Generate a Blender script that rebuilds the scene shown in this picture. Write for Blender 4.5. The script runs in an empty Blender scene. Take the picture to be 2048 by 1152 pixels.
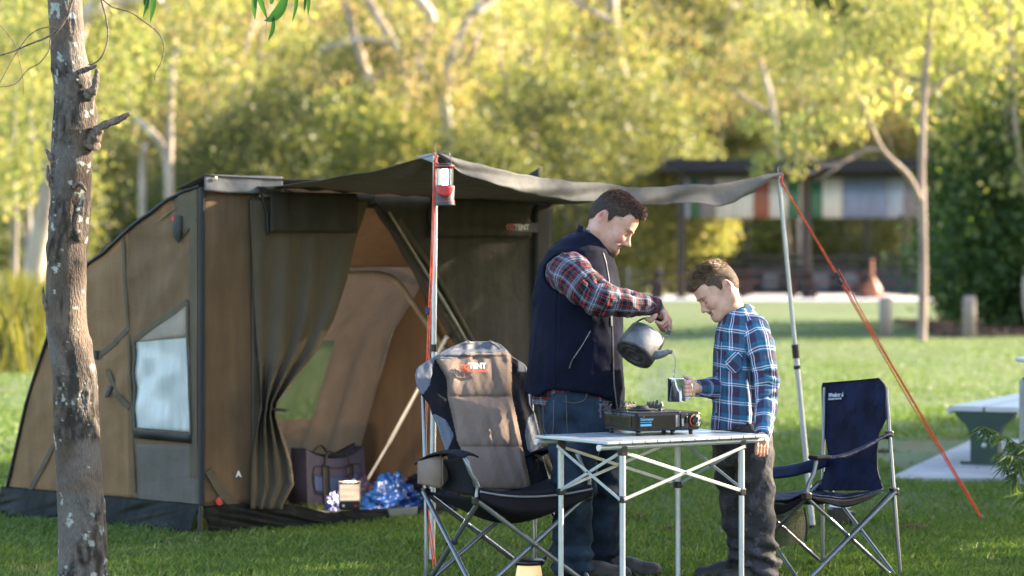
import bpy, math, random
import numpy as np
from mathutils import Vector, Matrix
from math import sin, cos, pi, radians, sqrt
rng = np.random.default_rng(7)
random.seed(7)
SC = bpy.context.scene
COL = SC.collection
# ------------------------------------------------------------------ camera
CAMH = 1.47; FPX = 5280.0; CX = 1024.0; HY = 520.0
cd = bpy.data.cameras.new('camera'); cam = bpy.data.objects.new('camera', cd); COL.objects.link(cam)
cam.location = (0, 0, CAMH); cam.rotation_euler = (radians(90), 0, 0)
cd.sensor_width = 36; cd.lens = FPX / 2048 * 36; cd.shift_y = -(576 - HY) / 2048
cd.clip_start = 0.5; cd.clip_end = 1200
cd.dof.use_dof = True; cd.dof.focus_distance = 11.65; cd.dof.aperture_fstop = 2.3
SC.camera = cam
# ------------------------------------------------------------------ light
SUN_EL = radians(22); SUN_AZ = radians(70)          # azimuth clockwise from +Y (view direction)
w = bpy.data.worlds.new('World'); SC.world = w; w.use_nodes = True
nt = w.node_tree; bg = nt.nodes['Background']
sky = nt.nodes.new('ShaderNodeTexSky'); sky.sky_type = 'NISHITA'; sky.sun_disc = False
sky.sun_elevation = SUN_EL; sky.sun_rotation = SUN_AZ; sky.dust_density = 1.5
nt.links.new(sky.outputs[0], bg.inputs[0]); bg.inputs[1].default_value = 0.115
sd = bpy.data.lights.new('sun', 'SUN'); sd.energy = 5.0; sd.angle = radians(0.6); sd.color = (1.0, 0.845, 0.61)
sun = bpy.data.objects.new('sun', sd); COL.objects.link(sun)
to_sun = Vector((sin(SUN_AZ) * cos(SUN_EL), cos(SUN_AZ) * cos(SUN_EL), sin(SUN_EL)))
sun.rotation_euler = to_sun.to_track_quat('Z', 'Y').to_euler()
SC.view_settings.view_transform = 'Standard'; SC.view_settings.look = 'None'
SC.view_settings.gamma = 1.0; SC.view_settings.use_curve_mapping = False
SC.view_settings.exposure = 2.6
cy = SC.cycles; cy.use_denoising = True
try: cy.denoiser = 'OPENIMAGEDENOISE'
except Exception: pass
cy.max_bounces = 7; cy.diffuse_bounces = 3; cy.transmission_bounces = 5; cy.transparent_max_bounces = 12
cy.sample_clamp_indirect = 4.0; cy.caustics_reflective = False; cy.caustics_refractive = False

# ------------------------------------------------------------------ helpers
def P(x, y, D):
    """point of the place seen at photo pixel x, y when it stands D metres in front of the lens"""
    return Vector(((x - CX) * D / FPX, D, CAMH - (y - HY) * D / FPX))
def GD(y): return CAMH * FPX / (y - HY)
def lerp(a, b, t): return a + (b - a) * t
def sstep(a, b, x):
    t = np.clip((x - a) / (b - a), 0, 1); return t * t * (3 - 2 * t)
def V3(p): return np.array(p, dtype=float)

def vnoise(Pn, scale=1.0, seed=0):
    """vectorised smooth value noise, -1..1"""
    p = np.asarray(Pn, dtype=np.float64) * scale + seed * 17.31
    i = np.floor(p).astype(np.int64); f = p - i; f = f * f * (3 - 2 * f)
    def h(a, b, c):
        n = (a * 374761393 + b * 668265263 + c * 2147483647 + seed * 974711) & 0xffffffff
        n = ((n ^ (n >> 13)) * 1274126177) & 0xffffffff
        n = (n ^ (n >> 16)) & 0xffff
        return n / 32767.5 - 1
    r = 0
    for dx in (0, 1):
        for dy in (0, 1):
            for dz in (0, 1):
                wgt = (f[:, 0] if dx else 1 - f[:, 0]) * (f[:, 1] if dy else 1 - f[:, 1]) * (f[:, 2] if dz else 1 - f[:, 2])
                r = r + wgt * h(i[:, 0] + dx, i[:, 1] + dy, i[:, 2] + dz)
    return r
def fbm(Pn, scale=1.0, seed=0, octv=4):
    r = 0; a = 1.0
    for o in range(octv):
        r = r + a * vnoise(Pn, scale * 2 ** o, seed + o); a *= .5
    return r

def root_of(o):
    while o.parent: o = o.parent
    return o
def tag(o, label=None, cat=None, group=None, kind=None):
    if label: o['label'] = label
    if cat: o['category'] = cat
    if group: o['group'] = group
    if kind: o['kind'] = kind
    return o
def thing(name, label, cat, loc=(0, 0, 0), group=None):
    o = bpy.data.objects.new(name, None); COL.objects.link(o); o.location = loc; o.empty_display_size = .1
    return tag(o, label, cat, group)
def link_mesh(name, me, parent=None):
    o = bpy.data.objects.new(name, me); COL.objects.link(o)
    if parent: o.parent = parent
    return o
def np_mesh(name, V, F, mat, parent=None, smooth=False, attrs=None):
    """V (n,3), F (m,k) all same k, or list of polygons; world coordinates"""
    V = np.asarray(V, dtype=np.float32).reshape(-1, 3).copy()
    if parent is not None: V -= np.array(root_of(parent).location, dtype=np.float32)
    me = bpy.data.meshes.new(name)
    if isinstance(F, np.ndarray):
        k = F.shape[1]; n = len(F)
        me.vertices.add(len(V)); me.vertices.foreach_set('co', V.ravel())
        me.loops.add(n * k); me.loops.foreach_set('vertex_index', F.astype(np.int32).ravel())
        me.polygons.add(n); me.polygons.foreach_set('loop_start', np.arange(0, n * k, k, dtype=np.int32))
        me.update(calc_edges=True)
    else:
        me.from_pydata(V.tolist(), [], F); me.update()
    if attrs:
        for an, (typ, arr) in attrs.items():
            a = me.attributes.new(an, typ, 'POINT')
            arr = np.asarray(arr, dtype=np.float32)
            if typ == 'FLOAT': a.data.foreach_set('value', arr.ravel())
            elif typ == 'FLOAT_VECTOR': a.data.foreach_set('vector', arr.ravel())
            else: a.data.foreach_set('color', arr.ravel())
    mats = mat if isinstance(mat, (list, tuple)) else [mat]
    for m in mats: me.materials.append(m)
    if smooth: me.polygons.foreach_set('use_smooth', np.ones(len(me.polygons), dtype=bool))
    return link_mesh(name, me, parent)

class MB:
    def __init__(s): s.v = []; s.f = []; s.sm = []; s.mi = []; s.cur = 0
    def add(s, vs, fs, sm=False):
        b = len(s.v); s.v += [tuple(v) for v in vs]
        for f in fs: s.f.append(tuple(i + b for i in f)); s.sm.append(sm); s.mi.append(s.cur)
        return s
    def box(s, c, size, R=None, bev=0.0):
        hx, hy, hz = [q / 2 for q in size]; c = Vector(c)
        if bev <= 0:
            pts = [Vector((sx * hx, sy * hy, sz * hz)) for sz in (-1, 1) for sy in (-1, 1) for sx in (-1, 1)]
            fs = [(0, 2, 3, 1), (4, 5, 7, 6), (0, 1, 5, 4), (2, 6, 7, 3), (0, 4, 6, 2), (1, 3, 7, 5)]
            sm = False
        else:
            b = min(bev, hx * .99, hy * .99, hz * .99)
            prof = [(hx, hy)]
            pts = []; ring = []
            def rr(ax, ay, z):
                out = []
                for (sx, sy) in ((1, 1), (-1, 1), (-1, -1), (1, -1)):
                    for q in ((0, 1, 2) if True else ()):
                        a = q * pi / 4
                        cxx, cyy = cos(a), sin(a)
                        if (sx, sy) == (1, 1): dx, dy = cxx, cyy
                        elif (sx, sy) == (-1, 1): dx, dy = -cyy, cxx
                        elif (sx, sy) == (-1, -1): dx, dy = -cxx, -cyy
                        else: dx, dy = cyy, -cxx
                        out.append(Vector((sx * (ax - b) + dx * b, sy * (ay - b) + dy * b, z)))
                return out
            def rr2(sh, z):
                out = []
                for v in rr(hx, hy, z):
                    out.append(Vector((v.x * (hx - sh) / hx, v.y * (hy - sh) / hy, z)))
                return out
            rings = [rr2(b, -hz), rr2(b * .29, -hz + b * .29), rr2(0, -hz + b), rr2(0, hz - b), rr2(b * .29, hz - b * .29), rr2(b, hz)]
            n = 12; pts = [p for r_ in rings for p in r_]; fs = []
            for k in range(5):
                for i in range(n): fs.append((k * n + i, k * n + (i + 1) % n, (k + 1) * n + (i + 1) % n, (k + 1) * n + i))
            fs.append(tuple(range(n - 1, -1, -1))); fs.append(tuple(range(5 * n, 6 * n)))
            sm = False
        if R is not None: pts = [R @ p for p in pts]
        return s.add([p + c for p in pts], fs, sm)
    def tube(s, pts, r, n=8, caps=True, flat=None, sm=True):
        pts = [Vector(p) for p in pts]; m = len(pts)
        rs = r if isinstance(r, (list, tuple)) else [r] * m
        vs = []; prev = None
        for i, p in enumerate(pts):
            t = (pts[min(i + 1, m - 1)] - pts[max(i - 1, 0)])
            if t.length < 1e-9: t = Vector((0, 0, 1))
            t.normalize()
            if prev is None:
                up = Vector((0, 0, 1)) if abs(t.z) < .9 else Vector((0, 1, 0))
                a = t.cross(up).normalized()
            else:
                a = (prev - t * prev.dot(t))
                a = a.normalized() if a.length > 1e-6 else t.orthogonal().normalized()
            prev = a; b = t.cross(a)
            for k in range(n):
                an = 2 * pi * k / n
                if flat: vs.append(p + a * cos(an) * rs[i] * flat[0] + b * sin(an) * rs[i] * flat[1])
                else: vs.append(p + a * cos(an) * rs[i] + b * sin(an) * rs[i])
        fs = []
        for i in range(m - 1):
            for k in range(n): fs.append((i * n + k, i * n + (k + 1) % n, (i + 1) * n + (k + 1) % n, (i + 1) * n + k))
        s.add(vs, fs, sm)
        if caps:
            s.add(vs[:n], [tuple(range(n - 1, -1, -1))]); s.add(vs[-n:], [tuple(range(n))])
        return s
    def lathe(s, prof, c=(0, 0, 0), n=24, R=None, sm=True):
        """prof list of (r, z)"""
        c = Vector(c); vs = []
        for (r, z) in prof:
            for k in range(n):
                v = Vector((r * cos(2 * pi * k / n), r * sin(2 * pi * k / n), z))
                if R is not None: v = R @ v
                vs.append(v + c)
        fs = []
        for i in range(len(prof) - 1):
            for k in range(n): fs.append((i * n + k, i * n + (k + 1) % n, (i + 1) * n + (k + 1) % n, (i + 1) * n + k))
        return s.add(vs, fs, sm)
    def grid(s, fn, nu, nv, th=0.0, sm=True):
        """sheet from fn(u,v) -> Vector; with thickness th along its normal"""
        G = [[Vector(fn(i / nu, j / nv)) for i in range(nu + 1)] for j in range(nv + 1)]
        W = nu + 1
        vs = [G[j][i] for j in range(nv + 1) for i in range(W)]
        fs = [(j * W + i, j * W + i + 1, (j + 1) * W + i + 1, (j + 1) * W + i) for j in range(nv) for i in range(nu)]
        if th:
            N = []
            for j in range(nv + 1):
                for i in range(W):
                    du = G[j][min(i + 1, nu)] - G[j][max(i - 1, 0)]; dv = G[min(j + 1, nv)][i] - G[max(j - 1, 0)][i]
                    nn = du.cross(dv); N.append(nn.normalized() if nn.length > 1e-12 else Vector((0, 0, 1)))
            b = len(vs); vs2 = [v - N[k] * th for k, v in enumerate(vs)]
            fs2 = [tuple(reversed([i + b for i in f])) for f in fs]
            rim = []
            def e(a, c_): rim.append((c_, a, a + b, c_ + b))
            for i in range(nu): e(i, i + 1); e(nv * W + i + 1, nv * W + i)
            for j in range(nv): e((j + 1) * W, j * W); e(j * W + nu, (j + 1) * W + nu)
            vs = vs + vs2; fs = fs + fs2 + rim
        return s.add(vs, fs, sm)
    def build(s, name, mat, parent=None):
        o = np_mesh(name, np.array(s.v), s.f, mat, parent)
        o.data.polygons.foreach_set('use_smooth', np.array(s.sm, dtype=bool))
        if isinstance(mat, (list, tuple)): o.data.polygons.foreach_set('material_index', np.array(s.mi, dtype=np.int32))
        return o
def RZ(a): return Matrix.Rotation(a, 3, 'Z')
def basis(x, y, z):
    return Matrix((x, y, z)).transposed()
def copy_tree(o, parent=None):
    c = o.copy(); COL.objects.link(c)
    if parent: c.parent = parent
    for ch in list(o.children): copy_tree(ch, c)
    return c
def spline(pts, n=8):
    """Catmull-Rom through points"""
    pts = [Vector(p) for p in pts]; out = []
    q = [pts[0] * 2 - pts[1]] + pts + [pts[-1] * 2 - pts[-2]]
    for i in range(1, len(q) - 2):
        for k in range(n):
            t = k / n; a, b, c, d = q[i - 1], q[i], q[i + 1], q[i + 2]
            out.append(.5 * ((2 * b) + (c - a) * t + (2 * a - 5 * b + 4 * c - d) * t * t + (3 * b - a - 3 * c + d) * t ** 3))
    out.append(pts[-1]); return out
def interp(x, xs, ys): return float(np.interp(x, xs, ys))

# ------------------------------------------------------------------ materials
def mat_new(name):
    m = bpy.data.materials.new(name); m.use_nodes = True; return m
def N(m, t, **kw):
    n = m.node_tree.nodes.new(t)
    for k, v in kw.items(): setattr(n, k, v)
    return n
def L(m, a, b): m.node_tree.links.new(a, b)
def setin(n, **kw):
    for k, v in kw.items(): n.inputs[k.replace('_', ' ')].default_value = v
def col4(c): return (c[0], c[1], c[2], 1)
def basic(name, color, rough=.6, metal=0, var=.15, vscale=8.0, bump=0.0, bscale=60.0, coord='Object', emis=None, spec=.5, var2=None, sheen=0, aniso=None, transl=0.0, bdist=.01):
    """procedural principled: noise varied colour, fine bump"""
    m = mat_new(name); b = m.node_tree.nodes['Principled BSDF']
    tc = N(m, 'ShaderNodeTexCoord'); mp = N(m, 'ShaderNodeMapping'); L(m, tc.outputs[coord], mp.inputs[0])
    if aniso: mp.inputs['Scale'].default_value = aniso
    nz = N(m, 'ShaderNodeTexNoise'); nz.inputs['Scale'].default_value = vscale; nz.inputs['Detail'].default_value = 5
    L(m, mp.outputs[0], nz.inputs['Vector'])
    cr = N(m, 'ShaderNodeValToRGB'); L(m, nz.outputs[0], cr.inputs[0])
    c2 = var2 if var2 else tuple(min(1, q * (1 + var)) for q in color)
    c1 = tuple(q * (1 - var) for q in color)
    cr.color_ramp.elements[0].position = .3; cr.color_ramp.elements[1].position = .7
    cr.color_ramp.elements[0].color = col4(c1); cr.color_ramp.elements[1].color = col4(c2)
    L(m, cr.outputs[0], b.inputs['Base Color'])
    b.inputs['Roughness'].default_value = rough; b.inputs['Metallic'].default_value = metal
    b.inputs['Specular IOR Level'].default_value = spec
    if sheen: b.inputs['Sheen Weight'].default_value = sheen
    if bump:
        n2 = N(m, 'ShaderNodeTexNoise'); n2.inputs['Scale'].default_value = bscale; n2.inputs['Detail'].default_value = 4
        L(m, mp.outputs[0], n2.inputs['Vector'])
        bp = N(m, 'ShaderNodeBump'); bp.inputs['Strength'].default_value = bump; bp.inputs['Distance'].default_value = bdist
        L(m, n2.outputs[0], bp.inputs['Height']); L(m, bp.outputs[0], b.inputs['Normal'])
    if emis:
        b.inputs['Emission Color'].default_value = col4(emis[0]); b.inputs['Emission Strength'].default_value = emis[1]
    if transl:
        out = m.node_tree.nodes['Material Output']
        tr = N(m, 'ShaderNodeBsdfTranslucent'); L(m, cr.outputs[0], tr.inputs[0])
        mx = N(m, 'ShaderNodeMixShader'); mx.inputs[0].default_value = transl
        L(m, b.outputs[0], mx.inputs[1]); L(m, tr.outputs[0], mx.inputs[2]); L(m, mx.outputs[0], out.inputs[0])
    return m
def leaf_mat(name, c1, c2, c3, transl=.45, tcol=None, rough=.5):
    m = mat_new(name); b = m.node_tree.nodes['Principled BSDF']; out = m.node_tree.nodes['Material Output']
    g = N(m, 'ShaderNodeNewGeometry'); cr = N(m, 'ShaderNodeValToRGB')
    L(m, g.outputs['Random Per Island'], cr.inputs[0])
    e = cr.color_ramp.elements; e[0].color = col4(c1); e[1].color = col4(c3); k = e.new(.5); k.color = col4(c2)
    oi = N(m, 'ShaderNodeObjectInfo'); hs = N(m, 'ShaderNodeHueSaturation')
    mr = N(m, 'ShaderNodeMapRange'); L(m, oi.outputs['Random'], mr.inputs[0]); mr.inputs[3].default_value = .75; mr.inputs[4].default_value = 1.25
    mr2 = N(m, 'ShaderNodeMapRange'); L(m, oi.outputs['Random'], mr2.inputs[0]); mr2.inputs[3].default_value = .515; mr2.inputs[4].default_value = .485
    L(m, cr.outputs[0], hs.inputs['Color']); L(m, mr.outputs[0], hs.inputs['Value']); L(m, mr2.outputs[0], hs.inputs['Hue'])
    L(m, hs.outputs[0], b.inputs['Base Color']); b.inputs['Roughness'].default_value = rough
    b.inputs['Specular IOR Level'].default_value = .3
    tr = N(m, 'ShaderNodeBsdfTranslucent')
    mixc = N(m, 'ShaderNodeMix'); mixc.data_type = 'RGBA'; mixc.blend_type = 'MULTIPLY'; mixc.inputs[0].default_value = 1
    L(m, hs.outputs[0], mixc.inputs[6]); mixc.inputs[7].default_value = col4(tcol or (1.5, 1.5, .8)); L(m, mixc.outputs[2], tr.inputs[0])
    mx = N(m, 'ShaderNodeMixShader'); mx.inputs[0].default_value = transl
    L(m, b.outputs[0], mx.inputs[1]); L(m, tr.outputs[0], mx.inputs[2]); L(m, mx.outputs[0], out.inputs[0])
    return m
# ================================================================== SETTING
def gz(X, Y):
    X = np.asarray(X, dtype=float); Y = np.asarray(Y, dtype=float)
    z = .33 * sstep(38, 74, Y) + .25 * sstep(92, 110, Y)
    z = z + sstep(104, 150, Y) * 10.0 + sstep(150, 260, Y) * 34
    fade = sstep(18, 45, Y) * (1 - sstep(60, 74, Y))
    z = z + fade * .05 * np.sin(X * .7 + Y * .23) * np.sin(Y * .19)
    return z
def gzf(X, Y): return float(gz(X, Y))

M_ground = mat_new('lawn')
def _lawn():
    m = M_ground; b = m.node_tree.nodes['Principled BSDF']
    tc = N(m, 'ShaderNodeTexCoord')
    def noise(sc, det=4, vec=None, dist=0):
        n = N(m, 'ShaderNodeTexNoise'); n.inputs['Scale'].default_value = sc; n.inputs['Detail'].default_value = det
        n.inputs['Distortion'].default_value = dist; L(m, vec or tc.outputs['Object'], n.inputs['Vector']); return n
    def ramp(src, stops):
        r = N(m, 'ShaderNodeValToRGB'); L(m, src, r.inputs[0]); e = r.color_ramp.elements
        e[0].position, e[0].color = stops[0][0], col4(stops[0][1]); e[1].position, e[1].color = stops[-1][0], col4(stops[-1][1])
        for p_, c_ in stops[1:-1]:
            k = e.new(p_); k.color = col4(c_)
        return r
    def mix(a, b_, fac):
        x = N(m, 'ShaderNodeMix'); x.data_type = 'RGBA'
        if isinstance(fac, float): x.inputs[0].default_value = fac
        else: L(m, fac, x.inputs[0])
        L(m, a, x.inputs[6]); L(m, b_, x.inputs[7]); return x.outputs[2]
    fine = ramp(noise(38, 6).outputs[0], [(.3, (.04, .065, .024)), (.55, (.085, .125, .045)), (.75, (.16, .19, .08))])
    patch = ramp(noise(.45, 5).outputs[0], [(.35, (.085, .13, .06)), (.65, (.17, .19, .085))])
    base = mix(fine.outputs[0], patch.outputs[0], .45)
    # worn brown clumps
    brn = ramp(noise(1.3, 7, dist=.4).outputs[0], [(.57, (0, 0, 0)), (.68, (.9, .9, .9))])
    brc = ramp(noise(60, 3).outputs[0], [(.3, (.10, .065, .035)), (.7, (.20, .14, .08))])
    base = mix(base, brc.outputs[0], brn.outputs[0])
    # dry forest floor far behind
    sx = N(m, 'ShaderNodeSeparateXYZ'); L(m, tc.outputs['Object'], sx.inputs[0])
    mr = N(m, 'ShaderNodeMapRange'); L(m, sx.outputs[1], mr.inputs[0]); mr.inputs[1].default_value = 91; mr.inputs[2].default_value = 97
    dry = ramp(noise(.5, 6).outputs[0], [(.3, (.22, .14, .05)), (.5, (.14, .15, .05)), (.7, (.30, .24, .10))])
    base = mix(base, dry.outputs[0], mr.outputs[0])
    L(m, base, b.inputs['Base Color']); b.inputs['Roughness'].default_value = .85; b.inputs['Specular IOR Level'].default_value = .2
    bp = N(m, 'ShaderNodeBump'); bp.inputs['Strength'].default_value = .8; bp.inputs['Distance'].default_value = .03
    L(m, noise(55, 5).outputs[0], bp.inputs['Height']); L(m, bp.outputs[0], b.inputs['Normal'])
_lawn()
def build_ground():
    ys = np.concatenate([np.linspace(-20, 10, 16), np.linspace(11, 60, 110), np.linspace(61, 110, 60), np.linspace(112, 300, 60), np.linspace(320, 700, 8)])
    xs = np.concatenate([np.linspace(-400, -42, 14), np.linspace(-40, 40, 120), np.linspace(42, 400, 14)])
    XX, YY = np.meshgrid(xs, ys); Z = gz(XX, YY)
    V = np.stack([XX, YY, Z], -1).reshape(-1, 3)
    nx = len(xs); ny = len(ys)
    a = (np.arange(ny - 1)[:, None] * nx + np.arange(nx - 1)[None]).ravel()
    F = np.stack([a, a + 1, a + nx + 1, a + nx], -1)
    o = np_mesh('ground', V, F, M_ground, smooth=True); tag(o, kind='structure')
build_ground()

M_blade = leaf_mat('grass_blade', (.055, .10, .02), (.10, .155, .03), (.15, .19, .05), .3, (1.2, 1.4, .6))
def build_grass():
    Vs = []
    def patch(y0, y1, dens, hgt, wid):
        area = (y1 - y0) * 2 * (.25 * (y0 + y1) / 2)
        n = int(area * dens)
        Y = rng.uniform(y0, y1, n); X = rng.uniform(-.25, .25, n) * Y
        pts = np.stack([X, Y, np.zeros(n)], -1)
        dn = vnoise(pts, .9, 3) + .5 * vnoise(pts, 2.7, 5)
        keep = rng.uniform(-1.5, 1.2, n) < dn + .3
        wx = (X > 2.7) & (Y > 17.4) & (Y < 21.5); keep &= ~wx
        X, Y, pts = X[keep], Y[keep], pts[keep]; n = len(X)
        hh = hgt * rng.uniform(.45, 1.4, n) * (1 + .35 * vnoise(pts, 1.7, 9)) * (1 + .9 * np.clip(vnoise(pts, 5.5, 19) - .45, 0, 1))
        an = rng.uniform(0, 2 * pi, n); ln = rng.uniform(.1, .9, n) * hh
        bx, by = np.cos(an), np.sin(an); z0 = gz(X, Y)
        wd = wid * rng.uniform(.6, 1.3, n)
        tx, ty = -by, bx
        A = np.stack([X - tx * wd, Y - ty * wd, z0 - .003], -1); B = np.stack([X + tx * wd, Y + ty * wd, z0 - .003], -1)
        mx, my = X + bx * ln * .35, Y + by * ln * .35
        C = np.stack([mx + tx * wd * .75, my + ty * wd * .75, z0 + hh * .6], -1)
        D_ = np.stack([X + bx * ln, Y + by * ln, z0 + hh * .95], -1)
        Vs.append(np.stack([A, B, C, D_], 1).reshape(-1, 3))
    patch(11.6, 13.2, 9000, .034, .0018)
    patch(13.2, 15.5, 6500, .032, .0022)
    patch(15.5, 19, 3200, .032, .003)
    patch(19, 26, 1300, .034, .005)
    patch(26, 40, 420, .028, .007)
    patch(40, 56, 200, .024, .009)
    V = np.concatenate(Vs); n = len(V) // 4
    F = np.arange(n * 4).reshape(n, 4)
    o = np_mesh('grass', V, F, M_blade); tag(o, 'short green lawn grass around the tent, chairs and table', 'grass', kind='stuff')
build_grass()

# ------------------------------------------------------------------ foliage
def leaf_quads(C, Lg, Wd, droop=.5, rg=rng, up=None):
    n = len(C)
    d = rg.normal(size=(n, 3)); d[:, 2] -= droop * 2.0; d /= np.linalg.norm(d, axis=1)[:, None]
    q = rg.normal(size=(n, 3)); s = np.cross(d, q); s /= np.linalg.norm(s, axis=1)[:, None]
    Lg = Lg * rg.uniform(.6, 1.35, n)[:, None]; Wd = Wd * rg.uniform(.7, 1.3, n)[:, None]
    nrm = np.cross(d, s)
    a = C - d * Lg * .5; b = C + s * Wd * .5 + d * Lg * -.05 + nrm * Wd * .15; c = C + d * Lg * .5; e = C - s * Wd * .5 + d * Lg * -.05 + nrm * Wd * .15
    V = np.stack([a, b, c, e], 1).reshape(-1, 3)
    return V
def quads(V): return np.arange(len(V)).reshape(-1, 4)

M_gumbark = basic('pale_gum_bark', (.30, .22, .17), .8, var=.3, vscale=1.6, bump=.4, bscale=9, var2=(.58, .47, .38), aniso=(1, 1, .35))
M_greybark = basic('grey_bark', (.26, .22, .19), .85, var=.35, vscale=3, bump=.5, bscale=14, aniso=(1, 1, .3))
M_leafA = leaf_mat('gum_leaves', (.07, .11, .035), (.20, .205, .075), (.42, .31, .19), .5, (1.5, 1.35, .85))  # pale pinkish-tan leaf tones stand in for the warm sunlit haze
M_leafB = leaf_mat('bright_leaves', (.11, .17, .045), (.26, .29, .10), (.44, .39, .18), .5, (1.5, 1.4, .85))  # creamy end tones carry the same haze in the leaf colour
M_leafD = leaf_mat('dark_leaves', (.018, .042, .016), (.045, .09, .028), (.11, .17, .055), .35, (1.4, 1.5, .6))
M_leafO = leaf_mat('olive_leaves', (.075, .095, .035), (.13, .15, .05), (.24, .22, .10), .42, (1.4, 1.35, .8))

def make_tree(seed, h, crown_r, trunk_r, nleaf, leafs=(.26, .12), lean=0.0, split=.35, mats=None, fork=5, droop=.6):
    rg = np.random.default_rng(seed); R_ = random.Random(seed)
    root = thing('gum_tree', 'x', 'tree', (0, 0, 0))
    mb = MB(); tips = []
    base = Vector((0, 0, -.3)); top = Vector((lean * h, R_.uniform(-.3, .3), h * split))
    mid = lerp(base, top, .5) + Vector((R_.uniform(-.25, .25), R_.uniform(-.2, .2), 0))
    tr = spline([base, mid, top], 5); mb.tube(tr, [lerp(trunk_r * 1.15, trunk_r * .8, i / (len(tr) - 1)) for i in range(len(tr))], 8)
    for k in range(fork):
        a = 2 * pi * k / fork + R_.uniform(-.5, .5); rr = crown_r * R_.uniform(.35, .85); hh = h * R_.uniform(.62, .98)
        e = top + Vector((cos(a) * rr, sin(a) * rr, hh - h * split))
        m1 = lerp(top, e, .45) + Vector((cos(a) * rr * .12, sin(a) * rr * .12, -rr * .05)) + Vector((R_.uniform(-.4, .4), R_.uniform(-.4, .4), R_.uniform(-.2, .5)))
        lb = spline([top, m1, e], 5); r0 = trunk_r * R_.uniform(.45, .7)
        mb.tube(lb, [lerp(r0, r0 * .3, i / (len(lb) - 1)) for i in range(len(lb))], 6)
        tips.append((e, 1.0))
        for q in range(4):
            s = lb[R_.randint(3, len(lb) - 2)]; aa = R_.uniform(0, 2 * pi); l2 = crown_r * R_.uniform(.3, .6)
            e2 = s + Vector((cos(aa) * l2, sin(aa) * l2, R_.uniform(-.25, .6) * l2))
            mb.tube([s, lerp(s, e2, .5) + Vector((0, 0, .15 * l2)), e2], [r0 * .35, r0 * .22, r0 * .1], 5)
            tips.append((e2, .8)); tips.append((lerp(s, e2, .55), .6))
    mb.build('trunk', mats[0], root)
    per = int(nleaf / len(tips)); Cs = []
    for (t, wg) in tips:
        m_ = int(per * wg * 1.3); rad = crown_r * .24 * R_.uniform(.7, 1.3)
        for sub in range(3):
            o = np.array(t) + rg.normal(size=3) * rad * .8
            c = rg.normal(size=(m_ // 3, 3)) * np.array([1, 1, .75]) * rad * .42
            Cs.append(c + o)
    C = np.concatenate(Cs); C = C[C[:, 2] > .15 * h]
    V = leaf_quads(C, leafs[0], leafs[1], droop, rg)
    np_mesh('crown', V, quads(V), mats[1], root)
    return root
def make_bush(seed, rx, ry, rz, nleaf, leafs, mat, zc=None, stem=True, droop=.1, lump=.28):
    rg = np.random.default_rng(seed)
    root = thing('bush', 'x', 'bush', (0, 0, 0)); zc = rz * .85 if zc is None else zc
    d = rg.normal(size=(nleaf, 3)); d /= np.linalg.norm(d, axis=1)[:, None]
    rad = 1 + rg.normal(size=nleaf) * .13 - .08
    lumpn = 1 + lump * vnoise(d, 2.2, seed) + lump * .5 * vnoise(d, 5, seed + 3)
    C = d * (rad * lumpn)[:, None] * np.array([rx, ry, rz]) + np.array([0, 0, zc])
    C = C[C[:, 2] > .02]
    V = leaf_quads(C, leafs[0], leafs[1], droop, rg)
    np_mesh('crown', V, quads(V), mat, root)
    if stem:
        mb = MB()
        for k in range(5):
            a = k * 1.3; e = Vector((cos(a) * rx * .5, sin(a) * ry * .5, zc + rz * .3))
            mb.tube([Vector((cos(a) * .1, sin(a) * .1, -.2)), lerp(Vector((0, 0, 0)), e, .5) + Vector((0, 0, .2)), e], [.09, .06, .02], 6)
        mb.build('trunk', M_greybark, root)
    return root
def place(proto, first, X, Y, label, rz=0, sc=1.0, group=None, cat=None, dz=0, name=None):
    o = proto if first else copy_tree(proto)
    o.location = (X, Y, gzf(X, Y) + dz); o.rotation_euler = (0, 0, rz); o.scale = (sc, sc, sc)
    o['label'] = label
    if group: o['group'] = group
    elif 'group' in o.keys(): del o['group']
    if cat: o['category'] = cat
    if name: o.name = name
    return o
def XatD(px, D): return (px - CX) * D / FPX
GUM = (M_gumbark, M_leafA); GUMB = (M_gumbark, M_leafB); GUMO = (M_greybark, M_leafO)
protos = [
    make_tree(11, 13, 4.4, .24, 9000, mats=GUM, split=.34),
    make_tree(12, 15, 4.8, .28, 9500, mats=GUMB, split=.30, lean=.05),
    make_tree(13, 11, 4.0, .2, 8000, mats=GUM, split=.28, lean=-.08),
    make_tree(14, 14, 4.4, .26, 9000, mats=GUMO, split=.4),
    make_tree(15, 9, 3.6, .16, 8000, mats=GUMB, split=.22, lean=.06, fork=6),
]
used = [False] * 8
GRP = 'blurred gum trees of the sunlit forest'
GLB = ['pale-barked gum tree with sunlit yellow-green crown, out of focus in the forest', 'tall white-limbed gum tree with bright lime crown, out of focus in the forest',
       'leaning pale gum tree with yellow-green crown, out of focus in the forest', 'grey-barked olive gum tree, out of focus in the forest',
       'low spreading gum tree with bright lime crown, out of focus in the forest']
LM = [(-1e9, 'beyond the left edge'), (0, 'behind the near mottled trunk'), (200, 'above the left shoulder of the tent'), (400, 'over the left half of the tent roof'), (560, 'over the middle of the tent roof'), (750, 'behind the hanging lantern'), (900, 'above the left half of the awning'), (1100, 'above the man'), (1280, 'above the left end of the shelter'), (1420, 'above the boy'), (1560, 'above the right awning pole'), (1700, 'above the slanting orange rope'), (1850, 'above the dark shrub'), (2048, 'beyond the right edge')]
def where(px): return [t for a, t in LM if px >= a][-1]
ROWN = ['front', 'second', 'third', 'fourth', 'farthest']
KN = ['pale-barked yellow-green gum', 'white-limbed lime gum', 'leaning pale gum', 'grey-barked olive gum', 'low spreading lime gum']
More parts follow.
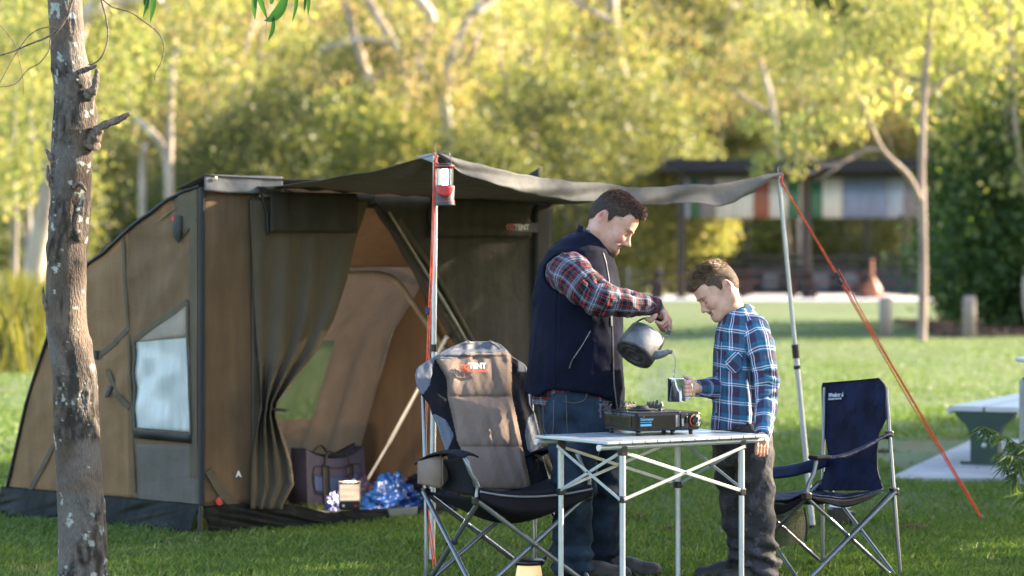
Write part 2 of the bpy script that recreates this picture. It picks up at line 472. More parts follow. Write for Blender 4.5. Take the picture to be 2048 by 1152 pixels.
def gum(k, px, D, rz, sc=1.0, label=None, row=None):
    if row is not None:
        place(protos[k], not used[k], XatD(px, D), D, KN[k] + ' ' + where(px) + ', ' + ROWN[row] + ' forest row', rz, sc, GRP); used[k] = True; return
    place(protos[k], not used[k], XatD(px, D), D, label or GLB[k], rz, sc, None if label else GRP + ', kind with the ' + GLB[k].split(',')[0]); used[k] = True
rr = random.Random(5)
# named ones first
def limb_tree(D, label, limbs, leaf_spots, mat=M_gumbark, lm=None, seed=1, base=None, lf=(.2, .09)):
    x0 = base if base is not None else limbs[0][0][0][0]
    root = thing('gum_tree', label, 'tree', (XatD(x0, D), D, gzf(XatD(x0, D), D))); mb = MB(); rg = np.random.default_rng(seed)
    for pts, r0, r1 in limbs:
        s_ = spline([P(x, y, D + .3 * sin(x * .05 + i)) for i, (x, y) in enumerate(pts)], 5); mb.tube(s_, [lerp(r0, r1, i / (len(s_) - 1)) * (1 + .08 * sin(i * 2.1)) for i in range(len(s_))], 8)
    mb.build('trunk', mat, root); Cs = []
    for (x, y, r, n) in leaf_spots: Cs.append(np.array(P(x, y, D + rg.uniform(-.8, .8))) + rg.normal(size=(n, 3)) * np.array([r, r, r * .7]) * .55)
    V = leaf_quads(np.concatenate(Cs), lf[0], lf[1], .6, rg); np_mesh('crown', V, quads(V), lm or M_leafA, root)
limb_tree(58, 'white-limbed gum tree whose thick pale limb crosses the top left corner', [([(40, 700), (95, 400), (120, 200), (165, 40)], .26, .17), ([(150, 60), (185, 22), (225, 12), (320, -10)], .20, .16), ([(160, 40), (200, -5), (230, -60)], .16, .10)],
    [(180, -40, 1.2, 500), (40, 120, 1.3, 900), (60, 250, 1.2, 900), (110, 330, 1.0, 500), (120, 200, .9, 300), (20, 330, 1.1, 600), (250, 130, 1.1, 500), (255, 60, .8, 200), (10, 60, 1.2, 500), (230, 200, .8, 300)], lm=M_leafB, seed=3, lf=(.16, .06))
limb_tree(88, 'gum tree of forked white branches fanning out at the top above the tent', [([(790, 700), (780, 300), (735, 150), (712, 85), (690, 0)], .22, .12), ([(790, 330), (810, 150), (765, 50), (722, -20)], .16, .15), ([(780, 90), (740, 78), (700, 84), (640, 100)], .14, .08), ([(800, 200), (862, 55), (840, 0), (815, -40)], .16, .17), ([(716, 95), (722, 120), (738, 150)], .10, .08), ([(700, 200), (780, 130), (800, 90)], .08, .06)],
    [(785, 260, 1.3, 700), (790, 160, 1.2, 350), (735, 220, 1.2, 500), (800, 100, 1.3, 350), (680, 30, 1.3, 350), (900, 90, 1.3, 350), (640, 170, 1.2, 300), (760, -10, 1.2, 200), (850, 180, 1.2, 300)], seed=4)
limb_tree(84, 'gum tree with freckled sunlit trunk right behind the hanging lantern', [([(905, 700), (900, 400), (897, 260), (888, 190), (905, 110), (940, 35), (990, -20)], .20, .13), ([(893, 215), (850, 150), (830, 110)], .10, .06), ([(930, 145), (950, 90), (960, 60)], .10, .07), ([(955, 25), (1000, -10), (1040, -50)], .12, .1)],
    [(905, 320, .9, 360), (880, 240, 1.0, 300), (900, 160, 1.0, 300), (850, 190, 1.3, 400), (960, 100, 1.2, 300), (860, 90, 1.2, 300), (1000, 50, 1.2, 300), (925, 200, .6, 100)], seed=5)
limb_tree(95, 'gum tree with a thick white trunk at the top centre above the man', [([(1262, 700), (1255, 300), (1242, 150), (1228, 60), (1220, -30)], .26, .22), ([(1230, 45), (1180, 20), (1140, 0)], .12, .08), ([(1240, 60), (1180, 75), (1130, 75)], .10, .06)],
    [(1250, 190, 1.4, 900), (1235, 100, 1.0, 350), (1160, 60, 1.3, 350), (1300, 60, 1.3, 350), (1245, 90, .8, 120), (1180, 130, 1.2, 300)], seed=6)
limb_tree(93, 'leaning pale gum trunk above the middle of the shelter roof', [([(1580, 560), (1562, 340), (1548, 240), (1540, 190), (1520, 120)], .13, .09), ([(1600, 560), (1594, 330), (1590, 260)], .11, .08), ([(1545, 230), (1480, 190), (1450, 160)], .09, .05)],
    [(1530, 110, 1.2, 400), (1600, 200, 1.0, 300), (1480, 160, 1.1, 300), (1560, 290, .6, 120)], seed=7)
limb_tree(80, 'pale forked gum tree rising behind the left shoulder of the tent', [([(338, 720), (338, 380), (330, 305), (300, 262), (268, 236)], .16, .10), ([(338, 380), (340, 250), (344, 150), (352, 60)], .13, .08), ([(285, 560), (285, 340), (290, 290)], .12, .09)],
    [(345, 200, 1.0, 350), (340, 300, .8, 200), (350, 60, 1.2, 500), (260, 200, 1.0, 250), (420, 150, 1.3, 300), (400, 60, 1.2, 300), (330, 220, .7, 100)], seed=8)
limb_tree(64, 'pair of slim grey trunks at the far left above the reeds', [([(28, 560), (30, 430), (26, 300), (32, 150)], .085, .05), ([(56, 560), (56, 430), (62, 330), (58, 200)], .11, .05)],
    [(30, 200, 1.0, 450), (70, 330, .9, 450), (10, 400, .6, 200), (90, 150, 1.0, 300)], mat=M_greybark, lm=M_leafB, seed=9, lf=(.16, .07))
for row, (D0, n, s0) in enumerate([(97, 16, .8), (108, 17, .95), (120, 18, 1.0), (134, 18, 1.05), (150, 18, 1.1)]):
    for i in range(n):
        px = -950 + (i + .5 + rr.uniform(-.35, .35) + .5 * (row % 2)) * 3950 / n
        D = D0 + rr.uniform(-4, 4); k = rr.choice([0, 1, 2, 3, 4, 0, 1, 4])
        if row == 0 and 1250 < px < 1950: D = 104
        gum(k, px, D, rr.uniform(0, 6.28), s0 * rr.uniform(.85, 1.15), None, row)
# round bushes of the middle ground
dome = make_bush(31, 3.6, 3.0, 3.9, 17000, (.2, .12), M_leafO, zc=3.3, lump=.13)
place(dome, True, XatD(1185, 84), 84, 'large round dark-green bush with a sunlit rim, behind the awning and the man', .3)
yb = make_bush(32, 3.0, 2.6, 3.1, 14000, (.2, .12), M_leafB, zc=3.2, lump=.2)
place(yb, True, XatD(745, 86), 86, 'round bright yellow-green bush behind the middle of the tent roof', 0)
place(yb, False, XatD(1345, 90), 90, 'bright yellow-green bush beside the round dark bush, left of the shelter roof', 2.1, .8)
ob = make_bush(33, 2.2, 2.0, 3.3, 10000, (.2, .12), M_leafO, zc=3.0, lump=.3)
place(ob, True, XatD(530, 82), 82, 'tall grey-olive shrub behind the left part of the tent roof', 0)
place(ob, False, XatD(215, 86), 86, 'olive shrub in shade right beside the near tree trunk', 1.7, .9)
place(ob, False, XatD(960, 80), 80, 'olive shrub between the hanging lantern and the round dark bush', 3.0, .8)
place(ob, False, XatD(1300, 100), 99, 'olive shrub seen behind the left end of the shelter', 2.6, 1.0)
place(yb, False, XatD(1480, 101), 101, 'yellow-green bush seen through the left bay of the open shelter', 4.0, .75)
place(ob, False, XatD(1700, 100), 100, 'grey-olive bush seen through the right bay of the open shelter', .6, .8)
place(yb, False, XatD(1600, 103), 103, 'yellow-green bush seen through the middle of the open shelter', 1.0, .7)
place(ob, False, XatD(60, 70), 70, 'olive shrub behind the sunlit reeds at the left edge', 1.0, .8)
place(ob, False, XatD(400, 84), 84, 'olive shrub just behind the left shoulder of the tent', 5.0, .8)
for k_, (px_, D_) in enumerate([(640, 90), (860, 92), (1050, 94), (300, 90), (120, 88), (-100, 84), (1900, 95), (2150, 90)]):
    place(yb if k_ % 2 else ob, False, XatD(px_, D_), D_, ('low bright bush at the forest edge, ' if k_ % 2 else 'low olive bush at the forest edge, ') + where(px_).replace('above', 'behind').replace('over', 'behind'), rr.uniform(0, 6), rr.uniform(.6, .9), 'low bushes along the forest edge')
# dark broadleaf mass at right
db = make_bush(34, 1.5, 1.5, 2.15, 13000, (.17, .085), M_leafD, zc=2.1, lump=.5, droop=.35)
place(db, True, XatD(2012, 52), 52, 'large dark-green broadleaf shrub at the right edge behind the right bollard', 0)
place(db, False, XatD(2140, 51), 51, 'dark-green broadleaf shrub cut by the right edge of the picture', 2.0, .95)
place(db, False, XatD(1935, 55), 55, 'smaller dark-green shrub just right of the thin pale tree', 3.6, .62)
# sunlit tree hanging over the dark shrub
gum(4, 2080, 50, 1.1, .92, 'gum tree with hanging sunlit leaves in the top right corner above the dark shrub')
# ------ thin pale tree at right (in front of the shelter)
def thin_tree():
    D = 46.5; root = thing('slender_tree', 'thin pale-trunked tree in front of the shelter with a branch reaching left over its roof', 'tree', (XatD(1843, D), D, gzf(XatD(1843, D), D)))
    mb = MB(); q = lambda x, y, d=0: P(x, y, D + d)
    tr = spline([q(1843, 695), q(1846, 560), q(1845, 430), q(1843, 330), q(1848, 200), q(1856, 90), q(1868, -60)], 5)
    mb.tube(tr, [lerp(.085, .04, i / (len(tr) - 1)) for i in range(len(tr))], 10)
    def br(pts, r0, r1):
        s = spline(pts, 5); mb.tube(s, [lerp(r0, r1, i / (len(s) - 1)) for i in range(len(s))], 7); return s
    b1 = br([q(1843, 405), q(1815, 350, -.3), q(1765, 300, -.6), q(1735, 235, -.8), q(1700, 170, -1)], .06, .03)
    b2 = br([q(1765, 300, -.6), q(1730, 300, -.7), q(1690, 322, -.9), q(1650, 330, -1), q(1600, 300, -1.1), q(1575, 270, -1.2)], .045, .02)
    b3 = br([q(1650, 330, -1), q(1625, 345, -1.1), q(1590, 350, -1.1), q(1555, 335, -1.2)], .03, .012)
    b4 = br([q(1690, 322, -.9), q(1660, 345, -1), q(1630, 362, -1)], .025, .012)
    b5 = br([q(1846, 160), q(1800, 150, .3), q(1760, 110, .4)], .04, .02)
    b6 = br([q(1850, 190), q(1900, 150, .2), q(1950, 110, .2)], .035, .015)
    b7 = br([q(1835, 395), q(1842, 350, .3), q(1855, 300, .3)], .03, .02)
    mb.build('trunk', basic('pinkish_bark', (.20, .14, .12), .8, var=.35, vscale=3, var2=(.36, .27, .23), aniso=(1, 1, .3)), root)
    Cs = []
    rg = np.random.default_rng(77)
    for (x, y, d, r, n) in [(1610, 295, -1, .30, 260), (1570, 270, -1.2, .35, 300), (1530, 325, -1.2, .18, 110), (1680, 240, -.9, .4, 400), (1590, 345, -1.1, .14, 70), (1700, 160, -1, .5, 500), (1640, 100, -.6, .6, 700), (1760, 100, .3, .6, 700), (1870, 20, 0, .7, 900), (1950, 100, .2, .5, 500), (1780, 20, 0, .7, 900), (1560, 60, -.5, .6, 700), (1500, 250, -1.2, .2, 160), (1515, 345, -1.2, .12, 60)]:
        c = np.array(q(x, y, d)) + rg.normal(size=(n, 3)) * r * np.array([1, 1, .8]) * .6; Cs.append(c)
    C = np.concatenate(Cs); V = leaf_quads(C, .13, .032, .9, rg); np_mesh('crown', V, quads(V), M_leafB, root)
thin_tree()
# ------ trees of the park beside the camp, right of the frame: they throw the dappled shade over it
shade_used = []
def shade_tree(X, Y, sc, rz, k):
    o = copy_tree(protos[k]); o.location = (X, Y, gzf(X, Y)); o.rotation_euler = (0, 0, rz); o.scale = (sc,) * 3
    o['label'] = 'gum tree of the park right of the camp, outside the picture'; o['group'] = 'park trees beside the camp'; shade_used.append(o); o['label'] = KN[k] + ' in the park, %d metres right, %d metres ahead' % (round(X), round(Y))
for (X, Y, sc, rz, k) in [(9.5, 8, .62, 0, 4), (9.8, 17.5, .65, 2, 4), (12, 21, .72, 3, 2), (13.5, 11, .8, 4, 0), (15, 17, .8, 5, 4), (13, 25, .7, 1.6, 4), (19, 25, .9, .7, 0), (18, 8, .85, .9, 3), (14.5, 5, .7, 2.9, 4), (8.6, 20.5, .55, .9, 4), (11.8, 11.5, .7, 5.0, 1), (11, 18.5, .72, 2.4, 1), (15, 14.5, .6, 3.0, 4)]:
    shade_tree(X, Y, sc, rz, k)

# ------ reeds at left
def reeds():
    rg = np.random.default_rng(8); D = 36
    root_loc = (XatD(30, D), D, 0)
    n = 5200
    X = rg.normal(0, 1, n) * .42; Y = rg.normal(0, 1, n) * .6; hh = np.clip(1.38 - .55 * (X / .75) ** 2, .35, 2) * rg.uniform(.6, 1.08, n)
    an = rg.uniform(0, 2 * pi, n); ln = hh * rg.uniform(.1, .45, n); bx, by = np.cos(an), np.sin(an); wd = .011
    P0 = np.stack([X, Y, 0 * X], -1) + np.array(root_loc)
    def pt(t, wv): return P0 + np.stack([bx * ln * t * t - by * wv, by * ln * t * t + bx * wv, hh * (t - .18 * t * t * ln / hh)], -1)
    V = np.stack([pt(0, -wd), pt(0, wd), pt(.6, wd), pt(.6, -wd), pt(1, 0)], 1)
    F = []
    base = np.arange(n) * 5
    Fq = np.stack([base, base + 1, base + 2, base + 3], -1); Ft = np.stack([base + 3, base + 2, base + 4, base + 4], -1)
    V = V.reshape(-1, 3)
    me_o = np_mesh('reed_clump', V, [tuple(f) for f in Fq.tolist()] + [(a, b, c) for a, b, c, _ in Ft.tolist()], leaf_mat('reed', (.04, .06, .018), (.09, .11, .03), (.19, .18, .06), .4, (1.5, 1.4, .6)))
    tag(me_o, 'tall clump of sunlit grassy reeds at the left edge behind the tent', 'reeds')
reeds()

# ------------------------------------------------------------------ shelter
M_postw = basic('brown_post', (.04, .026, .02), .7, vscale=6, bump=.2)
M_dark = basic('charcoal_steel', (.02, .02, .022), .5, vscale=6)
M_slab = basic('concrete', (.30, .30, .31), .85, var=.18, vscale=3, bump=.25, bscale=60)
M_redwood = basic('red_brown_timber', (.05, .018, .018), .55, var=.3, vscale=9, bump=.2)
def sheetmat(n, c): return basic('corrugated_' + n, c, .45, vscale=1.5, var=.18, aniso=(6, 1, .6))
MS = dict(green=sheetmat('green', (.03, .10, .05)), mauve=sheetmat('mauve', (.17, .14, .15)), cream=sheetmat('cream', (.46, .42, .38)), rust=sheetmat('rust', (.22, .06, .03)), blue=sheetmat('blue_grey', (.14, .165, .25)), pale=sheetmat('pale_blue', (.25, .27, .34)), grey=sheetmat('grey', (.28, .29, .30)))
def shelter():
    zs = .365
    sl = MB(); D0, D1 = 73, 92
    x0, x1 = XatD(1275, D0), XatD(1900, D0)
    sl.box(((x0 + x1) / 2, (D0 + D1) / 2, zs - .15), (x1 - x0, D1 - D0, .3), bev=.02)
    o = sl.build('shelter_slab', basic('pale_concrete', (.50, .49, .52), .85, var=.12, vscale=3, bump=.2, bscale=60)); tag(o, kind='structure')
    D = 77.0; s = FPX / D
    root = thing('picnic_shelter', 'open-sided picnic shelter with dark roof and patchwork of coloured corrugated panels', 'shelter', (XatD(1600, D), D, zs))
    q = lambda x, y, d=D: P(x, y, d)
    for (px, d, wd, mt) in [(1362, D, .2, M_postw), (1612, D, .26, M_postw), (1493, 87, .12, M_dark), (1733, 87, .16, M_dark), (1862, D, .2, M_postw), (1330 + 45, 88, .1, M_dark)]:
        X = XatD(px, d); mb = MB(); top = P(px, 338, D).z
        mb.box((X, d, (zs + top) / 2), (wd, wd, top - zs), bev=.02)
        mb.box((X, d, zs + .02), (wd * 1.8, wd * 1.8, .04))
        mb.build('post', mt, root)
    # roof
    rf = MB(); xl, xr = XatD(1325, D), XatD(1890, D)
    z0 = P(0, 338, D).z
    rf.box(((xl + xr) / 2, 82.5, z0 + .10), (xr - xl, 13.5, .10))
    rf.build('roof', M_dark, root)
    fa = MB(); fa.box(((xl + xr) / 2, 75.7, z0 + .07), (xr - xl, .06, .34), bev=.01); fa.build('fascia', basic('fascia', (.022, .018, .022), .5, spec=.2), root)
    bm = MB(); bm.box(((xl + xr) / 2 + .2, D, z0 - .12), (xr - xl - .9, .12, .26)); bm.build('beam', M_dark, root)
    # panels: corrugated sheets
    seq = [(1370, 1379, 'pale'), (1379, 1398, 'green'), (1398, 1432, 'mauve'), (1432, 1506, 'cream'), (1506, 1538, 'rust'), (1538, 1573, 'cream'), (1573, 1600, 'green'), (1622, 1643, 'green'), (1643, 1684, 'cream'), (1684, 1773, 'blue'), (1773, 1806, 'pale'), (1806, 1852, 'mauve')]
    zt, zb = P(0, 356, D).z, P(0, 436, D).z
    for (a, b, c) in seq:
        xa, xb = XatD(a, D) + .006, XatD(b, D) - .006
        n = max(6, int((xb - xa) / .035)); mb = MB()
        def fn(u, v, xa=xa, xb=xb): 
            X = lerp(xa, xb, u); return Vector((X, D - .13 + .018 * sin(X * 2 * pi / .16), lerp(zb, zt, v)))
        mb.grid(fn, n, 1, th=.004); mb.build('wall_panel', MS[c], root)
    # low back wall and counter
    lw = MB(); xa, xb = XatD(1372, 87), XatD(1838, 87)
    lw.box(((xa + xb) / 2, 87.2, (zs + P(0, 545, 87).z) / 2 + .1), (xb - xa, .1, P(0, 520, 87).z - zs)); lw.build('low_wall', basic('low_wall', (.05, .055, .07), .6, vscale=1.2, var=.4), root)
    ct = MB(); ct.box(((xa + xb) / 2, 86.9, P(0, 515, 87).z), (xb - xa + .1, .7, .16), bev=.02); ct.build('counter', M_dark, root)
    for px in (1400, 1455, 1540, 1640, 1700):
        pb = MB(); pb.box((XatD(px, 86.6), 86.5, zs + .42), (.5, .12, .55), bev=.02); pb.build('cabinet', basic('cabinet_grey', (.13, .14, .17), .5), root)
shelter()
def picnic_table():
    root = thing('picnic_table', 'x', 'picnic table', (0, 0, 0))
    for k in range(4):
        mb = MB(); mb.box((0, -.33 + .22 * k, .74), (2.1, .2, .05), bev=.008); mb.build('tabletop_board', M_redwood, root)
    for sy in (-1, 1):
        mb = MB(); mb.box((0, sy * .72, .44), (2.1, .26, .05), bev=.008); mb.build('seat', M_redwood, root)
    for sx in (-.75, .75):
        mb = MB(); mb.box((sx, 0, .36), (.12, .14, .70)); mb.box((sx, 0, .385), (.1, 1.6, .09)); mb.box((sx, 0, .68), (.1, .8, .08)); mb.box((sx, 0, .03), (.12, 1.2, .06))
        for sy in (-.7, .7): mb.box((sx, sy, .2), (.1, .1, .4))
        mb.build('leg', M_redwood, root)
    return root
pt = picnic_table()
for i, (px, D, rz, lb) in enumerate([(1365, 75.5, .12, 'red-brown picnic table at the left end of the shelter slab, behind the boy'), (1535, 79, .0, 'red-brown picnic table in the shelter right behind the awning pole'),
                                    (1670, 77, .1, 'red-brown picnic table beside the orange cone-shaped heater'), (1800, 78, -.1, 'red-brown picnic table at the right end of the shelter'), (1450, 83, 0, 'red-brown picnic table at the back of the shelter above the boy')]):
    o = place(pt, i == 0, XatD(px, D), D, lb, rz, 1.0, 'picnic tables in the shelter'); o.location.z = .365
def heater():
    D = 76; X = XatD(1744, D); root = thing('outdoor_heater', 'orange cone-shaped heater with a thin flue standing among the picnic tables', 'heater', (X, D, .365))
    m = basic('orange_paint', (.26, .085, .04), .5, vscale=5, var=.3)
    a = MB(); a.lathe([(0, 0), (.26, 0), (.30, .05), (.27, .26), (.17, .42), (.09, .56), (.07, .58), (0, .58)], (X, D, .40), 20); a.build('body', m, root)
    b = MB(); b.tube([(X, D, .96), (X, D, 1.5)], .045, 10); b.build('flue', m, root)
    c = MB()
    for k in range(3): c.tube([(X + .22 * cos(k * 2.1), D + .22 * sin(k * 2.1), .44), (X + .3 * cos(k * 2.1), D + .3 * sin(k * 2.1), .365)], .02, 6)
    c.build('foot', M_dark, root)
heater()
# wire fence left behind the man, orange dry bank
def fence():
    root = thing('wire_fence', 'low wire fence with thin grey posts behind the man at the lawn end', 'fence', (XatD(1250, 76), 76, gzf(0, 76)))
    for px in (1120, 1190, 1256, 1320):
        X = XatD(px, 76); mb = MB(); mb.tube([(X, 76, .3), (X, 76, 1.25)], .03, 6); mb.build('post', M_greybark, root)
    mb = MB()
    for z in (.6, .85, 1.12): mb.tube([(XatD(1090, 76), 76, z), (XatD(1345, 76), 76, z)], .008, 5)
    mb.build('wire', basic('fence_wire', (.4, .4, .4), .4, metal=1), root)
fence()
bank = MB()
bank.grid(lambda u, v: Vector((XatD(lerp(1060, 1400, u), 90), 90 + 3 * v, gzf(0, 90) - .1 + 1.15 * sin(pi * min(1, v * .6)) * (.85 + .15 * sin(9 * u)) * min(1, 6 * u, 6 * (1 - u)))), 30, 10)
tag(bank.build('dry_bank', basic('dry_earth', (.30, .15, .06), .95, var=.35, vscale=2, bump=.5, bscale=6)), kind='structure')

# ------------------------------------------------------------------ bollards, mulch, path and bench
def bollard(): 
    root = thing('bollard', 'x', 'bollard', (0, 0, 0)); mb = MB()
    mb.lathe([(0, -.1), (.125, -.1), (.125, .66), (.115, .70), (.09, .73), (0, .735)], n=14)
    mb.build('shaft', basic('weathered_timber', (.30, .24, .21), .85, var=.3, vscale=9, bump=.5, bscale=40, aniso=(1, 1, .15)), root); return root
bl = bollard()
place(bl, True, XatD(1771, 48.5), 48.5, 'grey timber bollard left of the thin pale tree', 0, 1.0, 'timber bollards')
place(bl, False, XatD(1939, 48.5), 48.5, 'grey timber bollard right of the thin pale tree, before the dark shrub', 1, 1.03, 'timber bollards')
def mulch():
    rg = np.random.default_rng(4); n = 9000
    X = rg.uniform(XatD(1860, 50), XatD(2250, 50), n); Y = rg.uniform(48.6, 55, n) 
    C = np.stack([X, Y, gz(X, Y) + rg.uniform(0, .06, n)], -1); V = leaf_quads(C, .16, .035, 0, rg)
    o = np_mesh('mulch', V, quads(V), leaf_mat('mulch', (.06, .035, .022), (.13, .075, .05), (.20, .13, .09), 0)); tag(o, 'brown leaf and bark mulch under the dark shrubs', 'mulch', kind='stuff')
    for i_, (px, y, wd) in enumerate([(1905, 725, 1.6), (1650, 735, .9), (1800, 770, .5), (1450, 745, .6), (1230, 700, .5)]):
        pass
mulch()
def litter():
    rg = np.random.default_rng(14); n = 1500; Y = 11.8 + 16 * rg.uniform(0, 1, n) ** 1.3; X = rg.uniform(-.21, .21, n) * Y; C = np.stack([X, Y, gz(X, Y) + .018], -1)
    V = leaf_quads(C, .045, .010, 0, rg); o = np_mesh('fallen_leaves', V, quads(V), leaf_mat('fallen_leaf', (.08, .04, .02), (.18, .10, .05), (.34, .26, .17), 0)); tag(o, 'scattered dry fallen gum leaves lying in the lawn', 'leaves', kind='stuff')
litter()
def clumps():
    m = leaf_mat('dead_grass', (.07, .035, .02), (.14, .08, .045), (.24, .15, .09), .1)
    k = 0
    for (px, y, rx, ry, hh, lb) in [(1823, 1062, .085, .05, .03, 'clump of dead brown cut grass on the lawn right of the blue chair'), (1277, 1043, .045, .03, .03, 'small dead brown clump on the lawn between the table legs, left one'),
                                 (1352, 1064, .05, .03, .02, 'small reddish-brown clump behind the back table leg'), (1660, 1008, .05, .03, .02, 'small brown clump on the lawn seen under the blue chair'), (1770, 905, .07, .05, .02, 'brown patch of dead grass left of the rope, above the grey path edge')]:
        D = GD(y); c = np.array(P(px, y, D)); rg = np.random.default_rng(50 + k); k += 1
        C = c + rg.normal(size=(420, 3)) * np.array([rx, ry, .001]) * .6; C[:, 2] = np.abs(rg.normal(size=420)) * hh * .5 + .004
        V = leaf_quads(C, .035, .004, 0, rg); o = np_mesh('grass_clump', V, quads(V), m); tag(o, lb, 'grass clump')
clumps()
def path():
    mb = MB(); a = P(1775, 962, GD(962)); b = P(2120, 962, GD(962)); 
    pts = [(XatD(1778, 17.55), 17.55), (4.6, 17.5), (4.6, 21.5), (XatD(1940, 21.2), 21.2), (XatD(1800, 18.0), 18.0)]
    zt = .022; n = len(pts)
    vs = [(x, y, zt) for x, y in pts] + [(x, y, -.1) for x, y in pts]
    mb.add(vs, [tuple(range(n))] + [(i, i + n, (i + 1) % n + n, (i + 1) % n) for i in range(n)])
    tag(mb.build('path', M_slab), kind='structure')
path()
M_slat = basic('bench_aluminium', (.48, .49, .52), .35, metal=.4, var=.06, vscale=4, aniso=(1, 8, 8))
M_bgreen = basic('dark_green_paint', (.012, .04, .03), .4, vscale=5)
def bench():
    # seat runs away from the camera to the right
    a = Vector((XatD(1972, 18.7), 18.7, 0)); d = Vector((.42, .907, 0)); sd = Vector((.907, -.42, 0))
    root = thing('park_bench', 'park bench with two white aluminium seat slats on dark green legs, on the concrete pad', 'bench', tuple(a + Vector((0, 0, .022))))
    R = basis(sd, d, Vector((0, 0, 1)))
    ctr = a + sd * .0 + d * .8
    for k, off in enumerate((-.145, .145)):
        mb = MB()
        def fn(u, v, off=off, k=k):
            xx = lerp(-.135, .135, u); e = (abs(xx) - .10) / .035
            zz = .435 + (-.035 * e * e if (e > 0 and (xx > 0) == (k == 1)) else 0)
            return a + sd * (off + xx) + d * lerp(-.06, 2.0, v) + Vector((0, 0, zz))
        mb.grid(fn, 12, 3, th=.035, sm=False); mb.build('seat_slat', M_slat, root)
    for t in (0, 1.55):
        c = a + d * t; mb = MB()
        prof = [(-.22, .40), (.22, .40), (.20, .36), (.13, .30), (.10, .22), (.10, .03), (-.10, .03), (-.10, .22), (-.13, .30), (-.20, .36)]
        f = [c + sd * x + d * -.05 + Vector((0, 0, z)) for x, z in prof]; b = [c + sd * x + d * .05 + Vector((0, 0, z)) for x, z in prof]; n = len(prof)
        mb.add(f + b, [tuple(range(n)), tuple(range(2 * n - 1, n - 1, -1))] + [(i, i + n, (i + 1) % n + n, (i + 1) % n) for i in range(n)])
        mb.box(c + Vector((0, 0, .035)), (.34, .12, .02), R); lg = mb.build('leg', M_bgreen, root)
        if t == 0:
            pl = MB(); pl.box(c + d * -.053 + Vector((0, 0, .235)), (.085, .004, .05), R); pl.build('plate', basic('sticker_grey', (.4, .42, .42), .5, vscale=40, var=.6), lg)
            pk = MB(); pk.lathe([(0, 0), (.018, 0), (.018, .004), (0, .005)], c + d * -.051 + Vector((0, 0, .16)), 12, R @ Matrix.Rotation(radians(90), 3, 'X')); pk.build('bolt_cover', M_slat, lg)
bench()
def picnic_setting():
    # galvanised post and table end cut by the right edge
    D = 17.0; X = XatD(2046, D); root = thing('steel_table', 'white aluminium park table on a grey galvanised leg, cut by the right edge', 'table', (X, D, .0))
    mb = MB(); mb.tube([(X + .01, D, .0), (X + .01, D, .70)], .035, 12); mb.build('leg', basic('galvanised', (.28, .29, .30), .45, metal=.6, vscale=12), root)
    tp = MB(); tp.box((XatD(2034, 17.6) + .86, 17.9, .735 + .05), (1.5, .7, .035), bev=.012); tp.build('tabletop', M_slat, root)
    ft = MB(); ft.box((X + .01, D, .015), (.16, .16, .03), bev=.004); ft.build('foot_plate', M_dark, root)
    br = MB(); br.tube([(X + .01, D, .69), (X + .3, 17.9, .77)], .025, 8); br.build('brace', M_dark, root)
picnic_setting()
def leafy_shrub():
    # young wattle-like foliage poking in at right
    D = 13.0; root = thing('leafy_sapling', 'leafy young shoot with narrow green leaves poking in at the right edge before the bench', 'plant', (XatD(2110, D), D, 0))
    mb = MB(); rg = np.random.default_rng(3)
    base = Vector((XatD(2110, D), D, 0)); tw = [[base, P(2108, 980, D), P(2080, 915, D), P(2030, 885, D), P(1985, 860, D), P(1962, 852, D)],
        [P(2108, 980, D), P(2070, 930, D - .1), P(2035, 915, D - .1), P(2000, 905, D - .1)], [P(2108, 960, D), P(2085, 890, D + .1), P(2060, 880, D + .1), P(2020, 895, D + .1)], [P(2110, 1090, D), P(2070, 1010, D), P(2050, 985, D)],
        [P(2108, 960, D), P(2060, 890, D + .05), P(2030, 905, D), P(2010, 935, D)], [P(2108, 970, D), P(2060, 925, D + .05), P(2040, 935, D), P(2025, 965, D)]]
    leaves = []
    for t in tw:
        s = spline(t, 8); mb.tube(s, [lerp(.006, .0015, i / (len(s) - 1)) for i in range(len(s))], 5)
        for i, p in enumerate(s[6:]):
            for _ in range(4):
                a = rg.uniform(0, 2 * pi); dirv = Vector((cos(a) * .9 - .5, sin(a) * .7, -rg.uniform(.1, 1.3))).normalized()
                leaves.append((p, dirv, rg.uniform(.05, .12), rg.uniform(.004, .008)))
    mb.build('stem', basic('green_stem', (.10, .12, .04), .6), root)
    V = []; F = []
    for (p, dv, l, wd) in leaves:
        sdv = dv.cross(Vector((rg.normal(), rg.normal(), rg.normal()))).normalized(); b = len(V)
        V += [p, p + dv * l * .35 + sdv * wd, p + dv * l + Vector((0, 0, -.15 * l)), p + dv * l * .35 - sdv * wd]; F.append((b, b + 1, b + 2, b + 3))
    np_mesh('foliage', np.array([tuple(v) for v in V]), F, leaf_mat('shoot_leaf', (.07, .12, .04), (.12, .18, .06), (.22, .28, .11), .4, (1.3, 1.3, .7)), root)
leafy_shrub()

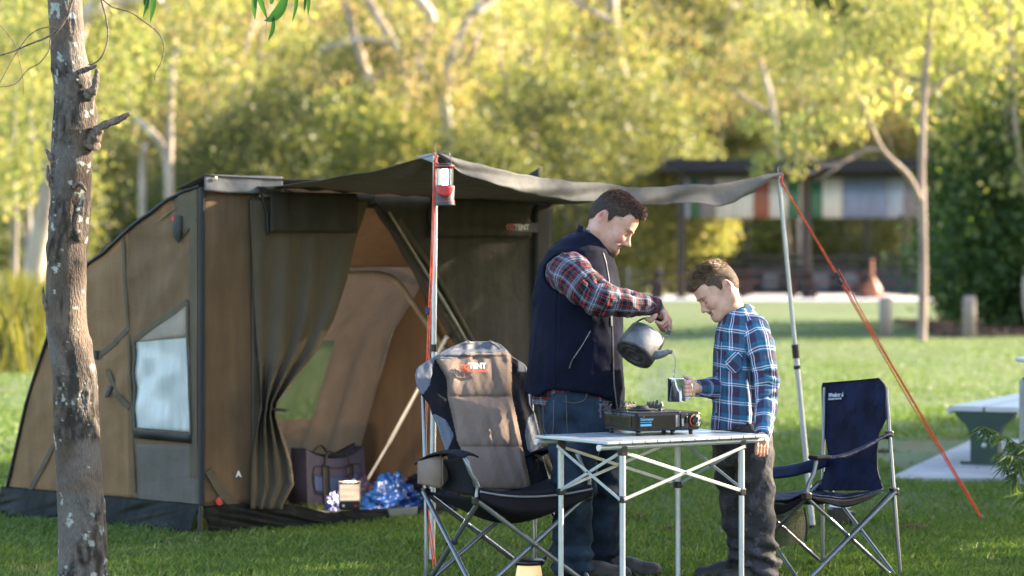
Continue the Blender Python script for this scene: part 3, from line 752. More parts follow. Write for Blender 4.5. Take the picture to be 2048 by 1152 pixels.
# ------------------------------------------------------------------ near tree trunk at left
def near_tree():
    D = 11.3; s = FPX / D
    ys = [-1300, -500, -120, 0, 60, 100, 133, 200, 260, 320, 400, 500, 600, 650, 700, 750, 850, 950, 1050, 1152, 1215]
    xl = [98, 84, 88, 95, 99, 101, 104, 110, 106, 101, 102, 95, 91, 92, 99, 105, 108, 113, 117, 117, 108]
    xr = [125, 138, 155, 163, 167, 170, 179, 189, 191, 184, 180, 174, 171, 174, 184, 191, 195, 204, 209, 212, 224]
    root = thing('near_gum_tree', 'mottled grey-brown gum trunk with lichen patches standing in front of the tent', 'tree', (XatD(163, D), D, 0))
    ny, na = 1100, 96; yy = np.concatenate([np.linspace(-1300, -110, 200), np.linspace(-105, 1212, 900)]); c = (np.interp(yy, ys, xl) + np.interp(yy, ys, xr)) / 2; r = (np.interp(yy, ys, xr) - np.interp(yy, ys, xl)) / 2
    k_ = np.ones(25) / 25; 
    c = np.convolve(np.pad(c, 12, 'edge'), k_, 'valid'); r = np.convolve(np.pad(r, 12, 'edge'), k_, 'valid')
    z = CAMH - (yy - HY) / s; X = (c - CX) / s; rad = r / s
    an = np.linspace(0, 2 * pi, na, endpoint=False)
    A, I = np.meshgrid(an, np.arange(ny)); 
    cyl = np.stack([np.cos(A).ravel() * .09, np.sin(A).ravel() * .09, z[I.ravel()]], -1)
    aniso = cyl * np.array([1, 1, .35])
    n1 = fbm(aniso, 34, 2, 5); n2 = fbm(cyl, 7, 5, 4)
    # loose rough bark zones
    zz = z[I.ravel()]
    def zone(y0, y1): 
        a, b = CAMH - (y0 - HY) / s, CAMH - (y1 - HY) / s
        return sstep(b - .05, b + .05, zz) * (1 - sstep(a - .05, a + .05, zz))
    rough = np.clip(zone(140, 285) * 1.0 + zone(405, 520) * .8 + zone(640, 690) * .6 + zone(735, 870) * .9 + zone(1000, 1160) * .7 + .12, 0, 1)
    side = .5 + .5 * np.tanh(4 * n2 + 1.5 * np.cos(A.ravel() + .6))
    rm = np.clip(rough * side * 1.9, 0, 1)
    ridg = 1 - np.abs(n1)
    dr = rm * (.014 * ridg - .006 + .010 * np.clip(n1, 0, 1)) + .0015 * n1 * (1 - rm)
    R_ = rad[I.ravel()] + dr
    V = np.stack([X[I.ravel()] + np.cos(A.ravel()) * R_, D + np.sin(A.ravel()) * R_, zz], -1)
    i = (np.arange(ny - 1)[:, None] * na + np.arange(na)[None]); j = (np.arange(ny - 1)[:, None] * na + (np.arange(na)[None] + 1) % na)
    F = np.stack([i.ravel(), (i + na).ravel(), (j + na).ravel(), j.ravel()], -1)
    # colours of the bark itself
    b1 = np.array([.075, .048, .033]); b2 = np.array([.165, .117, .087]); dk = np.array([.026, .018, .014]); li = np.array([.42, .43, .40]); gr = np.array([.14, .127, .125])
    t = np.clip(.5 + .6 * fbm(cyl * np.array([1, 1, .6]), 9, 11, 5), 0, 1)[:, None]; C = b1 * (1 - t) + b2 * t
    t = np.clip(fbm(cyl, 5, 21, 3) * 1.6, 0, 1)[:, None] * .6; C = C * (1 - t) + gr * t
    t = (np.clip(rm * 1.3, 0, 1) * np.clip(1.05 - ridg * .75 + .8 * np.clip(fbm(aniso, 60, 31, 3), -1, 1), 0, 1))[:, None]; C = C * (1 - t) + dk * t
    lich = np.clip((fbm(cyl, 24, 41, 5) - .72) * 10, 0, 1) + np.clip((fbm(cyl, 45, 43, 2) - .72) * 8, 0, 1) * (rm > .25) * .9
    lich = np.clip(lich, 0, 1)[:, None] * .85; C = C * (1 - lich) + li * lich
    dk2 = np.clip((fbm(aniso, 12, 51, 4) - .75) * 5, 0, 1)[:, None]; C = C * (1 - dk2) + dk * 1.4 * dk2
    C4 = np.concatenate([C, np.ones((len(C), 1))], 1)
    m = mat_new('gum_trunk_bark'); b = m.node_tree.nodes['Principled BSDF']; at = N(m, 'ShaderNodeAttribute'); at.attribute_name = 'bark'
    tc = N(m, 'ShaderNodeTexCoord'); mp = N(m, 'ShaderNodeMapping'); mp.inputs['Scale'].default_value = (1, 1, .3); L(m, tc.outputs['Object'], mp.inputs[0])
    nz = N(m, 'ShaderNodeTexNoise'); nz.inputs['Scale'].default_value = 160; nz.inputs['Detail'].default_value = 4; L(m, mp.outputs[0], nz.inputs['Vector'])
    mr = N(m, 'ShaderNodeMapRange'); L(m, nz.outputs[0], mr.inputs[0]); mr.inputs[3].default_value = .4; mr.inputs[4].default_value = 1.6
    vm = N(m, 'ShaderNodeVectorMath', operation='SCALE'); L(m, at.outputs['Color'], vm.inputs[0]); L(m, mr.outputs[0], vm.inputs['Scale']); L(m, vm.outputs[0], b.inputs['Base Color'])
    b.inputs['Roughness'].default_value = .85; bp = N(m, 'ShaderNodeBump'); bp.inputs['Strength'].default_value = 1; bp.inputs['Distance'].default_value = .012; L(m, nz.outputs[0], bp.inputs['Height']); L(m, bp.outputs[0], b.inputs['Normal'])
    np_mesh('trunk', V, F, m, root, smooth=True, attrs={'bark': ('FLOAT_COLOR', C4)})
    mtw = basic('dead_twig', (.10, .065, .05), .85, var=.5, vscale=60, bump=.7, bscale=90, var2=(.22, .16, .13))
    q = lambda x, y, d=0: P(x, y, D + d)
    def stub(pts, rs, nm='branch_stub'):
        mb = MB(); s = spline(pts, 4); n_ = len(s); R2 = [interp(i / (n_ - 1), [k / (len(rs) - 1) for k in range(len(rs))], rs) * (1 + .18 * sin(i * 2.3)) for i in range(n_)]
        mb.tube(s, R2, 9); mb.build(nm, mtw, root)
    stub([q(180, 290, -.03), q(192, 268, -.05), q(205, 252, -.06), q(235, 240, -.06), q(259, 227, -.06)], [.045, .028, .017, .016, .010])
    stub([q(176, 190, -.05), q(188, 178, -.07), q(194, 145, -.07), q(193, 138, -.07)], [.03, .017, .011, .006])
    stub([q(170, 140, -.05), q(186, 134, -.06), q(194, 131, -.06)], [.012, .009, .006])
    stub([q(112, 330, -.05), q(100, 312, -.06), q(92, 298, -.06)], [.02, .012, .005])
    stub([q(106, 375, -.05), q(97, 352, -.06), q(96, 330, -.06)], [.014, .010, .004])
    stub([q(96, 620, -.04), q(88, 600, -.05), q(86, 575, -.05)], [.014, .008, .004])
    stub([q(148, 375, -.09), q(160, 368, -.10), q(172, 382, -.09)], [.012, .012, .005])
    stub([q(120, -330, 0), q(250, -420, -.2), q(420, -330, -.4), q(560, -150, -.4), q(640, -60, -.4)], [.035, .025, .014, .008, .004], 'branch')
    stub([q(118, -200, 0), q(170, -140, -.15), q(200, -30, -.22)], [.02, .01, .005], 'branch')
    stub([q(250, -420, -.2), q(290, -200, -.35), q(300, -20, -.4)], [.012, .006, .002], 'branch')
    stub([q(110, -260, 0), q(-60, -330, -.2), q(-200, -250, -.3)], [.03, .016, .006], 'branch')
    # hanging twigs
    def twig(pts, r0, r1):
        mb = MB(); s = spline(pts, 7); mb.tube(s, [lerp(r0, r1, i / (len(s) - 1)) for i in range(len(s))], 6); mb.build('twig', mtw, root)
    twig([q(200, -30, -.2), q(204, 5, -.2), q(212, 35, -.2), q(216, 75, -.2), q(205, 110, -.2), q(190, 126, -.15), q(176, 130, -.1)], .0045, .0025)
    twig([q(195, -10, -.25), q(225, 14, -.25), q(260, 24, -.25), q(295, 48, -.25), q(318, 68, -.25), q(328, 95, -.25), q(322, 125, -.25), q(311, 145, -.25), q(309, 162, -.25)], .004, .002)
    twig([q(145, 0, -.3), q(135, 30, -.3), q(118, 58, -.3), q(95, 74, -.3), q(60, 88, -.3), q(20, 105, -.3), q(-30, 118, -.3)], .006, .0025)
    twig([q(118, 58, -.3), q(90, 55, -.3), q(60, 70, -.3), q(30, 110, -.3), q(0, 165, -.3), q(-10, 180, -.3)], .003, .0015)
    twig([q(100, 78, -.3), q(98, 100, -.3), q(80, 125, -.3), q(55, 140, -.3), q(30, 168, -.3), q(-10, 175, -.3)], .003, .0015)
    twig([q(-10, 40, -.3), q(10, 62, -.3), q(30, 90, -.3), q(38, 120, -.3), q(45, 155, -.3), q(47, 190, -.3)], .002, .001)
    # leaves hanging in from above
    lm = leaf_mat('near_leaf', (.015, .05, .012), (.03, .085, .02), (.06, .13, .03), .35, (1.2, 1.6, .5))
    def leaf(pts, wd, d):
        mb = MB(); s = spline([q(x, y, d) for x, y in pts], 4); n_ = len(s) - 1
        def fn(u, v):
            i = min(int(v * n_), n_ - 1); p = lerp(s[i], s[i + 1], v * n_ - i); tt = (s[i + 1] - s[i]).normalized(); sdv = tt.cross(Vector((.25, 1, .1))).normalized()
            w_ = wd * (sin(pi * min(1, v ** .8)) + .03); return p + sdv * (u - .5) * w_ * 2 + Vector((0, abs(u - .5) * w_ * .8, 0))
        mb.grid(fn, 2, n_); mb.build('leaf', lm, root)
    for pts, wd in [([(511, -25), (508, 10), (510, 40)], .013), ([(515, -20), (522, 5), (536, 42)], .012), ([(575, -20), (562, 15), (545, 35), (528, 42)], .022), ([(548, 30), (545, 60), (536, 82)], .009), ([(545, -20), (543, 2), (541, 9)], .01), ([(592, -30), (592, 10), (584, 46)], .008), ([(618, -30), (617, 5), (616, 32)], .008), ([(612, -30), (610, 5), (608, 25)], .006), ([(298, -30), (294, 5), (286, 36)], .009), ([(307, -30), (306, 10), (300, 46)], .012), ([(285, -30), (289, 0), (288, 12)], .006)]:
        leaf(pts, wd, -.4)
    twig([q(560, -60, -.4), q(530, -10, -.4), q(533, 40, -.4), q(531, 80, -.4)], .0015, .0007)
near_tree()
# ================================================================== TENT
from mathutils import noise as mn
A0 = Vector((-1.66, 14.1, 0)); TU = Vector((1.89, 1.6, 0)); TS = Vector((-1.29, 1.15, 0))
NF = Vector((.646, -.763, 0)); NS = Vector((-.665, -.746, 0)); UP = Vector((0, 0, 1))
def canvas(name, c1, c2, transl=.25, rough=.8, streak=(10, 10, 1.2), bump=.75, tint=None):
    m = mat_new(name); b = m.node_tree.nodes['Principled BSDF']; out = m.node_tree.nodes['Material Output']
    tc = N(m, 'ShaderNodeTexCoord'); mp = N(m, 'ShaderNodeMapping'); mp.inputs['Scale'].default_value = streak; L(m, tc.outputs['Object'], mp.inputs[0])
    n1 = N(m, 'ShaderNodeTexNoise'); n1.inputs['Scale'].default_value = 1.6; n1.inputs['Detail'].default_value = 7; n1.inputs['Roughness'].default_value = .6; L(m, mp.outputs[0], n1.inputs['Vector'])
    n3 = N(m, 'ShaderNodeTexNoise'); n3.inputs['Scale'].default_value = 3; n3.inputs['Detail'].default_value = 5; L(m, tc.outputs['Object'], n3.inputs['Vector'])
    ad = N(m, 'ShaderNodeMath', operation='ADD'); L(m, n1.outputs[0], ad.inputs[0]); L(m, n3.outputs[0], ad.inputs[1]); ad2 = N(m, 'ShaderNodeMath', operation='MULTIPLY'); L(m, ad.outputs[0], ad2.inputs[0]); ad2.inputs[1].default_value = .5
    cr = N(m, 'ShaderNodeValToRGB'); L(m, ad2.outputs[0], cr.inputs[0]); e = cr.color_ramp.elements; e[0].position = .35; e[1].position = .65; e[0].color = col4(c1); e[1].color = col4(c2)
    L(m, cr.outputs[0], b.inputs['Base Color']); b.inputs['Roughness'].default_value = rough; b.inputs['Specular IOR Level'].default_value = .25
    n2 = N(m, 'ShaderNodeTexNoise'); n2.inputs['Scale'].default_value = 7; n2.inputs['Detail'].default_value = 6; L(m, tc.outputs['Object'], n2.inputs['Vector'])
    n4 = N(m, 'ShaderNodeTexNoise'); n4.inputs['Scale'].default_value = 300; L(m, tc.outputs['Object'], n4.inputs['Vector'])
    bp = N(m, 'ShaderNodeBump'); bp.inputs['Strength'].default_value = bump; bp.inputs['Distance'].default_value = .03; L(m, n2.outputs[0], bp.inputs['Height'])
    bp2 = N(m, 'ShaderNodeBump'); bp2.inputs['Strength'].default_value = .3; bp2.inputs['Distance'].default_value = .001; L(m, n4.outputs[0], bp2.inputs['Height']); L(m, bp.outputs[0], bp2.inputs['Normal']); L(m, bp2.outputs[0], b.inputs['Normal'])
    if transl:
        tr = N(m, 'ShaderNodeBsdfTranslucent'); L(m, cr.outputs[0], tr.inputs[0]); mx = N(m, 'ShaderNodeMixShader'); mx.inputs[0].default_value = transl
        L(m, b.outputs[0], mx.inputs[1]); L(m, tr.outputs[0], mx.inputs[2]); L(m, mx.outputs[0], out.inputs[0])
    return m
M_can = canvas('tan_canvas', (.19, .12, .066), (.29, .185, .105), .35)
M_canin = canvas('tan_canvas_inner', (.29, .19, .12), (.40, .27, .175), .2)
M_canglow = canvas('glow_tint_canvas', (.27, .165, .085), (.39, .245, .13), .4)  # lighter, more orange tan: glow of light through the cloth put into the colour
M_olive = canvas('olive_canvas', (.105, .082, .055), (.15, .12, .082), .15)
M_olived = canvas('dark_olive_canvas', (.048, .041, .031), (.072, .062, .047), .1)
M_roof = canvas('grey_roof_canvas', (.075, .07, .058), (.12, .11, .095), .06)
M_trim = basic('dark_webbing', (.045, .043, .038), .7, vscale=30, bump=.3, bscale=200, bdist=.002)
M_black = basic('black_cloth', (.010, .010, .012), .6, vscale=20)
M_pvc = basic('black_pvc', (.006, .008, .007), .5, vscale=5, bump=.6, bscale=8, bdist=.03, spec=.12, aniso=(1, 1, .5))
M_alu = basic('brushed_aluminium', (.50, .52, .56), .32, metal=.45, var=.08, vscale=20, bump=.05, bscale=120, bdist=.002)
M_steel = basic('grey_steel_tube', (.20, .21, .23), .25, metal=.6, var=.1, vscale=20)
M_plast = basic('black_plastic', (.012, .012, .013), .35, vscale=20)
M_rope = basic('orange_rope', (.75, .095, .035), .6, vscale=90, var=.3, bump=.4, bscale=300, bdist=.002)
M_red = basic('red_plastic', (.45, .02, .02), .35, vscale=20)
M_palesheet = basic('sky_pale_vinyl', (.80, .83, .82), .22, var=.16, vscale=2.5, aniso=(6, 6, .8), transl=.5, spec=.8, bump=.3, bscale=14, bdist=.01)  # pale colour stands in for reflected sky and light coming through the pane

def ztop(t): return interp(t, [0, .08, .16, .26, .36, .46, .55, .66, .768, .84, .90, 1.0], [1.86, 1.835, 1.79, 1.70, 1.60, 1.51, 1.435, 1.24, .99, .71, .41, .0])
def Sp(t, z, off=0):
    p = A0 + TS * t + UP * z
    wv = .022 * mn.noise(Vector((t * 4, z * 2.6, 1))) + .008 * mn.noise(Vector((t * 12 + z * 5, z * 7 - t * 4, 1))) + .004 * sin((z + t * 1.3) * 26) * max(0, mn.noise(Vector((t * 4, z * 3, 7)))) * 2
    # folds radiating from the window corner and the webbing knot
    for (tc_, zc_, k, am) in ((.335, 1.02, 9, .006), (.05, 1.6, 11, .006)):
        dx, dz = t * 1.73 - tc_ * 1.73, z - zc_; r = sqrt(dx * dx + dz * dz) + 1e-6
        wv += am * sin(math.atan2(dz, dx) * k) * math.exp(-((r - .35) / .28) ** 2)
    edge = min(1, 8 * t) * min(1, 8 * abs(1.02 - t))
    return p + NS * (off + wv * edge)
def Fp(u, z, off=0, am=1.0):
    p = A0 + TU * u + UP * z
    wv = .012 * mn.noise(Vector((u * 7, z * .8, 3))) + .006 * mn.noise(Vector((u * 22, z * 1.2, 5)))
    return p + NF * (off + am * wv * min(1, 10 * u))
def side_tz(x, y):
    k = (x - CX) / FPX; t = (k * A0.y - A0.x) / (TS.x - k * TS.y); D = A0.y + TS.y * t; return t, CAMH - (y - HY) * D / FPX
def front_uz(x, y, off=0):
    k = (x - CX) / FPX; a = A0 + NF * off; u = (k * a.y - a.x) / (TU.x - k * TU.y); D = a.y + TU.y * u; return u, CAMH - (y - HY) * D / FPX
tent = thing('tent', 'tan and olive canvas tent with open front and grey awning behind the padded chair', 'tent', tuple(A0))
def sheet(name, fn, nu, nv, mat, th=.003, parent=tent):
    mb = MB(); mb.grid(fn, nu, nv, th); return mb.build(name, mat, parent)
def strip(name, pts, wd, mat, parent=tent, nrm=NS, th=.004):
    """flat webbing along points, width wd, in the wall plane"""
    mb = MB(); n = len(pts)
    def fn(u, v):
        f = u * (n - 1); i = min(int(f), n - 2); p = lerp(pts[i], pts[i + 1], f - i); t = (pts[min(i + 1, n - 1)] - pts[i]).normalized(); s = t.cross(nrm).normalized()
        return p + s * (v - .5) * wd
    mb.grid(fn, max(2, (n - 1) * 3), 2, th, sm=False); return mb.build(name, mat, parent)
ZS = .16
# left side wall in two cloth panels divided by the vertical seam
def side_panel(t0, t1, mat):
    return sheet('side_wall', lambda a, b: Sp(lerp(t0, t1, a), lerp(ZS, max(ZS + .001, ztop(lerp(t0, t1, a))), b)), 40, 60, mat)
side_panel(0, .335, M_can); side_panel(.335, .97, M_canglow)
# skirt on side and front
def skirt_s(a, b):
    t = a * .99; z = ZS * 1.04 * b; off = .05 * (1 - b) * (1 + .4 * sin(t * 17)) + .022 * mn.noise(Vector((t * 11 + b * 4, b * 1.5, 2))) * (1 - b * .8) + .014
    p = A0 + TS * t + UP * z; return p + NS * off
sheet('floor_skirt', skirt_s, 140, 16, M_pvc)
def skirt_f(a, b):
    u = a; 
    hgt = interp(u, [0, .1, .22, .32, .7, .85, 1], [ZS, ZS, .14, .085, .075, .12, .13])
    z = hgt * b; off = .06 * (1 - b) + .03 * mn.noise(Vector((u * 13 + b * 4, b * 1.5, 9))) * (1 - b * .6) + .02 + .05 * sin(pi * min(1, max(0, (u - .2) / .6)))
    return A0 + TU * u + UP * (z - .004) + NF * off
sheet('floor_skirt', skirt_f, 160, 14, M_pvc)
mb = MB(); mb.tube([A0 + UP * 0.0 + (NF + NS) * .04, A0 + UP * ZS + (NF + NS) * .015], .012, 8); mb.build('skirt_corner', M_black, tent)
# corner post: black edging and piping
def vstrip(off, w0, mat, nm, z0=ZS, z1=1.86):
    mb = MB(); mb.box(A0 + NF * off[0] + NS * off[1] + UP * (z0 + z1) / 2, (w0, w0, z1 - z0), RZ(.2), bev=w0 * .3); mb.build(nm, mat, tent)
vstrip((.014, .004), .026, M_black, 'corner_binding')
vstrip((-.004, .012), .010, M_roof, 'corner_piping')
strip('edge_webbing', [Sp(.03, z, .006) for z in (.3, .8, 1.3, 1.8)], .06, M_olive)
# seams and webbing on the side wall
def spx(pts, off=.006): return [Sp(*side_tz(x, y), off) for x, y in pts]
strip('seam', spx([(252, 472), (256, 560), (256, 660)]), .022, M_olive)
strip('seam', spx([(256, 668), (262, 760), (268, 860), (270, 985)]), .018, M_olive)
strip('webbing', spx([(258, 655), (222, 690), (196, 712)]), .03, M_olive)
strip('webbing', spx([(196, 712), (215, 745), (240, 790), (262, 815)]), .035, M_olive)
strip('webbing', spx([(108, 890), (85, 940), (62, 985)]), .03, M_olive)
mb = MB(); tz = side_tz(226, 783); mb.box(Sp(tz[0], tz[1], .018), (.02, .03, .07), RZ(.8) @ Matrix.Rotation(.5, 3, 'Y'), bev=.008); mb.build('webbing_buckle', M_trim, tent)
mb = MB(); tz = side_tz(193, 710); mb.box(Sp(tz[0], tz[1], .014), (.03, .03, .05), RZ(.8), bev=.006); mb.build('webbing_buckle', M_trim, tent)
# upper edge binding
eb = [Sp(t, ztop(t) + .004, .012) for t in np.linspace(0, .97, 26)]
mb = MB(); mb.tube(eb, .010, 6); mb.build('edge_binding', M_black, tent)
# window
wpx = [(270, 680), (378, 603), (386, 867), (277, 858)]
def quad_on(pts, off, fnp):
    q = [fnp(x, y) for x, y in pts]
    def fn(a, b):
        t = lerp(lerp(q[3][0], q[2][0], a), lerp(q[0][0], q[1][0], a), b); z = lerp(lerp(q[3][1], q[2][1], a), lerp(q[0][1], q[1][1], a), b); return Sp(t, z, off)
    return fn
win = sheet('window', quad_on(wpx, .010, side_tz), 12, 24, M_palesheet)
# inner curtain hem seen through the top of the pane
sheet('window_blind', quad_on([(270, 680), (378, 603), (379, 675), (270, 684)], .013, side_tz), 8, 6, basic('cream_blind', (.46, .38, .30), .7, vscale=10, transl=.4), parent=win)
for a_, b_ in ((0, 1), (1, 2), (2, 3), (3, 0)):
    p0, p1 = wpx[a_], wpx[b_]; w_ = .030 if a_ == 0 else .012
    strip('window_frame', [Sp(*side_tz(lerp(p0[0], p1[0], k / 6), lerp(p0[1], p1[1], k / 6)), .0145 + .001 * a_) for k in range(7)], w_, M_olive, parent=win)
sheet('window_mesh_edge', quad_on([(277, 854), (386, 864), (386, 886), (280, 876)], .019, side_tz), 10, 2, M_black, parent=win)
sheet('window_surround', quad_on([(263, 690), (270, 682), (280, 868), (272, 876)], .012, side_tz), 3, 10, M_trim, parent=win)
sheet('lower_patch', quad_on([(276, 888), (398, 890), (402, 1030), (276, 1010)], .008, side_tz), 14, 14, canvas('grey_canvas', (.13, .115, .095), (.17, .15, .13), .2))
# top left gusset and red tie
sheet('gusset', quad_on([(345, 395), (398, 372), (398, 440), (362, 480)], .010, side_tz), 8, 8, M_olive)
mb = MB(); tz = side_tz(356, 438); c = Sp(tz[0], tz[1], .03)
mb.box(c, (.03, .02, .035), RZ(.8), bev=.006); mb.build('tie_tag', M_red, tent)
mb = MB(); tz = side_tz(362, 465); c = Sp(tz[0], tz[1], .02)
mb.tube([c + UP * .09, c + UP * .04 + NS * .01, c - UP * .02 + NS * .012, c - UP * .055], [.02, .028, .024, .006], 8, flat=(1, .5)); mb.build('vent_flap', M_trim, tent)
# ---- front wall
sheet('front_wall', lambda a, b: Fp(lerp(.006, .135, a), lerp(ZS - .01, 1.83, b)), 20, 50, M_can)
mb = MB(); st = front_uz(500, 600)[0]
sheet('door_surround', lambda a, b: Fp(lerp(.13, .155, a), lerp(ZS - .02, 1.83, b), .012), 4, 30, M_olive)
# diagonal reinforcement at the lower left corner
strip('seam', [Fp(*front_uz(415, 940), .008), Fp(*front_uz(440, 985), .008), Fp(*front_uz(480, 1022), .008)], .05, M_olive, nrm=NF)
mb = MB(); c = Fp(*front_uz(434, 1003), .015); mb.box(c, (.035, .006, .045), RZ(.7) @ Matrix.Rotation(-.6, 3, 'Y'), bev=.002); mb.build('red_label', M_red, tent)
# gathered door curtain
def edge_px(y): return interp(y, [400, 480, 560, 640, 700, 760, 805, 830, 870, 920, 970, 1010], [738, 712, 694, 668, 636, 590, 556, 552, 566, 582, 588, 566])
def left_px(y): return interp(y, [400, 600, 760, 815, 860, 920, 1020], [500, 508, 518, 522, 512, 503, 500])
def curtain(a, b):
    y = lerp(1018, 400, b); x = lerp(left_px(y), edge_px(y), a); tight = math.exp(-((y - 818) / 70) ** 2)
    ph = a * 22 + 1.2 * mn.noise(Vector((a * 3, b * 2, 4)))
    off = .035 + (.012 + .03 * tight) * sin(ph) * (.4 + .6 * min(1, abs(b - 1) * 2.5)) + .05 * tight * sin(pi * a) + .03 * a
    u, z = front_uz(x, y, off); return A0 + TU * u + UP * z + NF * off
sheet('door_curtain', curtain, 110, 90, M_olive, th=.004)
# dark sheet added for the shaded upper part of the door curtain
sheet('shaded_curtain_top', lambda a, b: Fp(lerp(.16, .395, a), lerp(1.62, 1.84, b), .085 + .004 * sin(a * 18)), 50, 8, M_olived)
tb = MB(); zt_ = front_uz(540, 820)[1]
tb.tube([Fp(front_uz(x, 818)[0], front_uz(x, 818 + dy)[1], of) for x, dy, of in ((516, 2, .04), (524, -1, .11), (536, 0, .135), (548, 1, .12), (558, 3, .05))], .016, 8, flat=(1, .5)); tb.build('curtain_tie', M_trim, tent)
# logo A on front panel
def text_mesh(name, txt, size, mat, parent, origin, R, extr=.0008, shear=0, align='LEFT', bold=0):
    cu = bpy.data.curves.new('txt', 'FONT'); cu.body = txt; cu.size = size; cu.extrude = extr; cu.align_x = align; cu.align_y = 'CENTER'; cu.shear = shear; cu.offset = bold; cu.resolution_u = 2
    ob = bpy.data.objects.new('txt', cu); COL.objects.link(ob); dg = bpy.context.evaluated_depsgraph_get(); me = bpy.data.meshes.new_from_object(ob.evaluated_get(dg)); bpy.data.objects.remove(ob)
    V = np.array([v.co for v in me.vertices]) @ np.array(R.transposed()) + np.array(origin); F = [tuple(p.vertices) for p in me.polygons]; bpy.data.meshes.remove(me)
    return np_mesh(name, V, F, mat, parent)
M_white = basic('white_print', (.8, .8, .8), .6, vscale=30, var=.05)
RF = basis(TU.normalized(), UP, NF)
text_mesh('logo', 'A', .05, M_white, tent, Fp(*front_uz(472, 948), .022), RF, align='CENTER', bold=.001)
# header and right dark wall
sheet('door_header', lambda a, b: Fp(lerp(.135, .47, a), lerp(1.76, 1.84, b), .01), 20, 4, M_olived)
def uL(z): return interp(z, [.10, .98, 1.78, 1.84], [.985, .715, .468, .455])
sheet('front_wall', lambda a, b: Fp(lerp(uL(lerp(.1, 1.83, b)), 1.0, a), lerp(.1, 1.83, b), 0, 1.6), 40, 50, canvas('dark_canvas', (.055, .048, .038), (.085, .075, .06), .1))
sheet('storm_flap', lambda a, b: Fp(lerp(.945, 1.0, a), lerp(.1, 1.83, b), .02), 4, 20, M_black)
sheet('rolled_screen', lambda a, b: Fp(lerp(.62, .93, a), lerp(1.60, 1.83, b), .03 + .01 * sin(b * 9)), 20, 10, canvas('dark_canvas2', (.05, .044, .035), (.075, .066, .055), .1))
# rolled door along the diagonal + frame pole
dp = [Fp(uL(z) - .004, z, .03 + .012 * sin(z * 9)) for z in np.linspace(1.78, .12, 24)]
mb = MB(); mb.tube(dp, [.018 + .010 * sin(pi * k / 23) + .003 * sin(k * 2.1) for k in range(24)], 9); mb.build('rolled_door', M_olived, tent)
dp2 = [Fp(uL(z) + .020, z, .035) for z in np.linspace(1.74, .12, 10)]
mb = MB(); mb.tube(dp2, .0095, 8); mb.build('frame_pole', basic('khaki_pole', (.35, .31, .25), .5, vscale=15), tent)
dp3 = [Fp(uL(z) + .043 + .006 * sin(z * 6), z, .02) for z in np.linspace(1.70, .12, 18)]
mb = MB(); mb.tube(dp3, .016, 8); mb.build('door_seam_roll', M_olive, tent)
for x, y in ((1110, 420),): pass
# dark hanging ties near top left of door
for (x0, y0, x1, y1) in ((508, 380, 522, 470), (540, 400, 560, 412), (556, 378, 564, 418), (560, 380, 600, 402)):
    mb = MB(); mb.tube([Fp(*front_uz(x0, y0), .06), Fp(*front_uz((x0 + x1) / 2 + 4, (y0 + y1) / 2), .075), Fp(*front_uz(x1, y1), .07)], .008, 6, flat=(1, .4)); mb.build('tie', M_black, tent)
# brand patch
pc = front_uz(1038, 455); mb = MB(); mb.box(Fp(pc[0], pc[1], .04), (.235, .006, .058), RZ(math.atan2(TU.y, TU.x)), bev=.002); lab = mb.build('brand_label', basic('label_grey', (.02, .02, .03), .6, vscale=30), tent)
text_mesh('print', 'TENT', .045, M_white, lab, Fp(pc[0] - .005, pc[1], .0455), RF, align='CENTER', bold=.001)
text_mesh('print', 'OZ', .045, M_red, lab, Fp(pc[0] - .042, pc[1], .0455), RF, align='CENTER', bold=.001)
# ---- roof, rear, right end, floor (seen through the door)
def Rt(u, t, z, off=0): return A0 + TU * u + TS * t + UP * z
sheet('roof', lambda a, b: Rt(a, b * .55, lerp(1.86, 1.43, b) - .02 * sin(pi * b) + .006 * mn.noise(Vector((a * 6, b * 6, 2)))), 24, 16, M_canin)
def rear(a, b):
    z = lerp(1.43, .03, b); t = interp(z, [0, .41, .99, 1.43], [1.0, .90, .768, .55]); 
    fold = (.02 + .06 * max(0, a - .55)) * sin(a * 75 + 3 * mn.noise(Vector((a * 4, b * 1.5, 1)))) * (b) 
    return Rt(a, t, z) + TS.normalized() * fold
mb = MB(); nu, nv = 80, 40
G = {}
vs = [rear(i / nu, j / nv) for j in range(nv + 1) for i in range(nu + 1)]
def zrow(j): return lerp(1.43, .03, (j + .5) / nv)
fs = []; wf = []
for j in range(nv):
    for i in range(nu):
        f = (j * (nu + 1) + i, j * (nu + 1) + i + 1, (j + 1) * (nu + 1) + i + 1, (j + 1) * (nu + 1) + i)
        if .40 < (i + .5) / nu < .825 and .47 < zrow(j) < .99: wf.append(f)
        else: fs.append(f)
mb.add(vs, fs, True); mb.build('rear_wall', M_canin, tent)
m = mat_new('window_screen'); b = m.node_tree.nodes['Principled BSDF']; b.inputs['Base Color'].default_value = (.11, .13, .12, 1); b.inputs['Roughness'].default_value = .7
tp = N(m, 'ShaderNodeBsdfTransparent'); tp.inputs[0].default_value = (.75, .82, .78, 1); mx = N(m, 'ShaderNodeMixShader')
nz = N(m, 'ShaderNodeTexNoise'); nz.inputs['Scale'].default_value = 3; mr = N(m, 'ShaderNodeMapRange'); L(m, nz.outputs[0], mr.inputs[0]); mr.inputs[3].default_value = .68; mr.inputs[4].default_value = .82; L(m, mr.outputs[0], mx.inputs[0])
L(m, tp.outputs[0], mx.inputs[1]); L(m, b.outputs[0], mx.inputs[2]); L(m, mx.outputs[0], m.node_tree.nodes['Material Output'].inputs[0])
mb = MB(); mb.add(vs, wf, True); mb.build('rear_window', m, tent)
sheet('end_wall', lambda a, b: Rt(1.0, a * .97, lerp(.03, max(.04, ztop(a * .97)), b)) + TU.normalized() * (.02 * mn.noise(Vector((a * 4, b * 3, 8)))), 30, 24, M_canin)
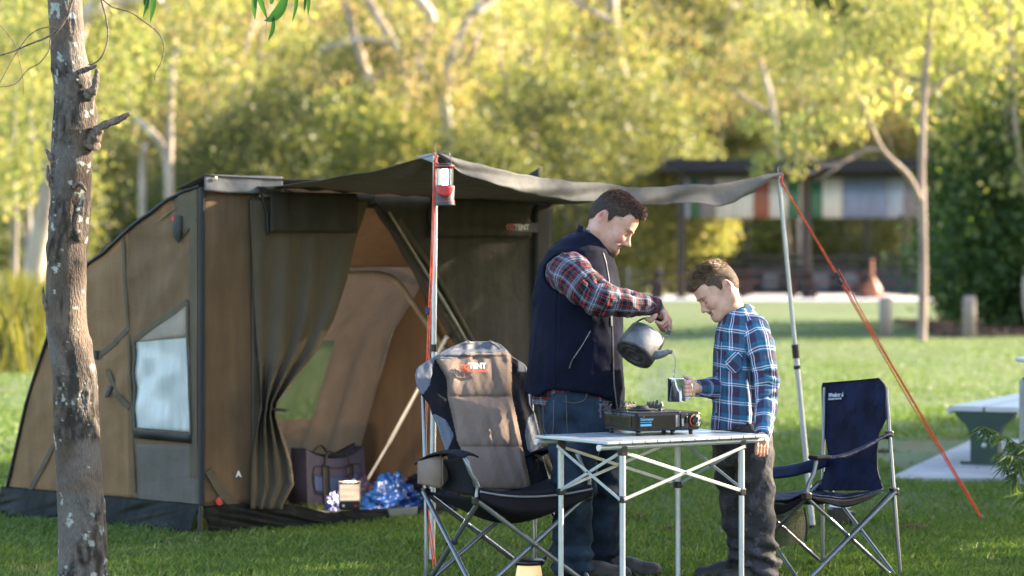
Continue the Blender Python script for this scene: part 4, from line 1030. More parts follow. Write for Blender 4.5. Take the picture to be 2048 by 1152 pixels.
sheet('groundsheet', lambda a, b: Rt(a, b * .97, .012), 4, 4, M_pvc, th=0)
hp = [Rt(-.0 + .02, .55, 1.38), Rt(.5, .55, 1.385), Rt(.80, .55, 1.385), Rt(.865, .555, 1.36), Rt(.91, .56, 1.28), Rt(.99, .50, .95), Rt(.985, .30, .55), Rt(.985, .05, .1)]
mb = MB(); mb.tube(hp[:3], .020, 10); mb.tube(spline(hp[2:5], 5), .024, 10); mb.tube(hp[4:], .018, 10)
mb.build('frame_hoop', basic('cream_sleeve_pole', (.50, .44, .36), .6, vscale=12), tent)
mb = MB(); mb.box(Rt(.62, .55, 1.36), (.07, .05, .04), RZ(.7), bev=.012); mb.build('hoop_joint', basic('cream_plastic', (.6, .55, .47), .5), tent)
# diagonal inner poles
pa, pb = P(742, 953, 15.6), P(856, 742, 15.2); pc2 = P(893, 674, 15.05)
mb = MB(); mb.tube([P(732, 965, 15.6), lerp(pa, pb, .35)], .009, 8); mb.tube([lerp(pa, pb, .33), pc2], .0125, 10); mb.build('frame_pole', basic('white_pole', (.62, .60, .56), .4, metal=.2), tent)
# ---- roof cover strip and valance at left (pale grey)
zR = 1.915
def vfn(a, b):
    u = lerp(-.005, .20, a); drop = interp(a, [0, .3, .75, .92, 1], [.075, .085, .085, .11, .05]); 
    p = A0 + TU * u + UP * (lerp(1.845 + .07 - drop, 1.925, b)); return p + NF * (.05 + .01 * sin(a * 13) * (1 - b))
sheet('roof_valance', vfn, 40, 8, basic('pale_grey_canvas', (.12, .12, .13), .7, vscale=10, bump=.4, bscale=20))
sheet('roof_cover', lambda a, b: Rt(lerp(-.01, 1.02, a), lerp(-.035, .10, b), lerp(1.925, ztop(.10) + .03, b) - .012 * abs(sin(a * 7))), 30, 4, M_roof)
mb = MB(); e0 = Sp(.0, 1.87, .0); mb.lathe([(0, 0), (.012, 0), (.012, .003), (.006, .004), (0, .004)], A0 + TU * .02 + NF * .062 + UP * 1.905, 12, basis(TU.normalized(), UP, NF)); mb.build('eyelet', basic('brass', (.5, .42, .25), .35, metal=.8), tent)
mb = MB(); tri = [P(1046, 356, 16.0), P(1077, 336, 16.0), P(1077, 372, 16.0)]; mb.add(tri + [p + Vector((.01, .01, 0)) for p in tri], [(0, 1, 2), (5, 4, 3), (0, 3, 4, 1), (1, 4, 5, 2), (2, 5, 3, 0)]); mb.build('roof_flap', M_black, tent)
# ---- awning
PLt = Vector((XatD(868, 12.7), 12.7, 1.975)); PRt = Vector((XatD(1557, 14.3), 14.3, 1.93))
BL = A0 + TU * .13 + UP * 1.865 + NF * .05; BR = A0 + TU * 1.0 + UP * 1.80 + NF * .02
def awn(a, b):
    back = lerp(BL, BR, a); front = lerp(PLt, PRt, a)
    p = lerp(back, front, b); s = 4 * a * (1 - a)
    p = p + UP * (-.115 * s * b ** 1.3 - .03 * sin(pi * b) * (1 - .4 * s))
    p = p + UP * (.016 * mn.noise(Vector((a * 8, b * 3, 2))) * b + .008 * mn.noise(Vector((a * 20, b * 5, 6))))
    # folds fanning out of the left pole corner
    dx, dy = a * 2.5, (1 - b) * 1.9; r = sqrt(dx * dx + dy * dy) + 1e-4; p = p + UP * .014 * sin(math.atan2(dy, dx) * 14) * math.exp(-r / .8) * min(1, r * 4)
    return p
sheet('awning', awn, 90, 40, M_roof, th=.003)
def awnv(a, b):
    top = awn(a, 1.0); s = 4 * a * (1 - a); h = .045 + .055 * (s ** .6) + .005 * sin(a * 9) + .004 * mn.noise(Vector((a * 16, 0, 3))) + .022 * math.exp(-((a - .80) / .07) ** 2)
    h *= min(1, 14 * a + .2) * min(1, 10 * (1 - a) + .15)
    out = .018 * sin(b * 5 + a * 20) * b + .02 * b
    return top + UP * (.012 - h * b) + NF * (.02 + out)
sheet('awning_valance', awnv, 110, 10, basic('awning_edge_canvas', (.12, .115, .11), .75, vscale=12, bump=.5, bscale=16, transl=.2), th=.003)
sheet('awning_corner', lambda a, b: lerp(PLt, lerp(BL, PLt, .9), a) + NF * (.01) + UP * (.012 - .055 * b * (1 - a)), 10, 4, basic('pale_grey_canvas2', (.26, .26, .28), .7, vscale=10))
# ---- poles
def pole(base, top, collars, label, r0=.013, r1=.010, split=.45):
    root = thing('awning_pole', label, 'pole', tuple(base), 'awning poles')
    d = top - base; ln = d.length
    mb = MB(); mb.tube([base, base + d * split], r0, 14); mb.build('lower_tube', M_alu, root)
    mb = MB(); mb.tube([base + d * split, top], r1, 14); mb.build('upper_tube', M_alu, root)
    for c_, h_ in collars:
        mb = MB(); mb.tube([base + d * (c_ - h_ / ln / 2), base + d * (c_ + h_ / ln / 2)], r0 * 1.28, 14); mb.build('collar', M_plast, root)
    mb = MB(); mb.tube([top, top + d.normalized() * .015, top + d.normalized() * .045], [r1 * .5, .003, .0025], 8); mb.build('tip_spike', M_steel, root)
    mb = MB(); mb.tube([base, base + d.normalized() * .03], r0 * 1.15, 12); mb.build('foot_cap', M_plast, root)
    return root
pole(Vector((XatD(864, 12.71), 12.71, 0)), Vector((XatD(871, 12.71), 12.71, 1.975)), [(.53, .035)], 'front awning pole with the lantern hanging from its top, behind the padded chair', .0145, .0125)
pole(Vector((XatD(1626, 14.37), 14.37, 0)), PRt + Vector((.0, .0, .0)), [(.505, .075), (.46, .02)], 'leaning awning pole between the boy and the blue chair', .0155, .012, .49)
# ---- ropes
def rope(pts, r, label, extra=None):
    root = thing('guy_rope', label, 'rope', tuple(pts[0][-1]), 'orange guy ropes')
    for pp in pts:
        mb = MB(); mb.tube(pp, r, 6); mb.build('strand', M_rope, root)
    return root
Dl = 12.66
r1 = rope([[P(869, 316, Dl), P(862, 520, Dl - .05), P(857, 620, Dl - .08), P(849, 850, Dl - .15), P(846, 965, Dl - .2)], [P(871, 318, Dl), P(866, 520, Dl - .05), P(861, 620, Dl - .1), P(853, 850, Dl - .2), P(848, 965, Dl - .22), P(866, 1090, 12.35), P(877, 1172, 12.3)], [P(846, 965, Dl - .2), P(860, 1080, 12.35), P(873, 1175, 12.3)]], .0034, 'orange guy rope dropping straight beside the front awning pole and padded chair')
mb = MB(); mb.box(P(857, 622, Dl - .09), (.03, .012, .035), None, bev=.004); mb.build('tensioner', basic('blue_black_plastic', (.02, .03, .09), .4), r1)
kn = MB(); kn.tube([P(866, 306, Dl), P(874, 314, Dl - .02), P(868, 322, Dl - .02), P(878, 330, Dl - .01)], .006, 7); kn.build('knot', M_rope, r1)
pg = P(1965, 1043, GD(1043)); top = PRt + Vector((0, -.01, -.015)); mid = lerp(top, pg, .275)
r2 = rope([[top, mid, lerp(mid, pg, .5) + Vector((-.010, 0, 0)), pg + Vector((-.004, 0, .01))], [top + Vector((.004, 0, 0)), mid + Vector((.008, 0, 0)), pg + Vector((0, 0, .012))], [mid + Vector((.012, 0, .03)), lerp(mid, pg, .3) + Vector((.016, 0, 0)), pg + Vector((.004, 0, .012))]], .0033, 'long orange guy rope slanting from the right pole to a peg in the lawn')
for dz in (0, -.035):
    mb = MB(); mb.box(mid + Vector((.006 - dz * .4, 0, dz)), (.04, .015, .018), Matrix.Rotation(.9, 3, 'Y'), bev=.004); mb.build('tensioner', M_plast, r2)
kn = MB(); kn.tube([top + Vector((-.02, 0, .0)), top + Vector((0, -.01, .02)), top + Vector((.02, -.01, .015)), top + Vector((.012, 0, -.02)), top + Vector((.03, 0, -.05))], .007, 7); kn.build('knot', M_rope, r2)
pk = thing('tent_peg', 'small metal peg in the lawn at the foot of the slanting orange rope', 'peg', tuple(pg))
mb = MB(); mb.tube([pg + Vector((-.025, 0, .035)), pg + Vector((.005, 0, .03)), pg + Vector((.02, 0, .012)), pg + Vector((.0, .0, -.05))], .004, 6); mb.build('hook', M_steel, pk)
# ---- hanging lantern
def hanging_lantern():
    D = 12.62; c = P(890, 370, D); s = FPX / D; zz = lambda y: P(0, y, D).z
    root = thing('lantern', 'lit red and black lantern hanging at the top of the front awning pole', 'lantern', (c.x, D, zz(410)))
    X = c.x; q = lambda prof, nm, mt, n=24: (lambda b: b.build(nm, mt, root))(MB().lathe([(r, zz(y)) for r, y in prof], (X, D, 0), n))
    q([(0, 327), (.030, 327), (.043, 329), (.046, 334), (.046, 337), (0, 337)], 'lid', M_plast)
    q([(.0465, 331), (.0475, 332.5), (.0465, 334)], 'red_band', M_red)
    q([(0, 371), (.044, 371), (.047, 373), (.044, 398), (.049, 409), (.049, 411), (0, 411)], 'base', basic('dark_grey_rubber', (.035, .04, .05), .5))
    # red shield on the base
    mb = MB()
    mb.grid(lambda u, v: Vector((X + .0505 * sin(lerp(-.95, .95, u)), D - .0505 * cos(lerp(-.95, .95, u)), zz(lerp(372, 373 + 22 * (1 - (2 * u - 1) ** 2) ** .5, v)))), 16, 4, .001); mb.build('red_shield', M_red, root)
    q([(.0475, 402), (.0485, 403), (.0475, 404)], 'red_line', M_red)
    q([(0, 338), (.0175, 338), (.019, 340), (.019, 368), (.016, 370), (0, 370)], 'lamp_tube', basic('lit_tube', (.9, .9, .85), .5, emis=((1, 1, .92), 1.1)))
    gl = mat_new('clear_globe'); b = gl.node_tree.nodes['Principled BSDF']; b.inputs['Transmission Weight'].default_value = 1; b.inputs['Roughness'].default_value = .03; b.inputs['IOR'].default_value = 1.1; b.inputs['Base Color'].default_value = (.9, .95, .93, 1)
    q([(.040, 337), (.040, 371)], 'globe', gl)
    for a in (.6, 2.2, 3.9, 5.4):
        mb = MB(); mb.tube([(X + .043 * cos(a), D + .043 * sin(a), zz(337)), (X + .043 * cos(a), D + .043 * sin(a), zz(371))], .0028, 6); mb.build('cage_rod', M_alu, root)
    mb = MB(); mb.tube([P(903, 328, D), P(902, 318, D), P(899, 306, D), P(897, 303, D), P(885, 306, D), P(873, 309, 12.68), P(868, 307, 12.7)], .0022, 6); mb.build('handle', M_steel, root)
hanging_lantern()
# ---- things in the tent
def bag():
    u0 = Vector((.80, .60, 0)).normalized(); n0 = Vector((.6, -.8, 0)); base = P(655, 1008, 15.75); base.z = .02
    root = thing('duffel_bag', 'purple and blue duffel bag with black straps standing inside the tent', 'bag', tuple(base))
    W, H, Dp = .42, .30, .22
    mp_ = basic('purple_nylon', (.035, .032, .065), .6, vscale=12, bump=.4, bscale=25); mbl = basic('blue_nylon', (.03, .06, .16), .6, vscale=12)
    def face(off):
        def fn(a, b):
            z = H * b; x = W * (a - .5) * (1 - .03 * b); top = .035 * (abs(a - .5) * 2) ** 2.2 * b - .03 * b * (1 - (2 * a - 1) ** 2)
            return base + u0 * x + UP * (z + top) + n0 * (off(a, b))
        return fn
    mb = MB(); mb.grid(face(lambda a, b: Dp / 2 * (1 - .25 * b) + .02 * sin(pi * a)), 20, 14); mb.grid(lambda a, b: face(lambda a_, b_: -Dp / 2 * (1 - .25 * b_) - .02 * sin(pi * a_))(1 - a, b), 20, 14)
    def endf(sgn):
        def fn(a, b):
            A_, B_ = face(lambda a_, b_: Dp / 2 * (1 - .25 * b_))(1 if sgn > 0 else 0, b), face(lambda a_, b_: -Dp / 2 * (1 - .25 * b_))(1 if sgn > 0 else 0, b)
            return lerp(A_, B_, a if sgn > 0 else 1 - a) + u0 * sgn * .03 * sin(pi * a) * sin(pi * b)
        return fn
    mb.grid(endf(1), 8, 12); mb.grid(endf(-1), 8, 12)
    mb.grid(lambda a, b: lerp(face(lambda a_, b_: Dp / 2 * .75 + .02 * sin(pi * a_))(a, 1), face(lambda a_, b_: -Dp / 2 * .75 - .02 * sin(pi * a_))(a, 1), b) - UP * .02 * sin(pi * b), 20, 6)
    mb.build('body', mp_, root)
    f2 = face(lambda a, b: Dp / 2 * (1 - .25 * b) + .02 * sin(pi * a) + .012)
    mb = MB(); mb.grid(lambda a, b: f2(lerp(.10, .86, a), lerp(.28, .60, b)), 16, 8, .006); mb.build('blue_panel', mbl, root)
    mb = MB(); f3 = face(lambda a, b: Dp / 2 * (1 - .25 * b) + .02 * sin(pi * a) + .020)
    mb.tube(spline([f3(.10, .30), f3(.07, .5), f3(.09, .70), f3(.16, .78), f3(.5, .80), f3(.82, .80), f3(.88, .7), f3(.9, .4), f3(.86, .26), f3(.5, .24), f3(.14, .24), f3(.10, .30)], 4), .003, 5); mb.build('piping', M_black, root)
    for a in (.27, .66):
        mb = MB(); mb.grid(lambda u, v, a=a: f3(a + (u - .5) * .11 + .03 * v * (1 if a > .5 else 0), lerp(.0, .84, v)) + n0 * .006, 3, 12, .004); mb.build('strap', M_black, root)
    mb = MB(); mb.tube(spline([face(lambda a, b: 0)(.05, 1) + UP * .01, face(lambda a, b: 0)(.5, 1) + UP * .015, face(lambda a, b: 0)(.97, 1) + UP * .02], 5), .007, 6); mb.build('zip', M_black, root)
    for k in (-1, 1):
        mb = MB(); mb.tube(spline([f3(.27, .84), f3(.32, 1.02) + UP * .03, f3(.5, 1.1) + UP * .0, f3(.62, 1.02) + UP * .03, f3(.69, .84)], 5) if k > 0 else spline([face(lambda a, b: -Dp * .36)(.3, 1), face(lambda a, b: -Dp * .2)(.45, 1) + UP * .07, face(lambda a, b: -Dp * .36)(.65, 1)], 5), .009, 7, flat=(1, .5)); mb.build('handle', M_black, root)
bag()
def lump(name, label, cat, c, size, mat, seed, amp=.3, freq=3, peak=None, rot=0):
    root_loc = (c.x, c.y, c.z); nu_, nv_ = 70, 44; V = []
    for j in range(nv_ + 1):
        for i in range(nu_ + 1):
            a = i / nu_ * 2 * pi; b = j / nv_ * pi / 2; d = Vector((cos(a) * cos(b), sin(a) * cos(b), sin(b)))
            n_ = 1 + amp * (mn.noise(d * freq + Vector((seed, 0, 0))) + .5 * mn.noise(d * freq * 2.3 + Vector((0, seed, 0)))) - .12 * amp * 2 * abs(sin(5 * mn.noise(d * freq * 1.1 + Vector((0, 0, seed))) * 3))
            p = Vector((d.x * size[0], d.y * size[1], d.z * size[2])) * n_
            if peak: p.z *= 1 + peak[1] * math.exp(-((p.x - peak[0]) / .09) ** 2)
            V.append(RZ(rot) @ p + c)
    F = [(j * (nu_ + 1) + i, j * (nu_ + 1) + i + 1, (j + 1) * (nu_ + 1) + i + 1, (j + 1) * (nu_ + 1) + i) for j in range(nv_) for i in range(nu_)]
    o = np_mesh(name, np.array([tuple(v) for v in V]), F, mat, smooth=True); tag(o, label, cat); return o
M_blue = basic('royal_blue_satin', (.008, .045, .19), .35, var=.5, vscale=9, bump=.5, bscale=20, bdist=.02)
cb = P(790, 1022, 15.25); cb.z = .03
lump('sleeping_bag', 'crumpled royal-blue satin sleeping bag spilling over the tent sill', 'sleeping bag', cb, (.17, .20, .12), M_blue, 3, .45, 2.6, (-.01, .5), .6)
cn = P(845, 1000, 15.6); cn.z = .03
lump('blanket', 'dark navy blanket bundled behind the blue sleeping bag', 'blanket', cn, (.22, .25, .17), basic('navy_cloth', (.012, .012, .03), .8), 8, .35, 2.4, None, .6)
cn2 = P(722, 1002, 15.55); cn2.z = .03
lump('jacket', 'dark purple jacket heaped between the duffel bag and blue sleeping bag', 'jacket', cn2, (.17, .17, .16), basic('dark_purple_cloth', (.03, .022, .05), .8), 18, .4, 2.4, None, .6)
cs = P(666, 1012, 15.0); cs.z = .05
m = mat_new('patterned_cloth'); b = m.node_tree.nodes['Principled BSDF']; tc = N(m, 'ShaderNodeTexCoord'); vo = N(m, 'ShaderNodeTexVoronoi'); vo.inputs['Scale'].default_value = 55; L(m, tc.outputs['Object'], vo.inputs[0]); cr = N(m, 'ShaderNodeValToRGB'); L(m, vo.outputs[0], cr.inputs[0]); cr.color_ramp.interpolation = 'CONSTANT'; e = cr.color_ramp.elements; e[0].color = (.02, .02, .08, 1); e[1].position = .35; e[1].color = (.25, .28, .6, 1); L(m, cr.outputs[0], b.inputs['Base Color'])
lump('pyjama_bundle', 'small blue and white patterned cloth bundle left of the lit lantern in the tent', 'cloth', cs, (.05, .06, .09), m, 5, .35, 2.6)
def tent_lantern():
    D = 14.85; root = thing('camp_lantern', 'glowing box-shaped lantern standing on the tent sill beside the blue sleeping bag', 'lantern', tuple(P(699, 1020, D)))
    zz = lambda y: P(0, y, D).z; X0, X1 = P(677, 0, D).x, P(720, 0, D).x; Xc = (X0 + X1) / 2; wd = X1 - X0; R = RZ(.12)
    mb = MB(); mb.box((Xc, D, (zz(967) + zz(1000)) / 2), (wd * .94, .075, zz(967) - zz(1000)), R, bev=.006); 
    m = mat_new('glowing_panel'); b = m.node_tree.nodes['Principled BSDF']; tc = N(m, 'ShaderNodeTexCoord'); mpn = N(m, 'ShaderNodeMapping'); mpn.inputs['Scale'].default_value = (6, 6, 30); L(m, tc.outputs['Object'], mpn.inputs[0]); nz = N(m, 'ShaderNodeTexNoise'); nz.inputs['Scale'].default_value = 1.2; L(m, mpn.outputs[0], nz.inputs['Vector'])
    cr = N(m, 'ShaderNodeValToRGB'); L(m, nz.outputs[0], cr.inputs[0]); e = cr.color_ramp.elements; e[0].position = .35; b.inputs['Base Color'].default_value = (.12, .1, .08, 1); e[0].color = (.75, .38, .22, 1); e[1].position = .62; e[1].color = (1, .88, .62, 1); L(m, cr.outputs[0], b.inputs['Emission Color']); b.inputs['Emission Strength'].default_value = .17
    mb.build('light_panel', m, root)
    mb = MB()
    for sx in (-1, 1): mb.box((Xc + sx * wd * .48, D - .01, (zz(965) + zz(1003)) / 2), (.005, .085, zz(965) - zz(1003)), R)
    mb.build('side_rail', M_alu, root)['kind'] = 'stuff'
    mb = MB(); mb.box((Xc, D, zz(965)), (wd * 1.03, .09, .012), R, bev=.004); mb.tube([(Xc + .0, D, zz(965)), (Xc + .03, D, zz(959)), (Xc + .055, D, zz(964))], .003, 5); mb.build('top', M_plast, root)
    mb = MB(); mb.box((Xc, D, (zz(1001) + zz(1019)) / 2), (wd * .95, .085, zz(1001) - zz(1019)), R, bev=.008); mb.build('base', M_plast, root)
    for dx in (-.03, .035):
        mb = MB(); mb.lathe([(0, 0), (.008, 0), (.008, .006), (0, .007)], (Xc + dx, D - .046, zz(1010)), 10, Matrix.Rotation(radians(90), 3, 'X')); mb.build('knob', M_red if dx > 0 else M_white, root)
    ld = bpy.data.lights.new('lantern_light', 'POINT'); ld.energy = 3.6; ld.color = (1, .78, .55); ld.shadow_soft_size = .03
    lo = bpy.data.objects.new('lantern_light', ld); COL.objects.link(lo); lo.parent = root; lo.location = Vector((Xc, D + .06, zz(945))) - root.location
tent_lantern()
mb = MB(); fc = P(783, 1026, 15.05)
mb.grid(lambda u, v: A0 + TU * (front_uz(783, 1030)[0] + (u - .5) * .085 * sqrt(max(0, 1 - v * v)) ) + NF * (.10 + .01 * v) + UP * (.078 - .105 * v), 14, 10, .004); mb.build('sill_flap', basic('grey_green_flap', (.10, .12, .115), .6), tent)
# ---- ground lantern
def ground_lantern():
    D = 11.9; X = XatD(1058, D); root = thing('ground_lantern', 'round glowing amber lantern with black lid on the grass below the table', 'lantern', (X, D, 0))
    mb = MB(); mb.lathe([(0, .122), (.060, .122), (.070, .118), (.071, .104), (.066, .098), (0, .098)], (X, D, 0), 28); mb.build('lid', M_plast, root)
    m = basic('amber_glow', (.8, .6, .35), .5, emis=((1, .66, .30), .13), vscale=14)
    mb = MB(); mb.lathe([(.050, .098), (.055, .08), (.060, .05), (.062, .02)], (X, D, 0), 28); mb.build('shade', m, root)
    mb = MB(); mb.lathe([(0, .022), (.066, .022), (.068, .0), (0, 0)], (X, D, 0), 28); mb.build('base', M_plast, root)
    mb = MB(); mb.lathe([(0, .098), (.012, .098), (.012, .03), (0, .03)], (X, D, 0), 12); mb.build('lamp_tube', basic('amber_tube', (1, .9, .6), .5, emis=((1, .85, .5), .8)), root)
ground_lantern()
# ================================================================== FOLDING TABLE
TF = Vector((.395, 10.99, 0)); E1 = Vector((.829, .559, 0)); E2 = Vector((-.559, .829, 0)); TZ = .712
def tp(a, b, z=0): return TF + E1 * a + E2 * b + UP * z
RT = basis(E1, E2, UP)
M_tabtop = basic('table_aluminium', (.50, .55, .62), .3, metal=.55, var=.10, vscale=9, bump=.06, bscale=200, bdist=.001)
def table():
    root = thing('folding_table', 'silver folding camp table with slatted roll-up top between the man and the boy', 'table', tuple(tp(.43, .265)))
    for k in range(13):
        w_ = .86 / 13; mb = MB()
        mb.box(tp((k + .5) * w_, .265, TZ - .006), (w_ - .004, .53, .012), RT, bev=.0022); mb.build('slat', M_tabtop, root)
    for b in (.035, .495):
        mb = MB(); mb.tube([tp(-.012, b, TZ - .026), tp(.872, b, TZ - .026)], .011, 12); mb.build('rail', M_alu, root)
        for a in (-.016, .874):
            mb = MB(); mb.tube([tp(a - .004, b, TZ - .026), tp(a + .004, b, TZ - .026)], .0135, 14); mb.build('end_cap', basic('ivory_cap', (.62, .60, .58), .5), root)
    LG = {}
    for i, a in enumerate((.11, .75)):
        for j, b in enumerate((.04, .49)):
            LG[i, j] = (a, b)
            mb = MB(); mb.tube([tp(a, b, 0), tp(a, b, .465)], .0118, 14); mb.tube([tp(a, b, .465), tp(a, b, TZ - .03)], .0140, 14); mb.build('leg', M_alu, root)
            mb = MB(); mb.box(tp(a, b, .465), (.030, .030, .030), RT, bev=.004); mb.box(tp(a + (.018 if i == 0 else -.018), b, .465), (.016, .012, .018), RT, bev=.003); mb.build('hub', M_plast, root)
            mb = MB(); mb.box(tp(a, b, TZ - .042), (.034, .032, .042), RT, bev=.004); mb.build('corner_bracket', M_plast, root)
            mb = MB(); mb.tube([tp(a, b, 0), tp(a, b, .02)], .015, 12); mb.build('foot', M_plast, root)
    def bar(p, q, off):
        d = (q - p).normalized(); s = off.normalized(); u = s.cross(d).normalized(); R = basis(d, s, u); mb = MB()
        mb.box((p + q) / 2 + off, ((q - p).length + .012, .004, .014), R, bev=.0015); mb.build('brace', M_alu, root)
    def xb(l0, l1, off):
        a0, b0 = LG[l0]; a1, b1 = LG[l1]
        bar(tp(a0, b0, .468), tp(a1, b1, TZ - .05), off); bar(tp(a0, b0, TZ - .05), tp(a1, b1, .468), off * .55)
        c = (tp(a0, b0, .468) + tp(a1, b1, TZ - .05)) / 2; mb = MB(); mb.tube([c, c + off * 1.35], .004, 8); mb.build('rivet', M_steel, root)
    xb((0, 0), (1, 0), E2 * -.018); xb((0, 1), (1, 1), E2 * .018); xb((0, 0), (0, 1), E1 * -.018); xb((1, 0), (1, 1), E1 * .018)
table()
# ------------------------------------------------------------------ gas stove
def stove():
    O = Vector((.532, 11.34, 0)); s1 = Vector((.875, .485, 0)); s2 = Vector((-.485, .875, 0)); R = basis(s1, s2, UP)
    q = lambda a, b, z: O + s1 * a + s2 * b + UP * z
    root = thing('gas_stove', 'black portable gas stove with pan supports and red dial on the folding table', 'stove', tuple(q(.17, .14, TZ)))
    z0, z1 = TZ + .019, TZ + .098
    gl = basic('glossy_black', (.008, .008, .010), .2, vscale=20, spec=.35)
    mb = MB(); mb.box(q(.168, .14, (z0 + z1) / 2), (.336, .28, z1 - z0), R, bev=.012); mb.build('body', gl, root)
    mb = MB(); mb.box(q(.12, .14, z1 + .001), (.225, .262, .006), R, bev=.003); mb.build('top_plate', basic('satin_black', (.02, .02, .022), .3), root)
    for a, b in ((.03, .03), (.30, .03), (.03, .25), (.30, .25), (.2, .02)):
        mb = MB(); mb.lathe([(0, TZ + .0005), (.009, TZ + .0005), (.011, TZ + .02), (0, TZ + .02)], q(a, b, 0), 12); mb.build('foot', M_plast, root)
    # left end: vent slots
    mb = MB(); mb.box(q(-.0015, .145, z0 + .042), (.003, .215, .045), R, bev=.002); mb.build('vent_panel', basic('brown_reflect_black', (.05, .04, .02), .25, metal=.6), root)  # brownish reflection on the vents put into the panel colour
    vs_ = MB()
    for k in range(12): vs_.box(q(-.0035, .07 + k * .013, z0 + .042), (.002, .006, .030), R)
    o = vs_.build('vent_slot', M_plast, root); o['kind'] = 'stuff'
    # front face panel
    mb = MB(); mb.box(q(.105, -.0015, z0 + .041), (.185, .003, .056), R, bev=.001); mb.build('front_panel', gl, root)
    Rf = basis(s1, UP, -s2)
    blue = basic('blue_print', (.03, .22, .45), .5, vscale=20)
    text_mesh('print', 'Gasmaster', .0155, blue, root, q(.020, -.0034, z0 + .053), Rf, bold=.0004)
    text_mesh('print', 'PORTABLE COOKER', .0062, blue, root, q(.021, -.0034, z0 + .040), Rf, bold=.0002)
    mb = MB(); mb.box(q(.049, -.0036, z0 + .028), (.056, .0012, .009), R); mb.build('blue_bar', blue, root)
    mb = MB(); mb.add([q(.036, -.0038, z0 + .062), q(.040, -.0038, z0 + .062), q(.038, -.0038, z0 + .070)], [(0, 1, 2)]); mb.build('flame_mark', blue, root)
    # lever cluster
    for a, w_, c in ((.206, .010, basic('grey_label', (.22, .22, .24), .5, vscale=90, var=.5)), (.217, .004, basic('grey_label2', (.15, .15, .17), .5, vscale=120, var=.6))):
        mb = MB(); mb.box(q(a, -.002, z0 + .042), (w_, .003, .05), R); mb.build('instruction_label', c, root)
    mb = MB(); mb.box(q(.243, -.003, z0 + .042), (.034, .006, .06), R, bev=.002); mb.build('lever_plate', M_plast, root)
    Rv = basis(UP, -s1, -s2)
    text_mesh('print', 'LOCK', .012, M_white, root, q(.235, -.0066, z0 + .020), Rv, bold=.0003)
    mb = MB(); mb.box(q(.252, -.008, z0 + .046), (.008, .010, .03), R, bev=.002); mb.build('lever', gl, root)
    # dial
    kc = q(.300, -.001, z0 + .041)
    Rk = basis(s1, UP, -s2)
    mb = MB(); mb.lathe([(0, 0), (.030, 0), (.030, .003), (.0, .003)], kc, 28, Rk); mb.build('dial_plate', M_plast, root)
    mb = MB(); mb.lathe([(0, .003), (.020, .003), (.018, .016), (0, .017)], kc, 24, Rk); mb.box(kc + Rk @ Vector((0, 0, .018)), (.006, .032, .006), Rk @ Matrix.Rotation(-.5, 3, 'Z'), bev=.002); kn = mb.build('knob', M_plast, root)
    for a0, a1, c in ((1.75, 2.3, (.6, .45, .05)), (2.3, 3.7, (.6, .06, .02)), (3.7, 4.2, (.5, .03, .02))):
        mb = MB(); mb.grid(lambda u, v, a0=a0, a1=a1: kc + Rk @ Vector((lerp(.0235, .0285, v) * cos(lerp(a0, a1, u)), lerp(.0235, .0285, v) * sin(lerp(a0, a1, u)), .0045)), 10, 1, .001); mb.build('dial_scale', basic('dial_colour', c, .5), root)
    # burner + pan support
    bc = q(.115, .14, 0); ir = basic('black_iron', (.022, .021, .021), .45, bump=.3, bscale=90, vscale=40, bdist=.002)
    mb = MB(); mb.lathe([(0, z1 + .004), (.055, z1 + .004), (.06, z1 + .010), (.035, z1 + .012), (.03, z1 + .022), (.022, z1 + .026), (0, z1 + .024)], (bc.x, bc.y, 0), 24); mb.build('burner', ir, root)
    mb = MB()
    mb.lathe([(.098, z1 + .008), (.104, z1 + .008), (.104, z1 + .014), (.098, z1 + .014), (.098, z1 + .008)], (bc.x, bc.y, 0), 36); mb.build('support_ring', ir, root)
    for k in range(4):
        a = k * pi / 2 + .35; d = s1 * cos(a) + s2 * sin(a); sd = Vector((-d.y, d.x, 0)); mb = MB(); Rr = basis(d, sd, UP)
        mb.box(bc + d * .075 + UP * (z1 + .026), (.075, .0035, .012), Rr, bev=.001)
        for t in (.045, .065, .085, .105): mb.box(bc + d * t + UP * (z1 + .035), (.010, .004, .010), Rr @ Matrix.Rotation(.3, 3, 'Y'), bev=.001)
        mb.box(bc + d * .104 + UP * (z1 + .013), (.012, .006, .03), Rr); mb.box(bc + d * .113 + UP * (z1 + .036), (.006, .006, .018), Rr @ Matrix.Rotation(-.25, 3, 'Y'))
        mb.build('pan_support', ir, root)
    mb = MB(); mb.tube([q(-.012, .20, z1 - .005), q(-.02, .21, z1 + .012), q(-.003, .2, z1 + .03), q(-.018, .19, z1 + .022), q(-.025, .17, z1 + .004)], .004, 6); mb.tube([q(-.02, .23, z1), q(0.0, .235, z1 + .035)], .005, 6); mb.build('wire_catch', ir, root)
stove()
